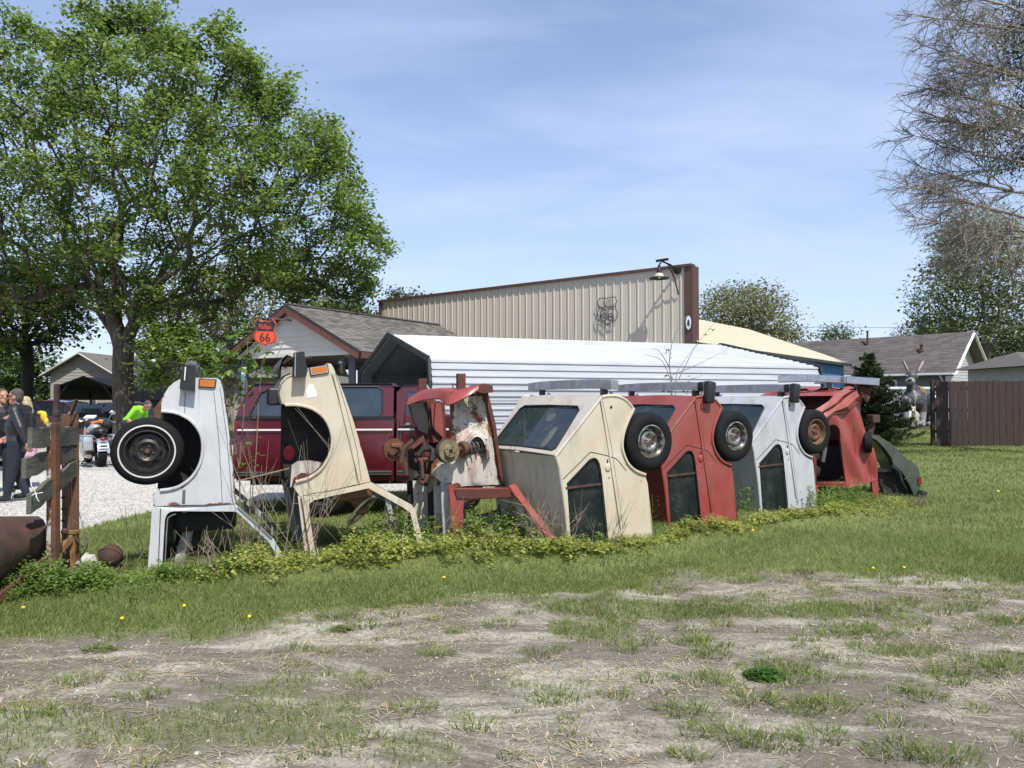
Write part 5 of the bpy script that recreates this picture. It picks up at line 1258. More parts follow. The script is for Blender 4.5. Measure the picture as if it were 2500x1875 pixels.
def hatch_warp(u, v, w):
    t = min(1.0, max(0.0, (-.42 - u) / .62)); s_ = min(1.0, max(0.0, (u + .42) / .6))
    return .78 + (w - .78) * (1 - .13 * t * t * (1.6 - .6 * t) - .045 * s_ * s_)
S4 = Side((1.41, 7.93), R(30)); S4.warp = hatch_warp
ARCH4 = [(1546, 997), (1532, 1026), (1521, 1056), (1517, 1085), (1521, 1108), (1533, 1133), (1552, 1150), (1574, 1158)]
def rear_car(S, col, roofcol, rim, label, marker=None, cap=True, sticker=False, lift=0.0, glassm='glass_dark', seed=0, bmx=1.0):
    o = thing('upended_hatchback', label, 'car', S.o, 0, 'hatchbacks planted tail up in a row')
    U = lambda pts: [(u, v + lift) for u, v in S4.uvs(pts)]
    W = 1.56
    tail = U([(1470, 969), (1490, 966), (1510, 968), (1530, 978), (1546, 997)])
    arch = smooth_line(U(ARCH4), 3); sill = U([(1574, 1158), (1581, 1180), (1603, 1370)])
    roof = U([(1357, 1114), (1366, 1140), (1371, 1175), (1382, 1250), (1393, 1370)])
    outer = tail[:-1] + arch + sill[1:] + roof[::-1]
    win = smooth_line(U([(1384, 1182), (1430, 1133), (1441, 1122), (1452, 1119), (1460, 1126), (1466, 1146), (1474, 1215), (1487, 1345)]), 2) + U([(1395, 1345)])
    for w0, w1 in ((0, .022), (W - .022, W)):
        mb = MB(); mb.plate(S.p, outer, [win], w0, w1, .07); sp = mb.build('side_panel', col, o, True)
        if w0 == 0: near = sp
    # roof, tail, wheel tunnel and floor
    mb = MB(); strip(mb, S, [roof[0]] + smooth_line(roof, 2), .0, W, -.028, 10); mb.build('roof', roofcol, o, True)
    mb = MB(); strip(mb, S, smooth_line(tail, 3), .0, W, .02, 8); mb.build('tail_panel', col, o, True)
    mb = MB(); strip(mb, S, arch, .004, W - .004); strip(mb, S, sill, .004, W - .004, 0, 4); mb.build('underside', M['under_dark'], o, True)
    for w in (.006, W - .006):
        for ln_, nm in ((smooth_line(roof, 2), 'roof_edge'), ([roof[0], tail[0]], 'hatch_edge'), (smooth_line(tail, 2), 'tail_edge')):
            mb = MB(); mb.tube([S.p(u, v, w) for u, v in ln_], .017, 8); mb.build(nm, col if nm != 'roof_edge' else roofcol, o, True)
    # hatch as a framed plate with its own glass
    a, b = Vector((*roof[0], 0)), Vector((*tail[0], 0)); d = b - a; L = d.length; d /= L
    nrm = Vector((-d.y, d.x, 0))
    hf = lambda s, w, t: S.p(a.x + d.x * s + nrm.x * (t + .022 * math.sin(math.pi * w / W)), a.y + d.y * s + nrm.y * (t + .022 * math.sin(math.pi * w / W)), w)
    fr = [(0.0, .002)] + [(0.0, W * i / 8) for i in range(1, 8)] + [(0, W - .002), (L, W - .002)] + [(L, W * i / 8) for i in range(7, 0, -1)] + [(L, .002)]
    hole = [(L * .07, .10), (L * .07, W / 2), (L * .07, W - .10), (L * .10, W - .06), (L * .74, W - .17), (L * .80, W - .24), (L * .80, W / 2), (L * .80, .24), (L * .74, .17), (L * .10, .06)]
    mb = MB(); mb.plate(hf, fr, [hole], 0, .018); ht = mb.build('hatch', roofcol, o)
    gm_ = [((s - L * .43) * 1.035 + L * .43, (w - W / 2) * 1.02 + W / 2) for s, w in hole]
    mb = MB(); mb.plate(hf, gm_, (), .004, .009); mb.build('hatch_glass', M[glassm], ht)
    mb = MB(); mb.tube([hf(s, w, .020) for s, w in hole] + [hf(*hole[0], .020)], .010, 6); mb.build('gasket', M['black_plastic'], ht)
    if sticker:
        mb = MB(); mb.plate(lambda s, w, t: hf(s + L * .60, w + .62, t), [(-.04, -.06), (.03, -.08), (.07, -.02), (.05, .05), (.06, .10), (-.01, .07), (-.05, .03)], (), .0012, .0032); mb.build('sticker', M['paper_cream'], ht)
        mb = MB(); mb.plate(lambda s, w, t: hf(s + L * .30, w + .38, t), [(-.15, -.03), (-.10, -.07), (.02, -.06), (.10, -.04), (.12, .02), (.05, .05), (0, .03), (-.09, .05), (-.14, .03)], (), .0012, .0032); mb.build('sticker', M['paper_cream'], ht)
    # side glass with its divider
    gl = [((u - .5 * (win[0][0] + win[-2][0])) * 1.02 + .5 * (win[0][0] + win[-2][0]), v) for u, v in win]
    mb = MB(); mb.plate(S.p, gl, (), .020, .024); mb.build('side_glass', M['glass_dirty'], near)
    mb = MB(); q = [S.p(u, v, .002) for u, v in win]; mb.tube(q, .008, 6); mb.build('gasket', M['black_plastic'], near)
    p, q = U([(1381, 1192), (1467, 1182)]); mb = MB(); mb.bar(S.p(*p, .008), S.p(*q, .008), .02, .022, up=-S.n); mb.build('window_bar', M['rust_dark'], near)
    # seams, grooves, handle
    seam(S, smooth_line(U([(1371, 1173), (1408, 1137), (1438, 1107), (1449, 1105), (1500, 1118), (1515, 1132), (1529, 1150)]), 3), near, 'door_seam')
    seam(S, U([(1464, 980), (1482, 1080), (1512, 1290)]), near, 'groove', .0022, M['groove'])
    seam(S, U([(1471, 978), (1492, 1085), (1521, 1290)]), near, 'groove', .0022, M['groove'])
    mb = MB(); mb.bar(S.p(*U([(1466, 978)])[0], -.004), S.p(*U([(1515, 1290)])[0], -.004), .012, .022, up=-S.n); mb.build('moulding', col, near)
    h = U([(1484, 1141), (1483, 1128), (1487, 1166)])
    mb = MB(); mb.ball(S.p(*h[0], -.002), (.035, .012, .045), 12, Matrix((S.e, S.n, Vector((0, 0, 1)))).transposed()); mb.build('door_handle', col, near, True)
    mb = MB(); mb.box(S.p(*h[1], -.002), (.014, .012, .055), Matrix((S.e, S.n, Vector((0, 0, 1)))).transposed(), .004); mb.build('handle_slot', M['seam'], near)
    mb = MB(); mb.lathe([(0, 0), (.006, 0), (.006, .006), (0, .008)], S.p(*h[2], 0), -S.n, 8); mb.build('lock', M['seam'], near)
    mk = U([(1492, 994)])[0]
    if marker: mb = MB(); mb.box(S.p(mk[0], mk[1], -.004), (.085, .016, .075), Matrix((S.e, S.n, Vector((0, 0, 1)))).transposed(), .008); mb.build('side_marker', M['red_lens'], near)
    else: mb = MB(); mb.lathe([(0, 0), (.014, 0), (.014, .004), (0, .005)], S.p(*mk, 0), -S.n, 12); mb.build('marker_hole', M['seam'], near)
    # wheel arch lip, wheels, axle
    mb = MB(); mb.tube([S.p(u + .004, v, -.006) for u, v in arch], [.016] * len(arch), 6); mb.build('arch_lip', col if cap is False else col, near, True)
    wc = (0.0, 1.13 + lift)
    make_wheel(S, wc[0], wc[1], -.055, o, rim)
    make_wheel(S, wc[0], wc[1], W + .04, o, M['steel_rust'], dirr=1)
    mb = MB(); mb.tube([S.p(wc[0], wc[1], .10), S.p(wc[0], wc[1], W - .10)], .045, 8); mb.tube([S.p(wc[0] - .02, wc[1], .3), S.p(-.30, wc[1] - .1, .3)], .03, 6); mb.build('rear_axle', M['rust_dark'], o)
    # seats seen dimly through the glass
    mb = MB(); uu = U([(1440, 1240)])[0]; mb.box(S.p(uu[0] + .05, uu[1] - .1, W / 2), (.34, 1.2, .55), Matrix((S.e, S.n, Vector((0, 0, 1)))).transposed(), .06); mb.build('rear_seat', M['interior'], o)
    # bumper standing off the tail on two brackets
    br = U([(1498, 941), (1500, 964)]); bu, bv = br[0]; l0, l1 = -.02, W + .02
    mb = MB(); n = 14
    prof = [(-.05, -.045), (.055, -.045), (.062, 0), (.055, .045), (-.05, .045), (-.03, 0)]
    vs = []
    for j in range(n + 1):
        f = j / n; w = l0 + (l1 - l0) * f; cr = .018 * (1 - (2 * f - 1) ** 4)
        for pu, pv in prof: vs.append(S.p(bu + pv, bv + pu * .9 + cr, w))
    k = len(prof); fs = [(j * k + i, j * k + (i + 1) % k, (j + 1) * k + (i + 1) % k, (j + 1) * k + i) for j in range(n) for i in range(k)] + [tuple(range(k)), tuple(n * k + i for i in range(k))]
    mb.add(vs, fs); bp = mb.build('bumper', M['alu'], o, True)
    for w in (.16, W - .22):
        mb = MB(); mb.bar(S.p(bu, br[1][1] - .03, w), S.p(bu, bv - .02, w), .07, .09); mb.tube([S.p(bu + .05, br[1][1] - .01, w), S.p(bu + .09, br[1][1] + .03, w), S.p(bu + .12, br[1][1] + .0, w)], .008, 5); mb.build('bracket', M['black_plastic'], bp)
    if cap:
        mb = MB(); mb.box(S.p(bu + .02, bv - .055, -.045), (.12, .085, .25), Matrix((S.e, S.n, Vector((0, 0, 1)))).transposed() @ Matrix.Rotation(R(8), 3, 'Y'), .02)
        mb.box(S.p(bu + .005, bv + .01, .03), (.12, .10, .11), Matrix((S.e, S.n, Vector((0, 0, 1)))).transposed(), .02); mb.build('bumper_end', M['black_plastic'], bp, True)
        # drooping splash guard below the arch
        g = arch[-9:]; mb = MB(); mb.tube([S.p(u + .03, v - .012, .01) for u, v in g], [.01] + [.028] * (len(g) - 2) + [.012], 6); mb.build('splash_guard', M['black_plastic'], near, True)
    return o
rear_car(S4, M['cream_paint'], M['cream_grey'], M['steel_chrome'], 'cream hatchback planted tail up with cream stickers in its hatch glass', sticker=True, cap=False)
S5 = Side((2.62, 9.09), R(30)); S5.warp = hatch_warp; rear_car(S5, M['red_paint'], M['red_paint'], M['steel_chrome'], 'red hatchback planted tail up between the cream one and the white one', marker=True)
S6 = Side((4.06, 10.34), R(30)); S6.warp = hatch_warp; rear_car(S6, M['white_paint2'], M['white_paint2'], M['steel_rust'], 'white hatchback planted tail up with a rusty wheel rim')

# ---------------------------------------------------------------- smashed red car
def smashed_car():
    S = Side((5.18, 11.55), R(28)); W = 1.5; col = M['red_paint2']
    o = thing('smashed_hatchback', 'crumpled red hatchback shell planted on end with torn chrome bumper', 'car', S.o)
    U = S.uvs
    outer = U([(1984, 1090), (1996, 1062), (2010, 1022), (2035, 1003), (2062, 985), (2084, 972), (2092, 955), (2108, 960), (2104, 985), (2105, 1010), (2109, 1040), (2118, 1078), (2127, 1092), (2134, 1094), (2138, 1130), (2143, 1172), (2107, 1181), (2071, 1188), (1986, 1188)])
    win = smooth_line(U([(1992, 1112), (2008, 1060), (2020, 1041), (2034, 1036), (2046, 1048), (2053, 1085)]), 3) + U([(2062, 1176), (1992, 1178)])
    rn = random.Random(4)
    for w0, w1 in ((0, .025), (W, W - .025)):
        mb = MB(); mb.plate(lambda u, v, w: S.p(u, v, w + .03 * math.sin(u * 14 + v * 9)), outer, [win], w0, w1, .06); pn = mb.build('side_panel', col, o, True)
        if w0 == 0: near = pn
    right = U([(2108, 960), (2104, 985), (2105, 1010), (2109, 1040), (2118, 1078), (2134, 1094)]); sill = U([(2134, 1094), (2138, 1130), (2143, 1172)])
    mb = MB(); strip(mb, S, right, .03, W - .03); strip(mb, S, sill, .03, W - .03); mb.build('underside', M['rust_red'], o)
    mb = MB(); strip(mb, S, U([(2143, 1172), (2107, 1181), (2071, 1188), (1986, 1188)]), .03, W - .03); mb.build('sill', col, o)
    rl = U([(1984, 1090), (1986, 1188)]); mb = MB(); strip(mb, S, rl, .03, W - .03); mb.build('roof', col, o)
    mb = MB(); strip(mb, S, [(u + .03, v) for u, v in U([(1996, 1100), (1996, 1186)])], .06, W - .06); strip(mb, S, U([(2100, 1100), (2105, 1178)]), .06, W - .06); mb.build('inner_trim', M['interior'], o)
    # crumpled pillars: folded strips
    def folded(pts_a, pts_b, w, name, mat=col):
        mb = MB(); n = len(pts_a); A_, B_ = U(pts_a), U(pts_b)
        P = lambda i, j: S.p(*(A_[i] if j == 0 else B_[i] if j == 2 else ((A_[i][0] + B_[i][0]) / 2, (A_[i][1] + B_[i][1]) / 2)), w + (.035 * math.sin(i * 2.3) - .045 * (j == 1)))
        mb.quadgrid(P, n - 1, 2); mb.quadgrid(lambda i, j: P(i, j) + S.n * .02, n - 1, 2); mb.build(name, mat, o)
    folded([(2062, 950), (2045, 962), (2020, 980), (1996, 1000), (1984, 1012)], [(2084, 956), (2064, 972), (2040, 988), (2008, 1012), (1996, 1024)], .0, 'pillar')
    folded([(2090, 952), (2070, 966), (2046, 984), (2020, 1000), (2000, 1020)], [(2108, 966), (2092, 984), (2066, 1000), (2036, 1012), (2012, 1026)], -.02, 'pillar')
    mb = MB(); c = U([(2012, 1027), (2030, 1010), (2056, 1006), (2080, 992), (2094, 978)]); mb.tube([S.p(u, v, -.02) for u, v in c], [.008, .02, .03, .02, .008], 6); mb.build('dent_fold', M['rust_red'], near, True)
    # tail edge runs across the width, dented
    tl = U([(2066, 951), (2084, 946), (2100, 950), (2110, 962)]); mb = MB(); ns = 16
    P = lambda i, j: S.p(tl[i][0] + rn.uniform(-.02, .02), tl[i][1] + .03 * math.sin(j * 1.7) * (j < 10) + rn.uniform(-.012, .012) + .02 * j / ns, -.02 + (W + .04) * j / ns)
    g = [[P(i, j) for i in range(4)] for j in range(ns + 1)]; mb.quadgrid(lambda i, j: g[j][i], 3, ns); mb.quadgrid(lambda i, j: g[j][i] - Vector((0, 0, .035)), 3, ns); mb.build('tail_panel', col, o)
    mb = MB(); hs = U([(2040, 966), (2070, 951)]); strip(mb, S, hs, .02, W, .0, 6); mb.build('hatch_frame', col, o)
    mb = MB(); [mb.tube([S.p(*U([(2084, 950)])[0], W), S.p(*U([(2000, 1020)])[0], W)], .05, 6)]; mb.build('far_pillar', col, o)
    # stray crumpled flap
    mb = MB(); fl = [S.p(*p, w) for p, w in zip(U([(2088, 944), (2112, 950), (2118, 968), (2106, 984), (2092, 968), (2100, 958)]), (-.06, -.12, -.05, -.08, -.1, -.02))]; mb.add(fl, [(0, 1, 5), (1, 2, 5), (2, 3, 4), (2, 4, 5), (0, 5, 4)]); mb.build('torn_flap', M['rust_red'], o)
    # legs
    for (a, b) in (((2128, 1176), (2144, 1250)), ((1986, 1186), (1997, 1250))):
        mb = MB(); q = U([a, (b[0], a[1] - 2), (b[0] + 2, b[1]), (a[0] + 9, b[1])]); mb.plate(S.p, q, (), .0, .03); mb.build('door_pillar', col, o)
        mb = MB(); strip(mb, S, [q[1], q[2]], .03, .14); mb.build('pillar_return', col, o)
    # seat, belt and rags in the dark
    mb = MB(); c = U([(2015, 1140)])[0]; RT = Matrix((S.e, S.n, Vector((0, 0, 1)))).transposed()
    mb.box(S.p(c[0], c[1] - .05, .45), (.34, .5, .16), RT @ Matrix.Rotation(.35, 3, 'Y'), .05); mb.box(S.p(c[0] - .02, c[1] + .12, .4), (.30, .45, .14), RT @ Matrix.Rotation(-.3, 3, 'Y'), .05); mb.build('seat', M['black_cloth'], o)
    mb = MB(); mb.bar(S.p(*U([(2036, 1130)])[0], .2), S.p(*U([(2046, 1078)])[0], .2), .03, .05); mb.build('belt_post', M['post_grey'], o)
    mb = MB(); mb.bar(S.p(*U([(2028, 1194)])[0], .1), S.p(*U([(2040, 1225)])[0], .1), .05, .008); mb.box(S.p(*U([(2041, 1228)])[0], .1), (.05, .02, .06), RT); mb.build('seat_belt', M['chrome'], o)
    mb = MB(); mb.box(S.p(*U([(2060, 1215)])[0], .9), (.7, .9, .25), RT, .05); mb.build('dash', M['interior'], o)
    # bent chrome bumper in two pieces
    for (pa, wa), (pb, wb) in ((((2065, 926), .10), ((2048, 921), 1.15)), (((2104, 934), -.30), ((2062, 926), .55))):
        mb = MB(); a, b = S.p(*U([pa])[0], wa), S.p(*U([pb])[0], wb); m_ = (a + b) / 2 + Vector((0, 0, .02)); mb.bar(a, m_, .05, .115, bev=.012); mb.bar(m_, b, .05, .115, bev=.012); mb.build('bumper', M['chrome'], o)
    for pp, w in (((2072, 946), .35), ((2092, 946), .0)):
        mb = MB(); q = U([pp])[0]; mb.bar(S.p(q[0], q[1] - .05, w), S.p(q[0], q[1] + .09, w), .06, .06); mb.build('bracket', M['black_plastic'], o)
    # stub axle and trailing arm
    c = U([(2120, 1080), (2128, 1022)]); mb = MB(); mb.lathe([(0, .0), (.06, 0), (.15, .0), (.16, .03), (.16, .10), (.06, .12), (0, .12)], S.p(*c[0], -.05), S.n + S.e * -.9, 24); mb.build('hub_drum', M['rubber'], o, True)
    mb = MB(); mb.bar(S.p(*c[0], .02), S.p(c[1][0], c[1][1] - .05, -.02), .05, .08); mb.box(S.p(*c[1], -.03), (.16, .12, .12), RT, .01); mb.build('trailing_arm', M['rust_dark'], o)
    seam(S, U([(2084, 990), (2086, 1080), (2096, 1183)]), near, 'panel_seam', .003); seam(S, U([(2118, 1095), (2128, 1176)]), near, 'panel_seam', .003)
    mb = MB(); mb.tube([S.p(u, v, .0) for u, v in win] + [S.p(*win[0], 0)], .010, 5); mb.build('window_lip', M['rust_red'], near)
smashed_car()

# ---------------------------------------------------------------- green quarter panel
def green_panel():
    S = Side((6.05, 12.3), R(14)); U = S.uvs; col = M['green_paint']; W = .9
    o = thing('green_quarter', 'dark green hatchback rear corner half sunk in the lawn', 'car', S.o)
    top = smooth_line(U([(2124, 1061), (2145, 1063), (2153, 1069), (2180, 1086), (2206, 1113), (2238, 1137), (2245, 1156), (2248, 1178), (2246, 1196), (2238, 1206)]), 3)
    inner = U([(2232, 1210), (2222, 1186), (2209, 1162), (2200, 1149), (2186, 1140), (2180, 1130), (2178, 1120), (2160, 1094), (2140, 1074), (2128, 1068)])
    mb = MB(); mb.plate(S.p, top + inner, (), 0, .03); pn = mb.build('quarter_panel', col, o)
    mb = MB(); strip(mb, S, top, .01, W, .02, 6); mb.build('tail', col, o, True)
    mb = MB(); strip(mb, S, inner, .02, .10); mb.build('window_return', M['black_plastic'], o)
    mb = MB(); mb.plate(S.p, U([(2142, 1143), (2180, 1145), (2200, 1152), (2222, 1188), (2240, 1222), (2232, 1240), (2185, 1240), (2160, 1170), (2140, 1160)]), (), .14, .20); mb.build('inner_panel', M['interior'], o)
    mb = MB(); mb.bar(S.p(*U([(2142, 1148)])[0], .08), S.p(*U([(2195, 1150)])[0], .08), .04, .05); mb.bar(S.p(*U([(2176, 1136)])[0], -.02), S.p(*U([(2194, 1150)])[0], -.02), .04, .06, bev=.01); mb.bar(S.p(*U([(2194, 1150)])[0], .0), S.p(*U([(2203, 1175)])[0], .02), .04, .05); mb.build('bare_frame', M['black_plastic'], o)
    mb = MB(); mb.plate(S.p, U([(2240, 1166), (2248, 1164), (2247, 1182), (2240, 1183)]), (), -.02, .10); mb.build('tail_lamp', M['red_lens'], o)
    mb = MB(); c = U([(2247, 1210)])[0]; RT = Matrix((S.e, S.n, Vector((0, 0, 1)))).transposed(); mb.box(S.p(c[0], c[1], .3), (.12, .8, .17), RT @ Matrix.Rotation(.25, 3, 'Y'), .03); mb.build('bumper', M['black_plastic'], o)
    seam(S, U([(2207, 1170), (2226, 1164), (2245, 1161)]), pn, 'crease', .006, col)
green_panel()

# ---------------------------------------------------------------- white front half (nose up)
def rot3(S): return Matrix((S.e, S.n, Vector((0, 0, 1)))).transposed()
def front_white():
    S = Side((-3.245, 6.90), R(20)); U = S.uvs; W = 1.5; col = M['white_paint']
    S.warp = lambda u, v, w: .75 + (w - .75) * (1.02 - .05 * min(1, abs(u - .42) / .45) ** 2)
    o = thing('white_front_half', 'white front half of a car planted nose up with a whitewall tyre', 'car', S.o)
    top = U([(394, 985), (396, 970), (412, 945), (424, 934), (438, 926), (483, 922), (530, 923), (538, 928)])
    right = U([(538, 928), (545, 955), (556, 1030), (569, 1145), (575, 1228)]); bot = U([(575, 1230), (500, 1232), (442, 1233), (377, 1236), (373, 1206)])
    arch = smooth_line(U([(391, 1197), (415, 1194), (440, 1186), (469, 1164), (489, 1130), (495, 1090), (488, 1056), (467, 1028), (440, 1012), (418, 1006), (394, 1004)]), 3)
    mb = MB(); mb.plate(S.p, top + right[1:] + bot + arch, (), 0, .022, .06); fd = mb.build('fender', col, o, True)
    mb = MB(); mb.tube([S.p(u, v, -.008) for u, v in arch], [.014] * len(arch), 6); mb.build('arch_lip', col, fd, True)
    mb = MB(); mb.plate(S.p, top + right[1:] + bot + arch, (), W - .022, W); mb.build('far_fender', col, o)
    mb = MB(); strip(mb, S, right, .022, W - .022, -.0, 8); mb.build('hood', M['rust_post'], o, True)
    mb = MB(); strip(mb, S, [(u + .012, v) for u, v in right], .02, .10); mb.build('gutter_rail', M['rust'], o)
    mb = MB(); strip(mb, S, top, .022, W - .022, 0, 4); mb.build('nose_panel', col, o, True)
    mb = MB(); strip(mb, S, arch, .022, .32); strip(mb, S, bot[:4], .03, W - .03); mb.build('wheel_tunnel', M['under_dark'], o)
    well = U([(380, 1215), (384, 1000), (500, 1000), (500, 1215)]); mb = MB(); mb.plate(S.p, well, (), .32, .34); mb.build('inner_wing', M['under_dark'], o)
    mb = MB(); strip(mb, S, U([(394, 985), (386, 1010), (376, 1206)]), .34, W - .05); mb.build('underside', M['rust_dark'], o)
    # rusted apron sticking out behind the tyre
    mb = MB(); mb.plate(S.p, U([(372, 1000), (394, 972), (398, 1010), (388, 1024), (376, 1016)]), (), .06, .08); mb.build('apron', M['rust'], o)
    # door opening and windscreen pillar
    frame = U([(371, 1236), (575, 1231), (668, 1316), (700, 1372), (690, 1380), (655, 1322), (580, 1252), (572, 1249)]) + smooth_line(U([(425, 1248), (412, 1252), (404, 1264), (401, 1290), (394, 1420)]), 3) + U([(358, 1420), (366, 1320)])
    mb = MB(); mb.plate(S.p, frame, (), .004, .05); mb.build('door_frame', col, o)
    mb = MB(); mb.plate(S.p, frame, (), W - .05, W - .004); mb.build('door_frame', M['grey_sheet'], o)
    seam(S, U([(392, 1242), (386, 1400)]), fd, 'sill_seam', .004); seam(S, smooth_line(U([(430, 1255), (414, 1262), (408, 1280), (402, 1400)]), 3), fd, 'door_seal', .006, M['alu'])
    mb = MB(); mb.bar(S.p(*U([(580, 1238)])[0], .002), S.p(*U([(664, 1314)])[0], .002), .012, .02, up=-S.n); mb.build('pillar_trim', M['alu'], o)
    mb = MB(); strip(mb, S, U([(371, 1236), (366, 1320), (358, 1420)]), .05, W - .05); mb.build('floor_pan', M['grey_sheet'], o)
    mb = MB(); mb.box(S.p(*U([(500, 1275)])[0], .75), (.55, 1.2, .22), rot3(S), .05); mb.box(S.p(*U([(455, 1330)])[0], .55), (.22, .5, .5), rot3(S) @ Matrix.Rotation(.2, 3, 'Y'), .08); mb.build('dash', M['interior'], o)
    mb = MB(); mb.tube([S.p(*p, w) for p, w in zip(U([(448, 1250), (455, 1300), (440, 1360), (430, 1400)]), (.2, .3, .35, .3))], [.05, .045, .06, .05], 8); mb.build('torn_seat_edge', M['grey_sheet'], o)
    # amber marker and bumper end
    mk = U([(484, 945), (486, 924), (529, 926), (526, 948)]); cu = [(u * .86 + .14 * sum(p[0] for p in mk) / 4, v * .80 + .20 * sum(p[1] for p in mk) / 4) for u, v in mk]
    mb = MB(); mb.plate(S.p, mk, (), -.012, .0); mf = mb.build('marker_frame', M['black_plastic'], o)
    mb = MB(); mb.plate(S.p, cu, (), -.022, -.010); mb.build('marker_lamp', M['amber'], mf)
    mb = MB(); mb.plate(S.p, U([(440, 950), (446, 892), (478, 894), (477, 956)]), (), -.10, .05); be = mb.build('bumper_end', M['black_plastic'], o)
    mb = MB(); c = U([(464, 902)])[0]; mb.tube([S.p(c[0], c[1], -.03), S.p(c[0] + .01, c[1] + .03, .10), S.p(c[0], c[1] + .03, W)], .06, 8); mb.build('bumper_bar', M['post_grey'], be, True)
    mb = MB(); q = U([(453, 897), (456, 897), (453, 930), (451, 928)]); mb.plate(S.p, q, (), -.103, -.099); mb.build('bird_streak', M['white_plain'], be)
    # body grooves
    seam(S, U([(522, 957), (534, 1070), (543, 1226)]), fd, 'groove', .0025, M['groove']); seam(S, U([(537, 945), (553, 1060), (568, 1228)]), fd, 'groove', .0025, M['groove'])
    seam(S, U([(452, 958), (451, 1008)]), fd, 'panel_gap', .0025); mb = MB(); mb.plate(S.p, U([(446, 1196), (453, 1195), (452, 1230), (444, 1230)]), (), -.003, .002); mb.build('tape_stripe', M['post_grey'], fd)
    wc = U([(361, 1101)])[0]; make_wheel(S, wc[0], wc[1], -.07, o, M['steel_black'], white=True, R_=.300, rr=.185)
    mb = MB(); mb.tube([S.p(wc[0], wc[1], .02), S.p(wc[0] + .1, wc[1] + .02, .5), S.p(wc[0] + .15, wc[1], W - .2)], .04, 8); mb.build('axle', M['rust_dark'], o)
front_white()

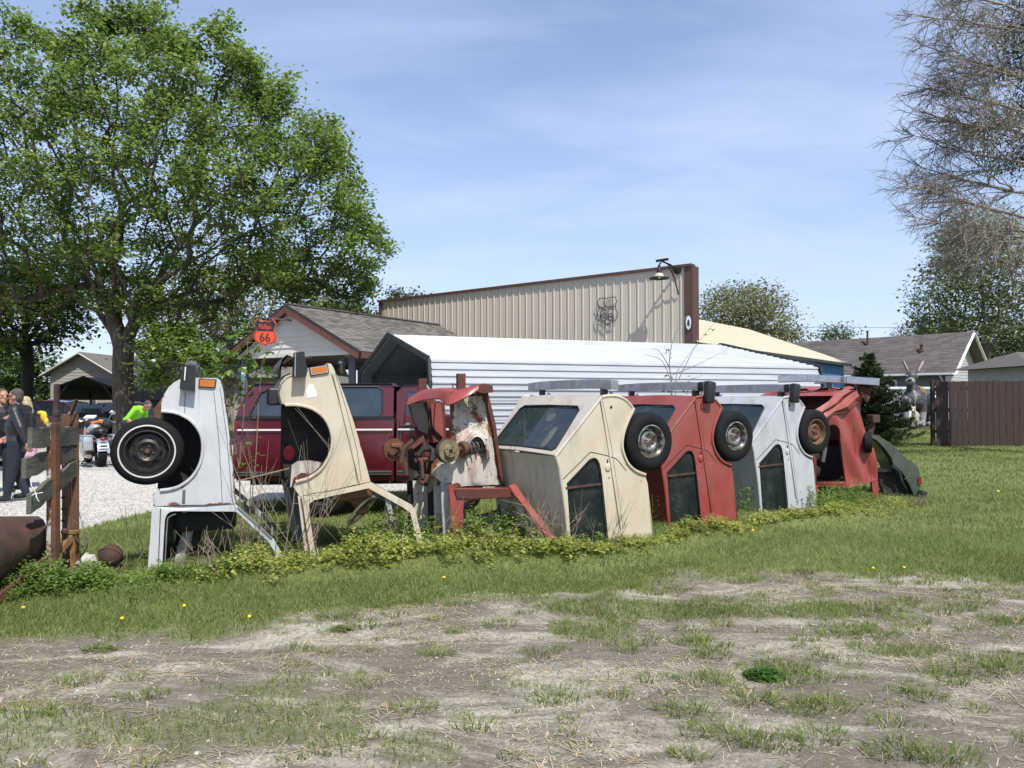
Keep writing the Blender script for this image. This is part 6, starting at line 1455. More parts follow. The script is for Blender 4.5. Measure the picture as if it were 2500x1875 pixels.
# ---------------------------------------------------------------- cream front half
def front_cream():
    a = R(20); x0 = (720 - 1250) / FPX * 7.3; S = Side((x0, 7.3), a); U = S.uvs; W = 1.48; col = M['cream_paint']
    S.warp = lambda u, v, w: .74 + (w - .74) * (1.02 - .05 * min(1, abs(u - .25) / .5) ** 2)
    o = thing('cream_front_half', 'leaning cream front half of a car with an empty wheel arch', 'car', S.o)
    top = U([(688, 986), (682, 960), (688, 936), (700, 922), (718, 914), (757, 905), (800, 887), (808, 888)]); right = U([(808, 888), (814, 897), (840, 962), (864, 1031), (889, 1118), (904, 1174)])
    bot = U([(904, 1176), (864, 1184), (805, 1198), (756, 1206), (732, 1212), (717, 1190)])
    arch = smooth_line(U([(722, 1176), (738, 1172), (757, 1165), (784, 1145), (804, 1112), (811, 1080), (806, 1048), (791, 1020), (764, 999), (728, 989), (696, 989)]), 3)
    out = top + right[1:] + bot + arch
    mb = MB(); mb.plate(S.p, out, (), 0, .022, .06); fd = mb.build('fender', col, o, True)
    mb = MB(); mb.tube([S.p(u, v, -.008) for u, v in arch], [.015] * len(arch), 6); mb.build('arch_lip', col, fd, True)
    mb = MB(); mb.plate(S.p, out, (), W - .022, W); mb.build('far_fender', col, o)
    mb = MB(); strip(mb, S, right, .022, W - .022, 0, 6); mb.build('hood', col, o, True)
    mb = MB(); strip(mb, S, top[4:], .022, W - .022, 0, 4); mb.build('nose_panel', col, o, True)
    mb = MB(); strip(mb, S, top[:5], -.01, W * .5, .03, 6); mb.build('flaking_valance', M['primer'], o, True)
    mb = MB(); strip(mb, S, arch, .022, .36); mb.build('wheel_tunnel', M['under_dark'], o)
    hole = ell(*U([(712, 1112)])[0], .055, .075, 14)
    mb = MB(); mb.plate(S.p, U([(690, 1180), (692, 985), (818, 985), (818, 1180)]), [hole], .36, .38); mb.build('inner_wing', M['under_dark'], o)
    mb = MB(); mb.plate(S.p, U([(712, 1196), (716, 1140), (730, 1130), (760, 1128), (800, 1134), (784, 1152), (757, 1172), (730, 1182)]), (), .20, .22); mb.build('splash_plate', M['primer'], o)
    mb = MB(); mb.plate(S.p, U([(716, 1190), (720, 1172), (740, 1158), (766, 1162), (745, 1176), (725, 1186)]), (), .17, .185); mb.build('rust_plate', M['rust_red'], o)
    # headlamp bucket seen past the valance
    mb = MB(); mb.box(S.p(*U([(672, 968)])[0], .30), (.12, .4, .17), rot3(S), .02); mb.build('lamp_bucket', M['black_plastic'], o)
    # frame below
    frame = U([(727, 1211), (756, 1207), (805, 1200), (904, 1177), (1006, 1233), (1014, 1246), (1030, 1312), (1040, 1380), (1026, 1380), (1016, 1310), (1002, 1252), (986, 1240), (900, 1192), (806, 1212), (764, 1222), (754, 1232), (757, 1258), (790, 1410), (752, 1410), (742, 1330)])
    mb = MB(); mb.plate(S.p, frame, (), .004, .055); mb.build('door_frame', col, o)
    mb = MB(); mb.plate(S.p, frame, (), W - .05, W - .004); mb.build('door_frame', M['grey_sheet'], o)
    mb = MB(); mb.tube([S.p(u, v, -.004) for u, v in U([(735, 1215), (748, 1300), (764, 1400)])], .007, 5); mb.build('rusted_seam', M['rust'], o)
    mb = MB(); mb.tube([S.p(u, v, -.004) for u, v in U([(756, 1250), (768, 1320), (782, 1400)])], .006, 5); mb.build('rusted_seam', M['rust'], o)
    mb = MB(); strip(mb, S, U([(705, 1195), (716, 1240), (728, 1300), (750, 1410)]), .06, W - .05, 0, 5); mb.build('floor_pan', M['grey_sheet'], o, True)
    mb = MB(); strip(mb, S, U([(700, 1080), (692, 1110), (696, 1150), (705, 1195)]), .25, .6); mb.build('torn_rail', M['rust_dark'], o)
    mb = MB(); mb.plate(S.p, U([(905, 1180), (1000, 1232), (1014, 1260), (1000, 1262), (905, 1206)]), (), W * .5, W * .5 + .006); mb.build('windscreen', M['glass_dark'], o)
    mb = MB(); strip(mb, S, U([(906, 1172), (1006, 1228)]), .06, W - .08, 0, 3); mb.build('windscreen_glass', M['glass_dark'], o)
    # dash and steering wheel
    mb = MB(); c = U([(868, 1206)])[0]; mb.box(S.p(c[0], c[1], .55), (.42, .8, .16), rot3(S) @ Matrix.Rotation(-.12, 3, 'Y'), .05); mb.box(S.p(c[0] + .05, c[1] - .08, .40), (.22, .3, .14), rot3(S) @ Matrix.Rotation(.5, 3, 'Y'), .05); mb.build('dash', M['tan_vinyl'], o, True)
    c = S.p(*U([(896, 1258)])[0], .35); d = (S.e * .62 + Vector((0, 0, .62))).normalized(); ax = d.cross(S.n).normalized(); b2 = (S.n * .75 - ax * .35).normalized()
    mb = MB(); mb.tube([c + d * (.185 * math.cos(t)) + b2 * (.185 * math.sin(t)) for t in np.linspace(0, 6.2832, 29)], .014, 8); sw_ = mb.build('steering_wheel', M['paper_cream'], o, True)
    mb = MB(); mb.bar(c - d * .18, c + d * .18, .04, .02); mb.bar(c, c + ax * -.22 if ax.x > 0 else c + ax * .22, .05, .05); mb.ball(c, (.07, .07, .05), 10); mb.build('spokes', M['tan_vinyl'], sw_)
    # marker, bumper, torn white sticker, grooves
    mk = U([(758, 918), (754, 897), (800, 889), (803, 911)]); cx = sum(p[0] for p in mk) / 4; cy = sum(p[1] for p in mk) / 4
    mb = MB(); mb.plate(S.p, mk, (), -.014, 0); mf = mb.build('marker_frame', M['black_plastic'], o)
    mb = MB(); mb.plate(S.p, [(u * .90 + cx * .1, v * .84 + cy * .16) for u, v in mk], (), -.019, -.012); mb.build('marker_bezel', M['chrome'], mf)
    mb = MB(); mb.plate(S.p, [(u * .80 + cx * .2, v * .68 + cy * .32) for u, v in mk], (), -.026, -.016); mb.build('marker_lamp', M['amber'], mf)
    mb = MB(); mb.plate(S.p, U([(714, 922), (717, 862), (740, 860), (748, 906), (745, 920)]), (), -.12, .04); be = mb.build('bumper_end', M['black_plastic'], o)
    mb = MB(); mb.bar(S.p(*U([(718, 920)])[0], -.122), S.p(*U([(719, 864)])[0], -.122), .008, .008); mb.build('bumper_bead', M['chrome'], be)
    mb = MB(); pts = U([(712, 870), (700, 866), (688, 878), (682, 900), (682, 918)]); strip(mb, S, pts, .0, W * .9); strip(mb, S, [(u + .015, v - .01) for u, v in pts], .0, W * .9); mb.build('bumper_bar', M['post_grey'], be, True)
    mb = MB(); mb.plate(S.p, U([(747, 956), (750, 944), (756, 938), (766, 939), (768, 950), (772, 955), (774, 968), (750, 972)]), (), -.003, .0); mb.build('torn_sticker', M['white_plain'], fd)
    seam(S, U([(808, 912), (835, 1000), (860, 1100), (872, 1178)]), fd, 'groove', .0025, M['groove']); seam(S, U([(818, 910), (846, 1000), (872, 1100), (882, 1174)]), fd, 'groove', .0025, M['groove'])
    mb = MB(); mb.bar(S.p(*U([(813, 912)])[0], -.002), S.p(*U([(877, 1176)])[0], -.002), .008, .03, up=-S.n); mb.build('moulding', M['cream_grey'], fd)
    mb = MB(); mb.tube([S.p(*U([(577, 1178)])[0], .1), S.p(*U([(640, 1165)])[0], .2), S.p(*U([(712, 1150)])[0], .3)], .006, 5); mb.build('loose_rod', M['deadstem'], o)
front_cream()

# ---------------------------------------------------------------- stripped red front
def front_red():
    S = Side(((1130 - 1250) / FPX * 8.0, 8.0), R(20)); U = S.uvs; W = 1.45; col = M['red_paint']
    o = thing('stripped_red_front', 'stripped red car front standing on end with bare brake disc and spring', 'car', S.o)
    # near inner wing with strut tower
    ap = U([(1116, 978), (1140, 966), (1165, 962), (1203, 957), (1217, 1040), (1236, 1163), (1246, 1193), (1118, 1196), (1098, 1188), (1066, 1172), (1070, 1138), (1092, 1110), (1116, 1078), (1112, 1040), (1118, 1016)])
    mb = MB(); mb.plate(lambda u, v, w: S.p(u, v, w + .06 * math.sin(u * 5 + 1) * math.cos(v * 4)), ap, (), .24, .27, .05); mb.build('inner_wing', M['primer'], o, True)
    mb = MB(); e_ = U([(1196, 958), (1217, 1040), (1236, 1163), (1246, 1193)]); e2 = U([(1206, 957), (1226, 1040), (1240, 1150), (1250, 1193)]); mb.plate(S.p, e_ + e2[::-1], (), .20, .26); mb.build('wing_flange', M['rust_red'], o)
    c = U([(1172, 1085)])[0]; mb = MB(); pts = []
    mb.quadgrid(lambda i, j: S.p(c[0] + (.20 - .03 * j) * math.cos(math.pi * i / 10), c[1] - .16 + (.30 - .02 * j) * math.sin(math.pi * i / 10), .25 - .05 * j), 10, 3); mb.build('strut_tower', M['primer'], o, True)
    # spring strut
    a, b = S.p(*U([(1137, 1097)])[0], .10), S.p(*U([(1202, 1090)])[0], .24); ax = (b - a).normalized()
    mb = MB(); s1 = ax.orthogonal().normalized(); s2 = ax.cross(s1); mb.tube([a + (b - a) * (t / 60) + (s1 * math.cos(t * .62) + s2 * math.sin(t * .62)) * .066 for t in range(61)], .0085, 6); st = mb.build('coil_spring', M['post_grey'], o, True)
    mb = MB(); mb.tube([a - ax * .12, a, b], [.026, .022, .022], 8); mb.lathe([(0, 0), (.07, 0), (.085, .02), (.08, .05), (0, .05)], a - ax * .03, ax, 18); mb.build('strut', M['rust'], st, True)
    # near brake disc
    d = S.p(*U([(1096, 1101)])[0], -.02); fx = (-S.n + S.e * .22).normalized()
    mb = MB(); mb.lathe([(.0, .02), (.022, .02), (.024, .035), (.062, .035), (.066, .0), (.119, .0), (.119, -.018), (.06, -.018), (0, -.018)], d, fx, 36); ds = mb.build('brake_disc', simple('mossy_brake_disc', (.25, .22, .12), .75, .2, scale=9, col2=(.12, .075, .04), bump=.3), o, True)
    for i in range(4):
        q = i * 1.571 + .4; s1 = fx.orthogonal().normalized(); s2 = fx.cross(s1); mb = MB(); mb.lathe([(0, .002), (.008, .002), (.008, -.002)], d + fx * .0355 + (s1 * math.cos(q) + s2 * math.sin(q)) * .045, fx, 8); mb.build('stud_hole', M['seam'], ds)
    mb = MB(); mb.lathe([(0, .002), (.019, .002), (.019, -.002)], d + fx * .036, fx, 12); mb.build('hub_hole', M['seam'], ds)
    mb = MB(); mb.lathe([(.10, -.02), (.125, -.022), (.13, -.06), (.05, -.07)], d, fx, 24); mb.build('splash_shield', M['rust_dark'], ds)
    # far disc with its arm
    S.d2 = S.p(*U([(962, 1098)], 1.15)[0], 1.15); fx2 = (-S.n * .9 - S.e * .6).normalized()
    mb = MB(); mb.lathe([(.0, .03), (.06, .03), (.066, .0), (.13, .0), (.13, -.02), (0, -.02)], S.d2, fx2, 30); mb.build('brake_disc', M['rust'], o, True)
    mb = MB(); q = U([(955, 1088), (975, 1090), (984, 1110), (992, 1160)], 1.0); mb.tube([S.p(u, v, 1.0) for u, v in q], [.03, .045, .035, .03], 7); mb.build('control_arm', M['rust'], o, True)
    mb = MB(); q = U([(1000, 1100), (1030, 1075), (1040, 1110), (1032, 1165)], .6); mb.tube([S.p(u, v, .6) for u, v in q], [.03, .06, .05, .03], 7); mb.tube([S.p(*p, .45) for p in U([(1012, 1125), (1050, 1120), (1088, 1106)], .45)], [.03, .035, .03], 8); mb.build('subframe', M['rust_red'], o, True)
    # curved red valance across the nose
    tp = [(1000, 972, .95), (1030, 953, .85), (1072, 947, .6), (1120, 946, .3), (1166, 943, .1)]; lo = [(992, 990, .85), (1030, 977, .70), (1074, 973, .40), (1098, 988, .0), (1168, 952, .0)]
    A_ = [S.p(*S.uv(x, y, w), w) for x, y, w in tp]; B_ = [S.p(*S.uv(x, y, w), w) for x, y, w in lo]
    A_ = [Vector(p) for p in smooth_line([tuple(p) for p in A_], 4)]; B_ = [Vector(p) for p in smooth_line([tuple(p) for p in B_], 4)]; n = len(A_) - 1
    def VP(i, j):
        f = j / 5; p = A_[i] * (1 - f) + B_[i] * f; return p + (Vector((0, 0, .035)) - S.n * .03) * math.sin(math.pi * f)
    mb = MB(); mb.quadgrid(VP, n, 5); mb.quadgrid(lambda i, j: VP(i, j) - Vector((0, 0, .012)) + S.n * .012, n, 5, True); mb.build('valance', M['red_paint2'], o, True)
    mb = MB(); mb.plate(S.p, U([(1162, 942), (1186, 936), (1203, 942), (1204, 958), (1180, 960), (1164, 956)], .05), (), .05, .30); mb.build('corner_bracket', M['rust_red'], o)
    for x0, x1, y0, y1, w in ((1118, 1137, 912, 948, .15), (1023, 1042, 924, 952, .95)):
        q = U([(x0, y1), (x0, y0), (x1, y0), (x1, y1)], w); mb = MB(); mb.plate(S.p, q, (), w, w + .012); strip(mb, S, [q[0], q[1]], w, w + .07); strip(mb, S, [q[2], q[3]], w, w + .05)
        m_ = ((q[0][0] + q[3][0]) / 2 - .05, q[0][1] - .01); mb.tube([S.p(m_[0] - .05, m_[1], w - .02), S.p(m_[0] - .06, m_[1] + .06, w - .02), S.p(m_[0] - .01, m_[1] + .04, w - .01)], .008, 5); mb.build('bumper_bracket', M['rust_red'], o)
    # radiator support and far wing
    mb = MB(); mb.plate(S.p, U([(996, 985), (1040, 976), (1086, 982), (1090, 1074), (1062, 1080), (1036, 1084), (1016, 1060), (1006, 1020)], .9), (), .9, .93); mb.build('far_wing', M['rust_red'], o)
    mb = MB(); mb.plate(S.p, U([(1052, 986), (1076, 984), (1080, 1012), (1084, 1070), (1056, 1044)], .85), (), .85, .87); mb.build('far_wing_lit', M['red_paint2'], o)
    mb = MB(); mb.plate(S.p, U([(1000, 988), (1042, 980), (1050, 1010), (1044, 1060), (1022, 1050), (1008, 1020)], .7), (), .70, .72); mb.build('radiator_support', M['under_dark'], o)
    mb = MB(); mb.tube([S.p(*p, .3) for p in U([(1105, 988), (1110, 1008), (1118, 1022)], .3)], .018, 6); mb.build('hose', M['black_plastic'], o)
    mb = MB(); mb.tube([S.p(*p, .5) for p in U([(1062, 985), (1058, 1040), (1072, 1075), (1080, 1090)], .5)], .008, 5); mb.build('brake_pipe', M['black_plastic'], o)
    rn = random.Random(8)
    for i in range(12):
        x, y, w = rn.uniform(1000, 1085), rn.uniform(1070, 1165), rn.uniform(.35, .95); p0 = S.p(*S.uv(x, y, w), w); p1 = S.p(*S.uv(x + rn.uniform(-35, 35), y + rn.uniform(10, 60), w), w + rn.uniform(-.2, .2))
        mb = MB(); mb.tube([p0, (p0 + p1) / 2 + Vector((rn.uniform(-.05, .05), 0, .04)), p1], [rn.uniform(.012, .035)] * 3, 7); mb.build('linkage', M[rn.choice(('rust_dark', 'under_dark', 'rust_red', 'under_dark'))], o, True)
    mb = MB(); mb.plate(S.p, U([(996, 1080), (1040, 1072), (1092, 1078), (1098, 1180), (1060, 1190), (1000, 1180)], 1.0), (), 1.0, 1.03); mb.build('bulkhead', M['under_dark'], o)
    # tunnel, floor and sill legs
    for pts, w, m_ in (([(994, 1180), (1000, 1168), (1010, 1186), (1018, 1360), (1000, 1360)], .95, 'under_dark'), ([(1008, 1176), (1020, 1162), (1034, 1180), (1036, 1360), (1018, 1360)], .75, 'primer'), ([(1044, 1190), (1052, 1172), (1058, 1188), (1062, 1360), (1048, 1360)], .55, 'under_dark'), ([(1058, 1160), (1075, 1175), (1082, 1360), (1064, 1360)], .40, 'primer'), ([(1076, 1180), (1088, 1174), (1098, 1190), (1106, 1360), (1084, 1360)], .20, 'grey_sheet')):
        q = U(pts, w); mb = MB(); mb.plate(S.p, q, (), w, w + .02); strip(mb, S, [q[1], q[2]], w, w + .12); mb.build('floor_rail', M[m_], o)
    mb = MB(); strip(mb, S, U([(1098, 1185), (1104, 1240), (1112, 1360)]), .05, W, 0, 6); mb.build('floor_pan', M['grey_sheet'], o)
    for pa, pb, wd in (((1250, 1186, 8.1), (1268, 1214, 7.95), .085), ((1266, 1210, 7.96), (1350, 1322, 7.45), .075)):
        mb = MB(); mb.bar(at(*pa), at(*pb), .05, wd, up=S.n.cross(at(*pb) - at(*pa)), bev=.012); mb.build('windscreen_pillar', col, o)
    frame = U([(1098, 1182), (1120, 1194), (1246, 1193), (1254, 1190), (1256, 1222), (1240, 1216), (1150, 1222), (1136, 1228), (1134, 1250), (1140, 1380), (1108, 1380), (1104, 1250)])
    mb = MB(); mb.plate(S.p, frame, (), .05, .11); mb.build('door_frame', col, o)
    mb = MB(); mb.plate(S.p, U([(1112, 1196), (1245, 1195), (1252, 1214), (1150, 1218), (1118, 1216)]), (), .03, .06); mb.build('sill_plate', M['rust_red'], o)
    mb = MB(); mb.plate(S.p, frame, (), W - .05, W); mb.build('door_frame', M['rust_red'], o)
    mb = MB(); mb.plate(S.p, U([(1226, 1220), (1254, 1222), (1306, 1284), (1260, 1276), (1200, 1262)], .5), (), .5, .506); mb.build('windscreen', M['glass_clear'], o)
    mb = MB(); mb.box(S.p(*U([(1230, 1275)], .9)[0], .9), (.6, .7, .2), rot3(S) @ Matrix.Rotation(-.2, 3, 'Y'), .05); mb.build('dash', M['interior'], o)
front_red()

# ================================================================== maroon pickup with a topper
def pickup():
    S = Side(((790 - 1250) / FPX * 10.25, 10.25), R(5)); U = S.uvs; W = 1.85; col = M['maroon']
    o = thing('maroon_pickup', 'maroon pickup truck with matching bed topper parked behind the cars', 'truck', S.o)
    RT = rot3(S)
    wc = U([(786, 1205)])[0]; wc = (wc[0], .37); A_ = [(wc[0] + .46 * math.cos(t), .38 + .46 * math.sin(t)) for t in np.linspace(math.pi, 0, 15)]
    yl = U([(575, 1155), (963, 1050)]); zt = U([(700, 1022)])[0][1]; z0 = .48; uL = U([(572, 1100)])[0][0]; uS = U([(964, 1050)])[0][0]; uC = U([(1080, 1050)])[0][0]; uF = U([(1185, 1100)])[0][0]
    bed = [(uL, zt), (uL - .01, .75), (uL + .03, z0 + .02), (wc[0] - .48, z0)] + A_ + [(wc[0] + .48, z0), (uS - .012, z0), (uS - .012, zt)]
    mb = MB(); mb.plate(lambda u, v, w: S.p(u, v, w - .045 * math.sin(min(1, max(0, (v - .45) / .75)) * 3.14)), bed, (), 0, .04, .12); bd = mb.build('bed_side', col, o, True)
    mb = MB(); mb.plate(S.p, bed, (), W - .04, W); mb.build('far_bed_side', col, o)
    mb = MB(); strip(mb, S, bed[:4], .02, W - .02); mb.build('tailgate', col, o, True)
    mb = MB(); strip(mb, S, A_, .0, .35); mb.plate(S.p, [(wc[0] - .5, z0), (wc[0] - .5, .9), (wc[0] + .5, .9), (wc[0] + .5, z0)], (), .30, .34); mb.build('wheel_well', M['seam'], o)
    # topper
    tz = U([(760, 936)])[0][1]; tl = U([(600, 945)])[0][0]
    top = [(uL + .02, zt + .03), (uL + .04, zt + .14), (tl - .01, tz - .14), (tl + .06, tz - .03), (tl + .18, tz), (uS - .05, tz), (uS - .02, tz - .04), (uS - .02, zt + .03)]
    w1 = U([(612, 1015), (636, 962), (664, 950), (810, 950), (830, 958), (832, 1004), (818, 1018)])
    wa = U([(608, 1016), (634, 960), (650, 952), (738, 952), (738, 1018)]); wb = U([(752, 1018), (752, 944), (924, 944), (932, 951), (933, 1008), (923, 1019)])
    mb = MB(); mb.plate(lambda u, v, w: S.p(u, v, w + .10 * max(0, (v - zt) / (tz - zt)) * (1 if w < W / 2 else -1)), top, [wa, wb], .0, .03); tp = mb.build('topper_side', col, o)
    tf = lambda u, v, w: S.p(u, v, w + .10 * max(0, (v - zt) / (tz - zt)))
    for wq in (wa, wb):
        mb = MB(); mb.plate(tf, wq, (), .006, .012); mb.build('topper_window', M['glass_tint'], tp)
        mb = MB(); mb.tube([tf(u, v, -.003) for u, v in wq] + [tf(*wq[0], -.003)], .011, 6); mb.build('window_trim', M['black_plastic'], tp)
    mb = MB(); mb.plate(lambda u, v, w: S.p(u, v, w - .10 * max(0, (v - zt) / (tz - zt))), top, (), W - .03, W); mb.build('topper_far_side', col, o)
    mb = MB(); strip(mb, S, top[1:7], .06, W - .06, .02, 6); mb.build('topper_roof', col, o, True)
    mb = MB(); mb.bar(S.p(uL + .02, zt + .015, -.008), S.p(uS - .02, zt + .015, -.008), .03, .03); mb.build('topper_seal', M['black_plastic'], o)
    # cab and hood
    cz = tz - .01; cab = [(uS + .02, z0), (uS + .02, cz - .10), (uS + .10, cz), (uS + .40, cz), (uC + .02, zt + .06), (uF - .02, zt - .02), (uF, zt - .25), (uF - .02, z0), (uF - .1, z0)]
    fw = (uF - .40, .37); B_ = [(fw[0] + .42 * math.cos(t), .38 + .42 * math.sin(t)) for t in np.linspace(0, math.pi, 13)]
    cab = cab[:-1] + B_
    cwin = [(uS + .14, zt + .04), (uS + .16, cz - .10), (uS + .38, cz - .10), (uC - .14, zt + .04)]
    cf = lambda u, v, w: S.p(u, v, w + .10 * max(0, (v - zt) / (tz - zt)) * (1 if w < W / 2 else -1))
    mb = MB(); mb.plate(cf, cab, [cwin], .0, .04); cb = mb.build('cab_side', col, o)
    mb = MB(); mb.plate(cf, cwin, (), .008, .014); mb.build('cab_window', M['glass_tint'], cb)
    mb = MB(); mb.plate(cf, cab, (), W - .04, W); mb.build('far_cab_side', col, o)
    mb = MB(); strip(mb, S, cab[1:8], .06, W - .06, .02, 6); mb.build('cab_shell', col, o, True)
    mb = MB(); c = S.p(uS + .32, zt + .10, -.14); mb.box(c, (.10, .20, .16), RT, .03); mb.build('mirror', M['black_plastic'], o)
    # trim lines
    zs = U([(760, 1049)])[0][1]; zc = U([(700, 1155)])[0][1]
    for nm, z, h, m_ in (('pinstripe', zs, .022, 'white_plain'), ('lower_trim', zc, .05, 'chrome'), ('trim_insert', zc, .025, 'black_plastic')):
        off = -.052 if nm != 'pinstripe' else -.028
        mb = MB(); oo = -.006 if nm == 'trim_insert' else 0
        for a, b in ((uL + .05, uS - .03), (uS + .04, uF - .1)):
            if nm != 'pinstripe' : mb.bar(S.p(a, z, off + oo), S.p(b, z, off + oo), .014, h)
            else: mb.bar(S.p(a, z, -.045 if a < uS else -.004), S.p(b, z, -.045 if a < uS else -.004), .006, h)
        q = mb.build(nm, M[m_], o)
    seam(S, [(uS + .06, zt - .02), (uS + .06, z0 + .06)], cb, 'door_seam', .004); mb = MB(); mb.box(S.p(uS + .14, zt - .10, -.012), (.16, .02, .035), RT, .008); mb.build('door_handle', M['black_plastic'], cb)
    mb = MB(); mb.box(S.p(uL + .02, zt - .16, .05), (.05, .12, .24), RT, .01); mb.build('tail_lamp', M['red_lens'], o)
    mb = MB(); mb.box(S.p(*U([(996, 1035)])[0], -.006), (.055, .01, .024), RT); mb.build('badge', M['chrome'], o)
    for (cc, ww) in ((wc, -.02), (fw, -.02), (wc, W - .22), (fw, W - .22)):
        c = S.p(cc[0], .37, ww); mb = MB(); mb.lathe([(.19, -.01), (.21, .01), (.30, .02), (.345, .0), (.37, -.03), (.37, -.20), (.34, -.235), (.2, -.235)], c, -S.n, 40); wh = mb.build('wheel', M['rubber'], o, True)
        mb = MB(); mb.lathe([(.19, -.01), (.205, .012), (.195, .014), (.185, -.01), (.175, -.06)], c, -S.n, 36); mb.lathe([(0, .0), (.05, 0), (.06, -.02), (.0, -.02)], c, -S.n, 16)
        for i in range(5):
            t = i * 1.2566 + .3; d = S.e * math.cos(t) + Vector((0, 0, 1)) * math.sin(t); mb.bar(c + d * .03 + S.n * .012, c + d * .185 + S.n * .02, .03, .075, up=-S.n, bev=.008)
        mb.build('rim', M['chrome'], wh, True); mb = MB(); mb.lathe([(.0, -.07), (.18, -.07), (.18, -.08), (0, -.08)], c, -S.n, 24); mb.build('brake_drum', M['seam'], wh)
    mb = MB(); mb.box(S.p((uL + uF) / 2, .50, W / 2), (uF - uL - .3, W - .5, .18), RT); mb.build('chassis', M['under_dark'], o)
    mb = MB(); mb.bar(S.p(uL - .06, .58, .0), S.p(uL - .06, .58, W), .10, .16, bev=.03); mb.build('rear_bumper', M['chrome'], o)
pickup()

# ================================================================== figures made as one continuous skin
def blob(name, prims, parent, voxel=.012, smooth=3, local=True):
    """prims: ('c', p0, r0, p1, r1, mat) tapered limb or ('e', centre, (rx, ry, rz), rot or None, mat); fused into one surface."""
    mb = MB()
    for p in prims:
        if p[0] == 'c':
            a, b = Vector(p[1]), Vector(p[3]); mb.ball(a, p[2], 10); mb.ball(b, p[4], 10)
            mb.tube([a, b], [p[2], p[4]], 10)
        else: mb.ball(p[1], p[2], 14, p[3])
    tmp = mb.build('tmp', [], None); m = tmp.modifiers.new('r', 'REMESH'); m.mode = 'VOXEL'; m.voxel_size = voxel; m.use_smooth_shade = True
    if smooth: s_ = tmp.modifiers.new('s', 'SMOOTH'); s_.factor = .5; s_.iterations = smooth
    dg = bpy.context.evaluated_depsgraph_get(); me = bpy.data.meshes.new_from_object(tmp.evaluated_get(dg)); me.name = name
    old = tmp.data; bpy.data.objects.remove(tmp); bpy.data.meshes.remove(old)
    keys = []; [keys.append(p[-1]) for p in prims if p[-1] not in keys]
    me.materials.clear(); [me.materials.append(M[k]) for k in keys]
    nf = len(me.polygons); cen = np.empty(nf * 3, np.float32); me.polygons.foreach_get('center', cen); cen = cen.reshape(-1, 3)
    best = np.full(nf, 1e9); idx = np.zeros(nf, np.int32)
    for p in prims:
        if p[0] == 'c':
            a, b = np.array(p[1]), np.array(p[3]); ab = b - a; t = np.clip(((cen - a) @ ab) / (ab @ ab + 1e-9), 0, 1); d = np.linalg.norm(cen - a - t[:, None] * ab, axis=1) - (p[2] + (p[4] - p[2]) * t)
        else:
            q = cen - np.array(p[1]); 
            if p[3] is not None: q = q @ np.array(p[3])
            r = np.array(p[2]); d = (np.linalg.norm(q / r, axis=1) - 1) * r.min()
        k = d < best; best[k] = d[k]; idx[k] = keys.index(p[-1])
    me.polygons.foreach_set('material_index', idx); me.polygons.foreach_set('use_smooth', np.ones(nf, bool)); me.update()
    o = bpy.data.objects.new(name, me); C.objects.link(o)
    if parent is not None: o.parent = parent; KIDS.setdefault(parent.name, []).append(o)
    return o
def hand(wrist, direction, palm_n, mat, curl=.5, sz=1.0):
    """Palm, four unequal bent fingers and a thumb."""
    w = Vector(wrist); d = Vector(direction).normalized(); n = Vector(palm_n); n = (n - d * n.dot(d)).normalized(); s = d.cross(n)
    out = [('c', w, .026 * sz, w + d * .05 * sz, .028 * sz, mat), ('c', w + d * .05 * sz - s * .02 * sz, .017 * sz, w + d * .085 * sz - s * .026 * sz, .015 * sz, mat), ('c', w + d * .05 * sz + s * .02 * sz, .017 * sz, w + d * .08 * sz + s * .026 * sz, .015 * sz, mat)]
    for i, L in enumerate((.062, .072, .068, .052)):
        b = w + d * .088 * sz + s * ((i - 1.5) * .021 * sz); m = b + (d * (1 - .3 * curl) + n * .7 * curl) * L * .55 * sz; e = m + (d * (1 - 1.1 * curl) + n * 1.1 * curl).normalized() * L * .5 * sz
        out += [('c', b, .0095 * sz, m, .0088 * sz, mat), ('c', m, .0088 * sz, e, .0075 * sz, mat)]
    b = w + d * .03 * sz - s * .026 * sz; m = b + (d * .6 - s * .7 + n * .3).normalized() * .04 * sz; e = m + (d * .85 - s * .2 + n * .4).normalized() * .032 * sz
    return out + [('c', b, .013 * sz, m, .011 * sz, mat), ('c', m, .011 * sz, e, .009 * sz, mat)]
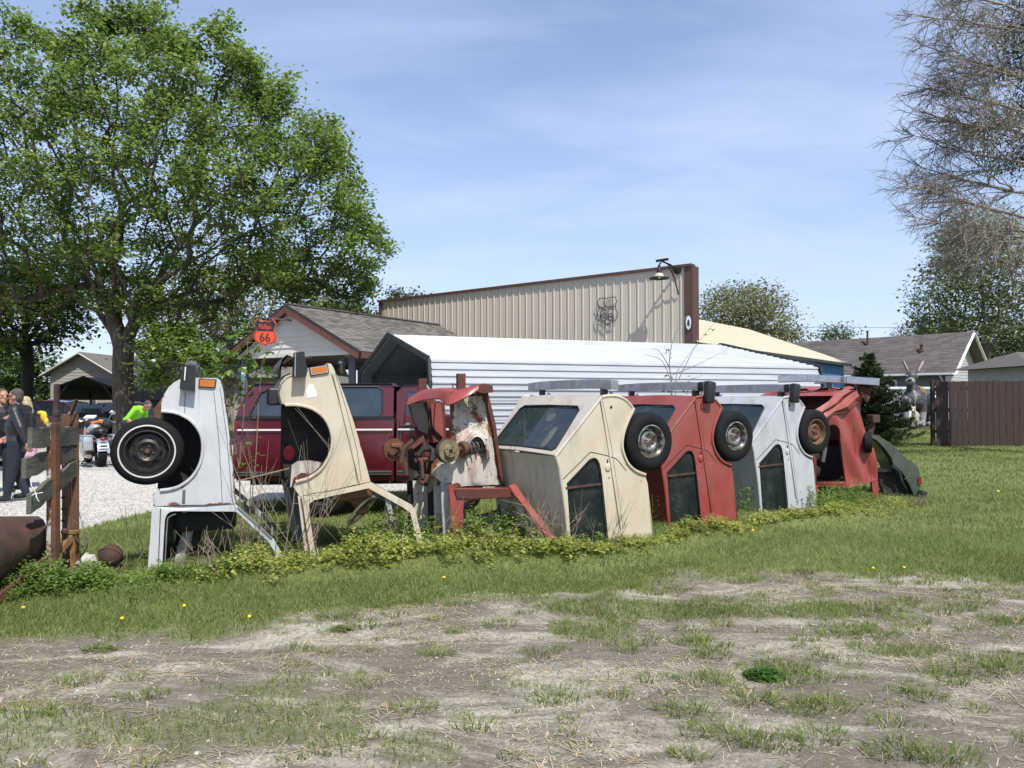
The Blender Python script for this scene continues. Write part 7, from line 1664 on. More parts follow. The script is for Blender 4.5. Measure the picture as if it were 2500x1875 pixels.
def person(label, loc, rz, J, top, legs, shoes, sole='white_sole', hair='hair_grey', extras=(), glasses=False, forearm=None, hs=1.0, bulk=1.0, longhair=False, voxel=.0105):
    """J: joint positions, x forward, y left, z up. One continuous body, hair as a child."""
    o = thing('person', label, 'person', loc, rz); V_ = lambda k: Vector(J[k]); P = []
    pel, che, nk, hd = V_('pelvis'), V_('chest'), V_('neck'), V_('head'); sk = 'skin'; fa = forearm or top
    up = (che - pel).normalized()
    P += [('c', pel, .145 * bulk, pel + (che - pel) * .5, .150 * bulk, top), ('c', pel + (che - pel) * .5, .155 * bulk, che, .150 * bulk, top)]
    for s in ('L', 'R'):
        sh, el, wr = V_('sh' + s), V_('el' + s), V_('wr' + s); hp_, kn, an, to = V_('hip' + s), V_('kn' + s), V_('an' + s), V_('to' + s)
        P += [('c', che + (sh - che) * .25, .115 * bulk, sh, .078, top), ('c', sh, .076, el, .058, top), ('c', el, .057, el + (wr - el) * .86, .042, fa), ('c', el + (wr - el) * .8, .032, wr, .028, sk)]
        P += [('c', pel, .12, hp_, .115 * bulk, legs), ('c', hp_, .108 * bulk, kn, .075, legs), ('c', kn, .074, kn + (an - kn) * .35, .072, legs), ('c', kn + (an - kn) * .35, .072, an, .055, legs)]
        P += [('c', an + Vector((-.02, 0, -.045)), .045, to + Vector((-.06, 0, .01)), .042, shoes), ('c', to + Vector((-.06, 0, .008)), .042, to, .032, shoes)]
        P += [('c', an + Vector((-.035, 0, -.085)), .018, to + Vector((.0, 0, -.022)), .016, sole)]
        P += hand(wr, (wr - el) if ('hd' + s) not in J else J['hd' + s], J.get('pn' + s, (0, 1 if s == 'R' else -1, 0)), sk, J.get('curl', .5))
    P += [('c', nk - (hd - nk) * .25, .060, hd - Vector((0, 0, .06)), .052, sk)]
    f = Vector(J.get('face', (1, 0, 0))).normalized(); lf = Vector((0, 0, 1)).cross(f).normalized(); u = f.cross(lf); k = hs
    RT = Matrix((f, lf, u)).transposed()
    P += [('e', hd + u * .02 * k, (.098 * k, .077 * k, .112 * k), RT, sk), ('e', hd + f * .035 * k - u * .060 * k, (.055 * k, .055 * k, .055 * k), RT, sk), ('c', hd + f * .075 * k - u * .082 * k, .026 * k, hd + f * .070 * k - u * .09 * k, .024 * k, sk)]
    P += [('c', hd + f * .094 * k + u * .020 * k, .010 * k, hd + f * .113 * k - u * .022 * k, .0145 * k, sk), ('c', hd + f * .092 * k - u * .054 * k + lf * .016, .009 * k, hd + f * .092 * k - u * .054 * k - lf * .016, .009 * k, sk), ('c', hd + f * .085 * k + u * .04 * k + lf * .04, .010, hd + f * .085 * k + u * .04 * k - lf * .04, .010, sk)]
    for s in (-1, 1): P += [('e', hd + lf * (s * .078 * k) - u * .005 * k - f * .008, (.022 * k, .010 * k, .034 * k), RT, sk)]
    P += list(extras)
    body = blob('body', P, o, voxel, 2)
    H = [('e', hd + u * .052 * k - f * .018 * k, (.098 * k, .082 * k, .092 * k), RT, hair), ('e', hd - f * .055 * k + u * .0 * k, (.055 * k, .075 * k, .085 * k), RT, hair)]
    if longhair: H += [('c', hd - f * .06 * k, .07 * k, hd - f * .10 * k - u * .16 * k, .06 * k, hair), ('c', hd - f * .02 + lf * .06 * k, .05 * k, hd - f * .06 * k + lf * .06 * k - u * .14 * k, .04 * k, hair), ('c', hd - f * .02 - lf * .06 * k, .05 * k, hd - f * .06 * k - lf * .06 * k - u * .14 * k, .04 * k, hair)]
    blob('hair', H, o, .010, 2)
    for s in (-1, 1):
        mb = MB(); mb.ball(hd + f * .083 * k + lf * (s * .032 * k) + u * .022 * k, .012 * k, 8); mb.build('eye', M['statue_black'], o, True, local=True)
    if glasses:
        mb = MB(); g = hd + u * .022 * k
        for s in (-1, 1): mb.box(g + f * .104 * k + lf * (s * .034 * k), (.008, .052 * k, .036 * k), RT, .003); mb.bar(g + f * .10 * k + lf * (s * .062 * k), g - f * .01 * k + lf * (s * .082 * k), .006, .012)
        mb.bar(g + f * .105 * k - lf * .03, g + f * .105 * k + lf * .03, .008, .012); mb.build('sunglasses', M['statue_black'], o, local=True)
    return o
def gpt(px, D): p = at(px, 978, D); return (p.x, p.y, gz(p.x, p.y) + 0.0)
walk = dict(pelvis=(0, 0, .93), chest=(-.02, 0, 1.30), neck=(.01, 0, 1.45), head=(.045, 0, 1.60), shL=(-.03, .19, 1.39), shR=(-.01, -.19, 1.39), elL=(-.17, .27, 1.13), elR=(.10, -.25, 1.12), wrL=(-.26, .27, .90), wrR=(.28, -.22, .98),
            hipL=(0, .09, .90), hipR=(0, -.09, .90), knL=(.02, .11, .50), knR=(.10, -.09, .49), anL=(.10, .11, .10), anR=(-.08, -.09, .13), toL=(.26, .12, .045), toR=(.08, -.10, .06), face=(1, -.05, .02), curl=.6)
ex = [('c', (-.03, -.17, 1.40), .085, (-.03, .17, 1.40), .085, 'leather'), ('c', (0, 0, .90), .16, (0, 0, .99), .158, 'leather'), ('c', (.0, 0, 1.44), .075, (.01, 0, 1.475), .07, 'leather'), ('e', (.03, 0, 1.12), (.15, .17, .2), None, 'leather')]
person('man in black leather jacket and dark jeans walking across the gravel', gpt(46, 11.9), R(186), walk, 'leather', 'denim', 'black_cloth', glasses=True, extras=ex, bulk=1.04)
stand = dict(pelvis=(0, 0, .94), chest=(.0, 0, 1.31), neck=(.02, 0, 1.46), head=(.05, 0, 1.61), shL=(0, .19, 1.40), shR=(0, -.19, 1.40), elL=(.02, .27, 1.12), elR=(.10, -.26, 1.14), wrL=(.24, .20, 1.10), wrR=(.33, -.12, 1.26), hdR=(.7, .5, .35),
             hipL=(0, .09, .91), hipR=(0, -.09, .91), knL=(.03, .11, .50), knR=(.03, -.11, .50), anL=(0, .11, .10), anR=(0, -.11, .10), toL=(.17, .13, .045), toR=(.17, -.13, .045), face=(.9, -.2, 0), curl=.5)
person('bearded man in black with one hand raised at the left edge', gpt(2, 12.9), R(-25), stand, 'leather', 'denim', 'black_cloth', extras=[('c', (0, -.17, 1.40), .08, (0, .17, 1.40), .08, 'leather'), ('c', (.10, -.01, 1.53), .035, (.11, -.01, 1.50), .03, 'hair_grey')])
wstand = dict(stand); wstand.update(wrR=(.12, -.30, .92), elR=(.02, -.27, 1.12), wrL=(.10, .30, .92), face=(1, .3, 0)); wstand.pop('hdR')
wm = person('blond woman in black with a pink printed skirt behind the leather-jacketed man', gpt(67, 13.6), R(200), wstand, 'leather', 'black_cloth', 'black_cloth', hair='hair_blond', longhair=True, extras=[('c', (0, -.15, 1.39), .07, (0, .15, 1.39), .07, 'leather'), ('c', (0, 0, .86), .16, (0, 0, .62), .19, 'pink')])
wm.scale = (.93, .93, .93)
bag = thing('yellow_scarf', 'bright yellow cloth bundle carried beside the blond woman', 'scarf', gpt(107, 12.3))
b0 = at(107, 1017, 12.3); blob('cloth', [('e', tuple(b0 - Vector(gpt(107, 12.3))), (.05, .05, .09), None, 'yellow'), ('e', tuple(b0 - Vector(gpt(107, 12.3)) + Vector((-.05, 0, .06))), (.06, .04, .035), None, 'yellow'), ('e', tuple(b0 - Vector(gpt(107, 12.3)) + Vector((.04, 0, -.08))), (.035, .04, .06), None, 'yellow')], bag, .01, 2)
bend = dict(pelvis=(-.32, 0, .98), chest=(.02, 0, 1.28), neck=(.15, 0, 1.36), head=(.27, 0, 1.42), shL=(.06, .20, 1.33), shR=(.06, -.20, 1.33), elL=(.0, .28, 1.05), elR=(-.10, -.30, 1.08), wrL=(.20, .24, .90), wrR=(.10, -.26, .90),
            hipL=(-.32, .10, .94), hipR=(-.32, -.10, .94), knL=(-.22, .12, .52), knR=(-.18, -.12, .52), anL=(-.30, .12, .10), anR=(-.28, -.12, .10), toL=(-.14, .13, .045), toR=(-.12, -.13, .045), face=(.80, -.05, -.55), curl=.7)
person('man in lime green T-shirt with black braces bending over beside the maple', gpt(338, 20.2), R(-12), bend, 'hivis', 'denim', 'black_cloth', forearm='skin', extras=[('c', (.0, -.165, 1.40), .028, (-.28, -.12, 1.15), .028, 'black_cloth'), ('c', (.0, .165, 1.40), .028, (-.28, .12, 1.15), .028, 'black_cloth'), ('c', (.05, -.18, 1.33), .085, (.05, .18, 1.33), .085, 'hivis')])

# ================================================================== motorcycles
def motorcycle(label, loc, rz, paint, luggage=True):
    o = thing('motorcycle', label, 'motorcycle', loc, rz, 'touring motorcycles on the gravel'); B_ = lambda mb, n, m, s=True: mb.build(n, m, o, s, local=True)
    for x, r, w in ((-.80, .32, .17), (.82, .33, .13)):
        mb = MB(); mb.lathe([(r - .10, -w / 2), (r - .02, -w / 2), (r, -w / 4), (r + .003, 0), (r, w / 4), (r - .02, w / 2), (r - .10, w / 2), (r - .11, 0), (r - .10, -w / 2)], (x, 0, r), (0, 1, 0), 32); wh = B_(mb, 'wheel', M['rubber'])
        mb = MB(); mb.lathe([(0, -.05), (.05, -.05), (.06, -.02), (r - .11, -.03), (r - .10, -.05), (r - .10, .05), (r - .11, .03), (.06, .02), (.05, .05), (0, .05)], (x, 0, r), (0, 1, 0), 24); mb.build('rim', M['chrome'], wh, True, local=True)
        mb = MB(); n = 12; mb.quadgrid(lambda i, j: (x + (r + .035) * math.cos(R(5 + 165 * i / n)) * (1 if x > 0 else 1), (w * .75) * math.sin((j / 6 - .5) * 2.6), r + (r + .035) * math.sin(R(5 + 165 * i / n)) * math.cos((j / 6 - .5) * .9)), n, 6); B_(mb, 'fender', paint)
    for s in (-1, 1):
        mb = MB(); mb.box((-.72, s * .30, .56), (.62, .23, .34), Matrix.Rotation(s * -.05, 3, 'X'), .06); sb = B_(mb, 'saddlebag', paint)
        mb = MB(); mb.box((-.72, s * .30, .735), (.60, .225, .03), None, .012); mb.build('lid', paint, sb, True, local=True)
        mb = MB(); mb.tube([(.25, s * .16, .26), (-.3, s * .26, .24), (-1.02, s * .27, .26)], [.035, .045, .05], 10); B_(mb, 'exhaust_pipe', M['chrome'])
        mb = MB(); mb.tube([(.80, s * .11, .33), (.52, s * .11, .98)], .028, 8); B_(mb, 'fork_leg', M['chrome'])
        mb = MB(); mb.tube([(.45, s * .10, 1.04), (.36, s * .30, 1.10), (.22, s * .43, 1.03)], .014, 6); mb.tube([(.24, s * .42, 1.035), (.13, s * .46, 1.02)], .02, 8); B_(mb, 'handlebar', M['chrome'])
        mb = MB(); mb.tube([(.32, s * .36, 1.08), (.33, s * .43, 1.22)], .008, 5); mb.ball((.33, s * .45, 1.25), (.02, .075, .05), 12); B_(mb, 'mirror', M['chrome'])
        mb = MB(); mb.lathe([(0, -.03), (.03, -.02), (.035, .02), (0, .03)], (-1.10, s * .17, .62), (1, 0, 0), 10); B_(mb, 'turn_signal', M['red_lens'])
        mb = MB(); mb.box((.15, s * .19, .42), (.26, .16, .34), None, .04); B_(mb, 'cylinder', M['chrome'])
    mb = MB(); mb.ball((.10, 0, .86), (.33, .16, .15), 18, Matrix.Rotation(.14, 3, 'Y')); B_(mb, 'fuel_tank', paint)
    mb = MB(); mb.ball((-.30, 0, .76), (.30, .19, .09), 16); mb.ball((-.66, 0, .84), (.24, .17, .09), 16); B_(mb, 'seat', M['leather'])
    mb = MB(); mb.box((.12, 0, .42), (.55, .24, .44), None, .08); B_(mb, 'engine', M['steel_black'])
    mb = MB(); mb.quadgrid(lambda i, j: (.62 + .12 * math.cos((i / 10 - .5) * 2.6) - .10 * (j / 5), .42 * math.sin((i / 10 - .5) * 2.8) * (1 - .25 * (j / 5) ** 2), .86 + .38 * j / 5), 10, 5); B_(mb, 'fairing', M['black_plastic'])
    mb = MB(); mb.quadgrid(lambda i, j: (.55 + .10 * math.cos((i / 8 - .5) * 2.4) - .10 * j / 3, .30 * math.sin((i / 8 - .5) * 2.8) * (1 - .2 * j / 3), 1.23 + .13 * j / 3), 8, 3); B_(mb, 'windshield', M['glass_tint'])
    mb = MB(); mb.box((.52, 0, 1.06), (.05, .62, .16), Matrix.Rotation(-.35, 3, 'Y'), .03); B_(mb, 'dash', M['black_plastic'])
    for y in (-.22, -.075, .075, .22):
        mb = MB(); mb.lathe([(0, .012), (.045, .01), (.052, 0), (.052, -.02)], (.49, y, 1.07), (-1, 0, .35), 16); B_(mb, 'gauge', M['sign_white'])
    mb = MB(); mb.lathe([(0, .03), (.09, .02), (.10, -.05), (0, -.08)], (.78, 0, .98), (1, 0, 0), 20); B_(mb, 'headlamp', M['chrome'])
    mb = MB(); mb.ball((-1.10, 0, .66), (.04, .07, .045), 12); B_(mb, 'tail_lamp', M['red_lens'])
    mb = MB(); mb.box((-1.15, 0, .50), (.01, .19, .11), Matrix.Rotation(.25, 3, 'Y')); pl = B_(mb, 'number_plate', M['sign_white'], False)
    mb = MB(); mb.box((-1.157, 0, .497), (.004, .15, .04), Matrix.Rotation(.25, 3, 'Y')); mb.build('plate_characters', M['denim'], pl, local=True)
    mb = MB(); mb.tube([(-.05, .14, .24), (-.10, .30, .02)], .014, 6); B_(mb, 'side_stand', M['iron'])
    return o
bl = gpt(232, 18.7); motorcycle('silver touring motorcycle with twin saddlebags parked on the gravel', bl, R(128), M['silver'])
bx_ = thing('luggage_bag', 'black bag strapped on the silver motorcycle with an orange bungee', 'bag', (bl[0] - .05, bl[1] + .05, bl[2] + .95))
p = Vector((-.05, .05, .98 + bl[2])) + Vector((bl[0], bl[1], 0)); q = p - Vector((bl[0] - .05, bl[1] + .05, bl[2] + .95))
blob('bag_body', [('e', tuple(q + Vector((-.02, 0, .0))), (.20, .17, .14), None, 'black_cloth'), ('e', tuple(q + Vector((.26, .1, -.01))), (.14, .13, .11), None, 'black_cloth')], bx_, .015, 2)
mb = MB(); [mb.tube([p + Vector((.02, -.16, -.06 + k * .05)), p + Vector((.12 + .03 * k, -.17, .06)), p + Vector((.26, -.1, .04 + .03 * k))], .018, 6) for k in range(3)]; mb.build('bungee', M['orange'], bx_)
mb = MB(); mb.box(p + Vector((-.08, -.02, .17)), (.26, .16, .05), Matrix.Rotation(.4, 3, 'X'), .02); mb.build('folded_cloth', M['sign_white'], bx_)
motorcycle('black and chrome touring motorcycle cut off by the left edge', gpt(-14, 17.6), R(110), M['sign_black'])

# ================================================================== parked cars at the back
def sedan(label, loc, rz, paint, H=1.45, L=4.6, W=1.8, suv=False):
    o = thing('parked_car', label, 'car', loc, rz, 'cars parked by the small carport')
    body = [(-L / 2, .55), (-L / 2 + .03, .85), (-L / 2 + .35, .98), (-1.15, 1.0), (.95, .98), (1.7, .90), (L / 2 - .1, .76), (L / 2, .52), (L / 2 - .05, .28), (-L / 2 + .05, .28)]
    cabin = [(-L / 2 + .55, .98), (-1.05, H - .06), (-.55, H), (.15, H - .02), (.55, H - .12), (1.25, .98)]
    def arch(cx): return [(cx + .36 * math.cos(t), .30 + .36 * math.sin(t)) for t in np.linspace(math.pi, 0, 11)]
    bo = body[:-2] + [(L / 2 - .05, .28)] + arch(1.38)[::-1] + arch(-1.32)[::-1] + [(-L / 2 + .05, .28)]
    f = lambda s: (lambda u, v, w: Vector((u, s * (W / 2 - w - .10 * max(0, (v - .8)) - .05 * max(0, .5 - v)), v)))
    for s in (-1, 1):
        mb = MB(); mb.plate(f(s), bo, (), 0, .04); mb.build('body_side', paint, o, True, local=True)
        fc = lambda u, v, w, s=s: Vector((u, s * (W / 2 - .07 - w - .38 * (v - .98)), v))
        wn = [(-1.35, 1.02), (-1.0, H - .11), (-.18, H - .07), (-.18, 1.02)]; wf = [(-.08, 1.02), (-.08, H - .07), (.42, H - .13), (1.0, 1.02)]
        mb = MB(); mb.plate(fc, cabin, [wn, wf], 0, .03); cs_ = mb.build('cabin_side', paint, o, local=True)
        for q in (wn, wf): mb = MB(); mb.plate(fc, q, (), .008, .014); mb.build('window', M['glass_tint'], cs_, local=True)
        for cx in (1.38, -1.32):
            mb = MB(); mb.lathe([(.2, .02), (.30, .02), (.325, -.01), (.325, -.18), (.30, -.2), (.2, -.2)], (cx, s * (W / 2 - .02), .325), (0, s, 0), 28); wh = mb.build('wheel', M['rubber'], o, True, local=True)
            mb = MB(); mb.lathe([(0, .01), (.06, .01), (.19, -.01), (.205, .02), (.2, -.05)], (cx, s * (W / 2 - .02), .325), (0, s, 0), 20); mb.build('rim', M['chrome'], wh, True, local=True)
    k = len(body); mb = MB(); mb.quadgrid(lambda i, j: Vector((body[i][0], (W - .06 - .20 * max(0, body[i][1] - .8)) * (j / 4 - .5), body[i][1] + .02 * math.sin(math.pi * j / 4))), k - 2, 4); mb.build('body_shell', paint, o, True, local=True)
    mb = MB(); mb.quadgrid(lambda i, j: Vector((cabin[i + 1][0], (W - .20 - .76 * (cabin[i + 1][1] - .98)) * (j / 4 - .5), cabin[i + 1][1] + .03 * math.sin(math.pi * j / 4))), 3, 4); mb.build('roof', paint, o, True, local=True)
    for a, b, n in ((0, 1, 'rear_window'), (4, 5, 'windscreen')):
        mb = MB(); mb.quadgrid(lambda i, j: Vector((cabin[a][0] + (cabin[b][0] - cabin[a][0]) * i, (W - .20 - .76 * (cabin[a][1] + (cabin[b][1] - cabin[a][1]) * i - .98)) * (j / 4 - .5), cabin[a][1] + (cabin[b][1] - cabin[a][1]) * i)), 1, 4); mb.build(n, M['glass_tint'], o, local=True)
    mb = MB(); mb.box((0, 0, .30), (L - .5, W - .5, .16)); mb.build('chassis', M['under_dark'], o, local=True)
    return o
sedan('dark red sedan parked under the small carport', gpt(120, 28.5), R(176), M['maroon_dark'], 1.55)
sedan('charcoal sedan parked by the maple trunk', gpt(285, 30.0), R(150), M['grey_car'], 1.48)

# ================================================================== giant rabbit statue and friends
def statue():
    D = 33.0; sc_ = D / FPX; b = at(2230, 1043, D); b.z = gz(b.x, D)
    o = thing('rabbit_statue', 'giant grey jackrabbit statue with saddle beside the plank fence', 'statue', b)
    def L(px, py, d=0.0): p = at(px, py, D + d); return tuple(p - b)
    r = lambda n: n * sc_
    P = [('c', L(2228, 950, .1), r(15), L(2229, 975, .1), r(26), 'statue_grey'), ('c', L(2229, 975, .2), r(27), L(2250, 985, 1.4), r(30), 'statue_dark'), ('c', L(2250, 985, 1.4), r(30), L(2268, 1000, 2.2), r(34), 'statue_dark'),
         ('e', L(2229, 972, -.12), (r(7), r(14), r(22)), None, 'statue_white'), ('e', L(2216, 985, -.1), (r(9), r(14), r(14)), None, 'statue_dark'), ('e', L(2243, 985, -.1), (r(9), r(14), r(14)), None, 'statue_dark'),
         ('c', L(2208, 975), r(11), L(2210, 1005), r(9), 'statue_grey'), ('c', L(2210, 1005), r(9), L(2213, 1035, -.05), r(6.5), 'statue_white'), ('c', L(2213, 1037, -.05), r(7), L(2215, 1038, -.25), r(6), 'statue_white'),
         ('c', L(2252, 975), r(11), L(2253, 1005), r(9), 'statue_grey'), ('c', L(2253, 1005), r(9), L(2252, 1033, -.05), r(7), 'statue_white'), ('c', L(2251, 1036, -.05), r(8.5), L(2249, 1037, -.3), r(7.5), 'statue_white'),
         ('c', L(2272, 1010, 1.6), r(17), L(2276, 1034, 1.2), r(9), 'statue_grey'), ('c', L(2270, 1036, .6), r(7.5), L(2273, 1036, 1.3), r(7), 'statue_white'), ('c', L(2206, 1020, 1.6), r(14), L(2206, 1036, .9), r(7), 'statue_grey'),
         ('e', L(2224, 920), (r(14.5), r(17), r(15)), None, 'statue_grey'), ('e', L(2222, 931, -.25), (r(12), r(12), r(8)), None, 'statue_white'), ('c', L(2225, 938), r(10), L(2227, 950), r(13), 'statue_grey'),
         ('e', L(2221, 927.5, -.43), (r(5.5), r(3.5), r(3.5)), None, 'statue_black'), ('e', L(2238, 919, -.12), (r(4), r(4.5), r(4)), None, 'statue_white'), ('e', L(2211, 918, -.12), (r(3), r(4.5), r(4)), None, 'statue_white'),
         ('e', L(2250, 955, .3), (r(9), r(12), r(10)), None, 'tan_saddle'), ('c', L(2244, 944, .25), r(3), L(2259, 964, .25), r(4), 'tan_saddle')]
    blob('body', P, o, .03, 2)
    for s, (x0, y0), (x1, y1) in ((-1, (2217, 909), (2204, 877)), (1, (2238, 910), (2256, 878))):
        a, c = Vector(L(x0, y0)), Vector(L(x1, y1, .15)); mid = (a + c) / 2; d = (c - a).normalized(); sd = Vector((1, 0, 0)); sd = (sd - d * sd.x).normalized(); n = d.cross(sd); RT = Matrix((sd, n, d)).transposed(); h = (c - a).length / 2
        mb = MB(); mb.ball(mid, (r(6), r(2.6), h * 1.06), 16, RT); e_ = mb.build('ear', M['statue_grey'], o, True, local=True)
        mb = MB(); mb.ball(mid - Vector((0, .035, 0)) + sd * .01, (r(3.4), r(1.6), h * .86), 14, RT); mb.build('inner_ear', M['statue_pink'], e_, True, local=True)
    for x in (2238, 2211):
        mb = MB(); mb.ball(L(x, 919, -.19), r(2.6), 10); mb.build('eye', M['statue_black'], o, True, local=True)
    for s in (-1, 1):
        mb = MB(); mb.tube([L(2224 + s * 8, 937, -.15), L(2224 + s * 32, 939 + s, 0), L(2224 + s * 46, 940, .1)], .014, 4); mb.build('whiskers', M['iron'], o, local=True)
    mb = MB(); mb.ball(L(2229, 1044, .3), (1.15, 1.5, .06), 20); mb.build('base', M['rust_dark'], o, local=True)
    d0 = at(2233, 1043, 32.2); d0.z = gz(d0.x, 32.2); o2 = thing('animal_figure', 'small cream animal figure standing before the giant rabbit', 'statue', d0)
    K = lambda px, py, d=0.0: tuple(at(px, py, 32.2 + d) - d0); k = 'dog_cream'
    blob('body', [('c', K(2234, 1012), r(8.5), K(2234, 1024), r(8), k), ('c', K(2234, 1014, .1), r(8), K(2238, 1016, .7), r(8), k), ('c', K(2232, 1008), r(5), K(2230, 999, -.05), r(5), k), ('e', K(2230, 998, -.05), (r(5), r(6), r(5)), None, k), ('c', K(2229, 1001, -.2), r(3.4), K(2228.5, 1003, -.3), r(2.6), k), ('c', K(2226, 993), r(1.8), K(2225, 990), r(1.0), k), ('c', K(2234, 993), r(1.8), K(2235, 990), r(1.0), k),
         ('c', K(2228, 1022), r(3.6), K(2227, 1041), r(2.6), k), ('c', K(2240, 1022), r(3.6), K(2241, 1041), r(2.6), k), ('c', K(2231, 1022, .6), r(3.6), K(2231, 1041, .6), r(2.6), k), ('c', K(2241, 1022, .7), r(3.6), K(2242, 1041, .7), r(2.6), k), ('c', K(2240, 1014, .75), r(2), K(2244, 1022, .95), r(1.2), k)], o2, .022, 2)
    for x in (2227.5, 2232.5): mb = MB(); mb.ball(K(x, 997, -.14), r(1.0), 8); mb.build('eye', M['statue_black'], o2, True, local=True)
    mb = MB(); mb.tube([Vector(K(2227, 1005, -.1)), Vector(K(2233, 1009, -.16)), Vector(K(2239, 1006, -.05))], .02, 5); mb.build('collar', M['rust_dark'], o2, local=True)
statue()

# ================================================================== post sign, plough, scrap iron at the left
def tube_post(name, label, cat, px, y0, D, w, mat, y1=None, lean=0):
    b = at(px, 1400, D); top = at(px + lean, y0, D); o = thing(name, label, cat, (b.x, b.y, 0)); mb = MB(); mb.bar((b.x, b.y, -.25), top, w, w * .8, bev=.006); mb.build('shaft', mat, o); return o, b, top
o, b, top = tube_post('square_steel_post', 'square white steel post streaked with rust holding weathered boards', 'post', 130, 1032, 6.5, .080, M['rust_post'])
mb = MB(); mb.bar((b.x + .024, b.y - .004, -.2), top + Vector((.024, -.004, .002)), .040, .078, bev=.006); mb.build('rust_face', M['rust'], o)
mb = MB(); q = at(138, 1000, 6.62); mb.box((q.x, q.y, q.z + .02), (.034, .034, .40)); mb.box((q.x - .002, q.y, q.z - .03), (.044, .044, .05), None, .004); mb.build('upright_tube', M['rust_dark'], o)
o2, b2, t2 = tube_post('steel_channel_post', 'brown rusted perforated channel post behind the white post', 'post', 171, 1010, 6.95, .035, M['rust'], lean=-3)
mb = MB(); 
for s in (-1, 1): mb.bar(Vector((b2.x + s * .045, b2.y + .02, -.2)), t2 + Vector((s * .045, .02, 0)), .012, .06, up=(1, 0, 0))
fl = mb.build('flanges', M['rust'], o2); fl['kind'] = 'stuff'
for i in range(9):
    p = t2 + (Vector((b2.x, b2.y, .2)) - t2) * (.1 + .085 * i) + Vector((-.052, -.02, 0)); mb = MB(); mb.box(p, (.02, .02, .016)); mb.build('bolt_hole', M['seam'], o2)
mb = MB(); p = at(178, 1000, 6.9); mb.bar(p - Vector((.02, 0, .05)), p + Vector((.03, 0, .09)), .012, .045, up=(0, 1, 0)); mb.build('bracket', M['rust'], o2)
for (a, da), (c, dc), h0, ex_ in ((((73, 1070), 6.15), ((186, 1064), 6.98), .165, 'upper'), (((58, 1145), 6.10), ((186, 1098), 7.0), .155, 'middle'), (((70, 1232), 6.05), ((187, 1140), 7.0), .150, 'lower')):
    A_, C_ = at(*a, da), at(*c, dc); lab = 'weathered grey board, %s of the three on the white post' % ex_
    bo = thing('sign_board', lab, 'board', (A_.x, A_.y, 0), 0, 'weathered boards on the post'); d = (C_ - A_).normalized()
    mb = MB(); n = 12; nn = d.cross(Vector((0, 0, 1))).normalized()
    mb.quadgrid(lambda i, j: A_ + (C_ - A_) * (i / n) + Vector((0, 0, (j - .5) * h0 + .006 * math.sin(i * 1.9 + j))) + nn * (.018 + .008 * math.sin(i * 1.1)), n, 1); mb.quadgrid(lambda i, j: A_ + (C_ - A_) * (i / n) + Vector((0, 0, (j - .5) * h0 + .006 * math.sin(i * 1.9 + j))) - nn * (.018 - .008 * math.sin(i * 1.1)), n, 1)
    for i in (0, n): mb.add([A_ + (C_ - A_) * (i / n) + Vector((0, 0, z * h0 + .006 * math.sin(i * 1.9 + (z > 0)))) + nn * (s * .018 + .008 * math.sin(i * 1.1)) for z, s in ((-.5, 1), (.5, 1), (.5, -1), (-.5, -1))], [(0, 1, 2, 3)])
    for j in (0, 1): mb.quadgrid(lambda i, k: A_ + (C_ - A_) * (i / n) + Vector((0, 0, (j - .5) * h0 + .006 * math.sin(i * 1.9 + j))) + nn * ((1 if k else -1) * .018 + .008 * math.sin(i * 1.1)), n, 1)
    mb.build('plank', M['grey_wood'], bo)
    mb = MB(); p = A_ + (C_ - A_) * .34 - nn * .02 if nn.y > 0 else A_ + (C_ - A_) * .34 + nn * .02; mb.lathe([(0, .008), (.010, .006), (.010, 0)], p, (0, -1, 0), 8); mb.build('bolt', M['rust_dark'], bo)
# zip tie bow
zt_ = at(88, 1205, 6.0); o = thing('plastic_tie', 'white plastic tie knotted on the lowest weathered board', 'tie', zt_)
mb = MB(); 
for dx, dz in ((-.04, .12), (.03, -.06), (.06, .01), (-.03, -.02)): mb.tube([zt_, zt_ + Vector((dx * .6, -.02, dz * .5)), zt_ + Vector((dx, -.01, dz))], .0035, 4)
mb.build('strap', M['white_plain'], o)
# plough mouldboard
def plough():
    R0 = [(110, 1356, 6.75), (118, 1330, 6.58), (115, 1296, 6.58), (104, 1268, 6.75), (92, 1260, 6.95)]; L0 = [(-260, 1590, 5.0), (-250, 1520, 4.75), (-250, 1400, 4.75), (-262, 1290, 4.98), (-275, 1262, 5.25)]
    A_ = [at(*p) for p in R0]; B_ = [at(*p) for p in L0]; A_ = [Vector(p) for p in smooth_line([tuple(p) for p in A_], 4)]; B_ = [Vector(p) for p in smooth_line([tuple(p) for p in B_], 4)]
    o = thing('plough_blade', 'curved rusty plough blade lying at the left edge', 'plough', (A_[0].x, A_[0].y, 0)); n = len(A_) - 1
    mb = MB(); mb.quadgrid(lambda i, j: A_[i] + (B_[i] - A_[i]) * (j / 6), n, 6); off = Vector((.0, .012, -.006)); mb.quadgrid(lambda i, j: A_[i] + (B_[i] - A_[i]) * (j / 6) + off, n, 6); mb.add(A_ + [p + off for p in A_[::-1]], [tuple(range(2 * n + 2))]); mb.build('mouldboard', M['rust_dark'], o, True)
    a, b = at(140, 1348, 6.6), at(-230, 1640, 4.85); mb = MB(); mb.bar(a, b, .02, .06, up=(0, -1, .6)); mb.build('cutting_edge', M['rust'], o)
    a, b = at(148, 1372, 6.5), at(-230, 1700, 4.8); c, d = at(150, 1420, 6.45), at(-230, 1800, 4.7); mb = MB(); mb.add([a, b, d, c, a + Vector((0, .02, -.01)), b + Vector((0, .02, -.01)), d + Vector((0, .02, -.01)), c + Vector((0, .02, -.01))], [(0, 1, 2, 3), (4, 7, 6, 5), (0, 4, 5, 1), (3, 2, 6, 7), (0, 3, 7, 4), (1, 5, 6, 2)]); mb.build('lower_plate', M['rust_dark'], o)
plough()
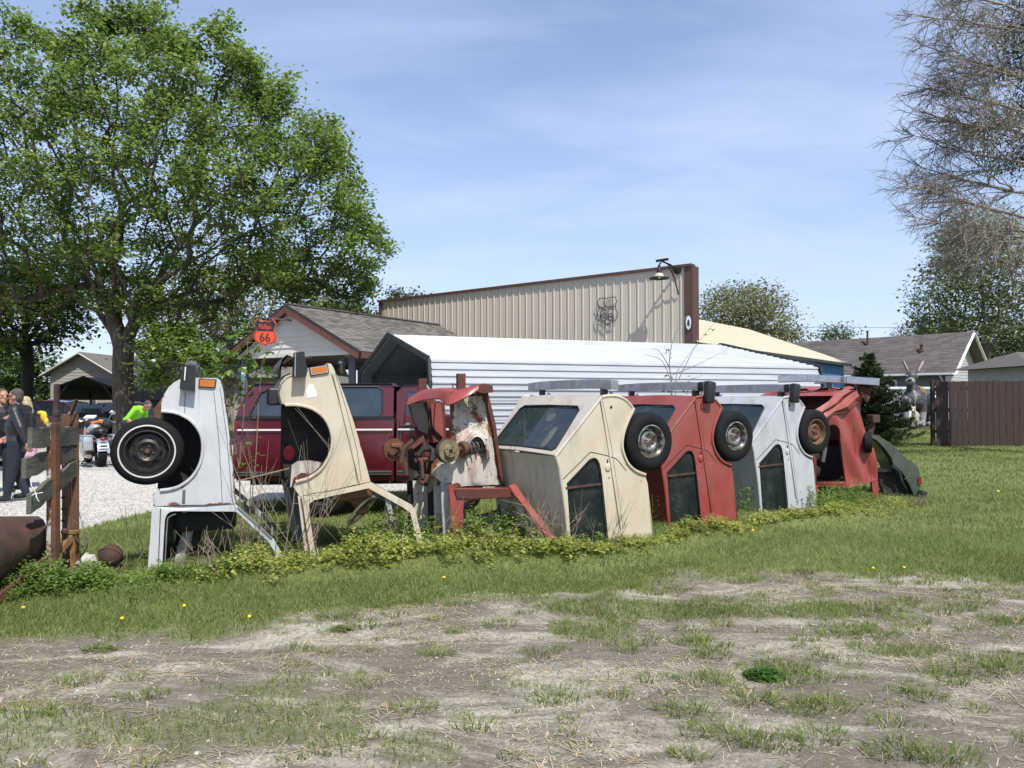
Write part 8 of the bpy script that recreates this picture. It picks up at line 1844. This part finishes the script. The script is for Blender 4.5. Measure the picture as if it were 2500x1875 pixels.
c = at(270, 1357, 6.95); o = thing('rusty_ball', 'ribbed rusty iron ball resting on a cast grate', 'ball', (c.x, c.y, c.z - .1))
mb = MB(); n = 40; mb.quadgrid(lambda i, j: c + Vector((math.sin(math.pi * j / 16) * math.cos(6.2832 * i / n), math.sin(math.pi * j / 16) * math.sin(6.2832 * i / n), math.cos(math.pi * j / 16))) * (.100 + .003 * (i % 2)), n, 16); mb.build('shell', M['rust_dark'], o, True)
mb = MB(); mb.tube([c + (Vector((math.cos(t), -.6 * math.sin(t), .75 * math.sin(t))).normalized()) * .106 for t in np.linspace(0, 6.2832, 25)], .007, 5); mb.build('hoop', M['rust'], o)
g = Vector((c.x + .02, c.y, c.z - .125)); o = thing('cast_grate', 'round slotted rusty grate under the iron ball', 'grate', g)
mb = MB(); mb.lathe([(.10, .02), (.13, .022), (.13, 0), (.10, 0), (.10, .02)], g, (0, 0, 1), 28); mb.lathe([(.19, .012), (.225, .0), (.225, -.02), (.19, -.01), (.19, .012)], g, (0, 0, 1), 28)
mb.build('rings', M['rust_dark'], o)
for i in range(10): t = i * .6283; d = Vector((math.cos(t), math.sin(t), 0)); mb = MB(); mb.bar(g + d * .12 + Vector((0, 0, .01)), g + d * .2, .03, .016); mb.build('spoke', M['rust_dark'], o)
c2 = at(168, 1318, 6.85); o = thing('yellow_clamp', 'peeling yellow steel clamp between the two posts', 'clamp', (c2.x, c2.y, 0))
mb = MB(); mb.bar(at(145, 1345, 6.75), at(185, 1300, 6.9), .05, .05); mb.bar(at(160, 1300, 6.9), at(190, 1298, 6.85), .06, .03); mb.bar(at(178, 1300, 6.88), at(180, 1400, 6.85), .04, .035); mb.build('arm', M['yellow_rust'], o)
mb = MB(); mb.ball(at(158, 1298, 6.8), .032, 10); mb.tube([at(182, 1310, 6.8), at(200, 1335, 6.7), at(215, 1330, 6.7), at(195, 1365, 6.7)], .006, 5); mb.build('shackle', M['rust_dark'], o)
for i, (px, py, r_, lab) in enumerate(((212, 1372, .085, 'pale jagged lump of limestone by the iron ball'), (150, 1405, .07, 'reddish rubble lump at the foot of the channel post'))):
    p = at(px, py, 6.9); p.z = max(.02, p.z); o = thing('rubble', lab, 'stone', p); rr = random.Random(i); mb = MB(); mb.ball(p, (r_, r_, r_ * .8), 9); mb.v = [tuple(Vector(q) + Vector((rr.uniform(-1, 1), rr.uniform(-1, 1), rr.uniform(-1, 1))) * r_ * .22) for q in mb.v]; mb.build('lump', M['stone'] if i == 0 else M['rust_red'], o)

# ================================================================== saplings, stalks, small plants
def sapling(name, label, stems, leaves, mat, leaf_mat, r0=.010, seed=0, lobed=True):
    """stems: polylines; leaves: (centre, spread, count, size)"""
    rng = np.random.default_rng(seed); b = Vector(stems[0][0]); o = thing(name, label, 'sapling', (b.x, b.y, 0)); mb = MB()
    for i, s in enumerate(stems):
        k = smooth_line([tuple(q) for q in s], 4); mb.tube(k, [max(.0022, (r0 if i == 0 else r0 * .6) * (1 - .8 * j / len(k))) for j in range(len(k))], 5)
    mb.build('stem', mat, o)
    if leaves:
        parts = []
        for c, sp, n, size in leaves:
            P = np.array(c) + rng.normal(0, 1, (n, 3)) * np.array(sp); az = rng.random(n) * 6.283; ti = rng.normal(-.35, .45, n); sz = size * (.6 + .7 * rng.random(n))
            if lobed:
                for da, k in ((0, 1.0), (.75, .78), (-.75, .78)): parts.append(leaf_quads(P, az + da, ti, sz * k, .42, .05))
            else: parts.append(leaf_quads(P, az, ti, sz, .6, .1))
        V, F = merge(parts); np_mesh('leaves', V, F, leaf_mat, o)
    return o
T_ = lambda x, y, D: at(x, y, D)
sapling('maple_sapling', 'young maple sapling growing between the white and cream front halves', [[T_(590, 1330, 7.7), T_(585, 1150, 7.6), T_(596, 1000, 7.5), T_(606, 820, 7.45)], [T_(585, 1150, 7.6), T_(560, 1000, 7.5), T_(548, 900, 7.4)], [T_(600, 1330, 7.6), T_(622, 1150, 7.5), T_(632, 980, 7.5), T_(640, 880, 7.5)], [T_(570, 1330, 7.7), T_(565, 1180, 7.6), T_(575, 1050, 7.5)], [T_(605, 1330, 7.7), T_(612, 1180, 7.6), T_(604, 1080, 7.5)]],
        [(T_(575, 860, 7.45), (.17, .16, .13), 75, .105), (T_(535, 890, 7.4), (.12, .14, .09), 34, .09), (T_(632, 905, 7.5), (.08, .1, .07), 20, .08), (T_(598, 980, 7.5), (.12, .1, .14), 30, .075), (T_(600, 1120, 7.5), (.13, .1, .15), 22, .065), (T_(560, 940, 7.4), (.1, .1, .1), 20, .08), (T_(590, 800, 7.45), (.05, .06, .05), 12, .11)], M['deadstem'], M['leaf_sap'], .010, 5)
sapling('bare_sapling', 'thin bare sapling rising behind the red tail-up hatchback', [[T_(1640, 1250, 9.75), T_(1640, 957, 9.7), T_(1634, 889, 9.7), T_(1644, 828, 9.7), T_(1674, 773, 9.75)], [T_(1648, 1250, 9.8), T_(1649, 953, 9.7), T_(1665, 889, 9.7), T_(1742, 790, 9.8)], [T_(1638, 930, 9.7), T_(1615, 880, 9.65), T_(1573, 866, 9.6)], [T_(1642, 915, 9.7), T_(1703, 890, 9.7), T_(1771, 856, 9.75)], [T_(1636, 900, 9.7), T_(1612, 860, 9.6), T_(1592, 850, 9.6)], [T_(1649, 953, 9.7), T_(1690, 925, 9.7), T_(1710, 920, 9.7)], [T_(1655, 930, 9.7), T_(1690, 860, 9.7), T_(1705, 838, 9.8)]],
        [(T_(1625, 938, 9.65), (.07, .06, .06), 26, .055), (T_(1660, 945, 9.65), (.1, .06, .05), 18, .05), (T_(1633, 858, 9.7), (.02, .03, .05), 7, .045), (T_(1728, 812, 9.8), (.03, .03, .03), 4, .06), (T_(1710, 920, 9.7), (.05, .03, .02), 5, .04), (T_(1768, 858, 9.75), (.02, .02, .02), 3, .04)], M['twig'], M['leaf_sap'], .011, 6)
def stalks(label, base, n, h, spread, lean, mat='deadstem', seed=0, r=.0035, heads=0, forks=2):
    rng = np.random.default_rng(seed); b = Vector(base); o = thing('dry_stalks', label, 'dead stalks', (b.x, b.y, 0)); mb = MB()
    for i in range(n):
        p = b + Vector((rng.normal(0, spread), rng.normal(0, spread * .6), 0)); d = Vector((rng.normal(lean[0], .35), rng.normal(lean[1], .3), 1)).normalized(); L = h * (.5 + .6 * rng.random()); c = Vector((rng.normal(0, .1), rng.normal(0, .1), 0)) * L
        pts = [p, p + d * L * .5 + c, p + d * L + c * .4]; mb.tube(pts, [r, r * .8, r * .4], 4)
        for k in range(forks):
            s = p + d * L * rng.uniform(.35, .85) + c * .7; e = s + (d + Vector(rng.normal(0, .6, 3))) * L * .25; mb.tube([s, e], [r * .6, r * .3], 3)
    q = mb.build('stems', M[mat], o); q['kind'] = 'stuff'; return o
stalks('pale dead stalks leaning in the door opening of the white front half', (-2.75, 6.75, 0), 26, .50, .22, (.25, 0), seed=1)
stalks('dry twigs standing between the white and cream front halves', (-2.35, 7.3, 0), 22, .95, .18, (0, 0), 'twig', seed=2)
stalks('bare twigs growing up through the empty cream wheel arch', (-1.98, 7.15, 0), 9, 1.45, .10, (.06, -.02), 'deadstem', seed=3, forks=3)
stalks('dead stems between the cream and stripped red front halves', (-1.05, 7.6, 0), 12, .65, .30, (.15, 0), seed=4)
stalks('pale bent stems under the stripped red front', (-.15, 7.8, 0), 10, .42, .15, (.1, 0), seed=5)
stalks('tall dry weeds against the cream tail-up hatchback', (.33, 7.5, .05), 22, .62, .07, (.05, 0), seed=6, forks=4)
stalks('dead vine stems leaning on the cream hatchback door glass', (.95, 7.45, .05), 8, .62, .10, (.35, 0), 'twig', seed=7)
stalks('thin dry stems behind the iron ball', (-3.5, 7.3, 0), 12, .55, .2, (.1, 0), 'twig', seed=8)
stalks('single thin weed stalk beside the whitewall tyre', (-3.85, 7.1, 0), 2, 1.15, .02, (.28, 0), 'twig', seed=9, forks=6)
stalks('pale straw clump at the foot of the green rear corner', (5.95, 11.35, 0), 40, .22, .10, (.3, -.2), seed=10, r=.005, forks=0)
def leafy(label, S, pts, w, n, size, mat='weed_green', seed=0, name='window_weed', warp=True):
    rng = np.random.default_rng(seed); P = []
    uv = [S.uv(x, y, w) for x, y in pts]; us = [p[0] for p in uv]; vs_ = [p[1] for p in uv]; pl = [(p[0], p[1]) for p in uv]
    Q = np.stack([rng.uniform(min(us), max(us), n * 3), rng.uniform(min(vs_), max(vs_), n * 3)], 1); Q = Q[in_poly(Q, pl)][:n]
    P = np.array([S.p(u, v, w + rng.uniform(0, .12)) for u, v in Q]); b = S.p(sum(us) / len(us), 0, w); o = thing(name, label, 'weed', (b.x, b.y, 0))
    m = len(P); V, F = leaf_quads(P, rng.random(m) * 6.28, rng.normal(0, .5, m), size * (.6 + .7 * rng.random(m)), .9, .1); np_mesh('leaves', V, F, M[mat], o)
    mb = MB(); [mb.tube([S.p(u + .02 * k, 0, w + .05), S.p(u, max(vs_) * .8, w + .06)], .003, 4) for k, u in enumerate(np.linspace(min(us), max(us), 5))]; q = mb.build('stems', M['weed_green'], o); q['kind'] = 'stuff'
leafy('green weed growing inside the cream hatchback window', S4, [(1392, 1300), (1390, 1240), (1398, 1225), (1425, 1255), (1465, 1280), (1480, 1330)], .07, 120, .045, seed=1)
leafy('green weed filling the white hatchback window', S6, [(1812, 1265), (1816, 1205), (1835, 1180), (1840, 1150), (1860, 1165), (1862, 1200), (1885, 1210), (1892, 1265)], .08, 150, .055, seed=2)
leafy('faint grass behind the red hatchback window', S5, [(1600, 1270), (1605, 1200), (1640, 1180), (1668, 1240), (1675, 1275)], .08, 60, .04, seed=3)
# dandelions
for i, (px, py) in enumerate(((57, 1486), (298, 1511), (450, 1480), (609, 1508), (1084, 1411), (1838, 1301), (2132, 1388), (2207, 1384), (2437, 1192))):
    D = 1.55 * FPX / (py - 978 + 14); p = at(px, py, D); gzv = float(ground_z(p.x, p.y)); D_names = ('beside the leafy weeds by the plough', 'in the grass edge below the whitewall tyre', 'on the grass below the cream front half', 'at the grass edge on bare dirt', 'in the lawn before the stripped red front', 'in the lawn before the red hatchback', 'on the worn edge, first of a pair', 'on the worn edge, second of a pair', 'far out on the lawn toward the plank fence')
    lab = 'yellow dandelion ' + D_names[i] if i not in (6, 7) else ('yellow dandelion of the worn-edge pair beside the thicker grass' if i == 6 else 'yellow dandelion of the worn-edge pair standing higher on its stalk')
    o = thing('dandelion', lab, 'flower', (p.x, p.y, gzv), 0, 'dandelions in the lawn'); hz = gzv + .055
    mb = MB(); mb.tube([(p.x, p.y, gzv - .01), (p.x, p.y, hz)], .002, 4); mb.build('stalk', M['weed_green'], o)
    mb = MB(); s_ = .0125 * max(1, D / 7); mb.lathe([(0, .004), (s_ * .6, .010), (s_, .006), (s_ * .9, -.002), (.002, -.008)], (p.x, p.y, hz), (0, -.35, 1), 14); mb.build('bloom', M['dandelion'], o)
# clover clump, chickweed clumps, litter, stones
def clump(label, px, py, rx, ry, n, size, mat, h, name='clover_clump', seed=0):
    D = 1.55 * FPX / (py - 978); c = at(px, py, D); rng = np.random.default_rng(seed); a = rng.random(n) * 6.283; r_ = np.sqrt(rng.random(n)); x = c.x + np.cos(a) * r_ * rx; y = c.y + np.sin(a) * r_ * ry
    z = ground_z(x, y) + h * (1 - r_ ** 2) * (.5 + .6 * rng.random(n)) + .006; o = thing(name, label, 'plant', (c.x, c.y, float(ground_z(c.x, c.y)))); P = np.stack([x, y, z], 1); parts = []
    for k in range(3): parts.append(leaf_quads(P, a + k * 2.09 + rng.normal(0, .3, n), rng.normal(.1, .3, n), size * (.7 + .6 * rng.random(n)), .85, .08))
    V, F = merge(parts); np_mesh('leaves', V, F, M[mat], o)
clump('bright green clover clump on the bare dirt', 1868, 1650, .115, .09, 330, .020, 'clover', .045)
clump('grey-green flat weed on the dirt below the cream front half', 835, 1535, .08, .05, 70, .016, 'tuft', .03, 'flat_weed', 1)
clump('grey-green flat weed on the dirt below the white front half', 240, 1585, .11, .07, 90, .016, 'tuft', .03, 'flat_weed', 2)
for px, py, r_, lab in ((1922, 1490, .016, 'white stone chip on the worn ground, the larger of two'), (1942, 1477, .012, 'white stone chip on the worn ground, the smaller of two'), (480, 1835, .014, 'flat pale stone in the foreground dirt'), (1886, 1688, .010, 'white pebble just below the clover clump')):
    D = 1.55 * FPX / (py - 978); p = at(px, py, D); z = float(ground_z(p.x, p.y)); o = thing('stone_chip', lab, 'stone', (p.x, p.y, z)); rr = random.Random(px); mb = MB(); mb.ball((p.x, p.y, z + r_ * .3), (r_, r_ * .7, r_ * .5), 8); mb.v = [tuple(Vector(q) + Vector((rr.uniform(-1, 1), rr.uniform(-1, 1), rr.uniform(-1, 1))) * r_ * .15) for q in mb.v]; mb.build('chip', M['stone'], o)
D = 1.55 * FPX / (1650 - 978); p = at(1653, 1650, D); z = float(ground_z(p.x, p.y)); o = thing('litter_scrap', 'crumpled pale blue paper scrap on the dirt', 'litter', (p.x, p.y, z))
mb = MB(); mb.quadgrid(lambda i, j: Vector((p.x + (i - 2) * .010, p.y + (j - 1) * .012, z + .008 + .006 * math.sin(i * 2.1 + j * 1.7))), 4, 2); mb.build('paper', simple('pale_blue_paper', (.30, .50, .66), .7), o)
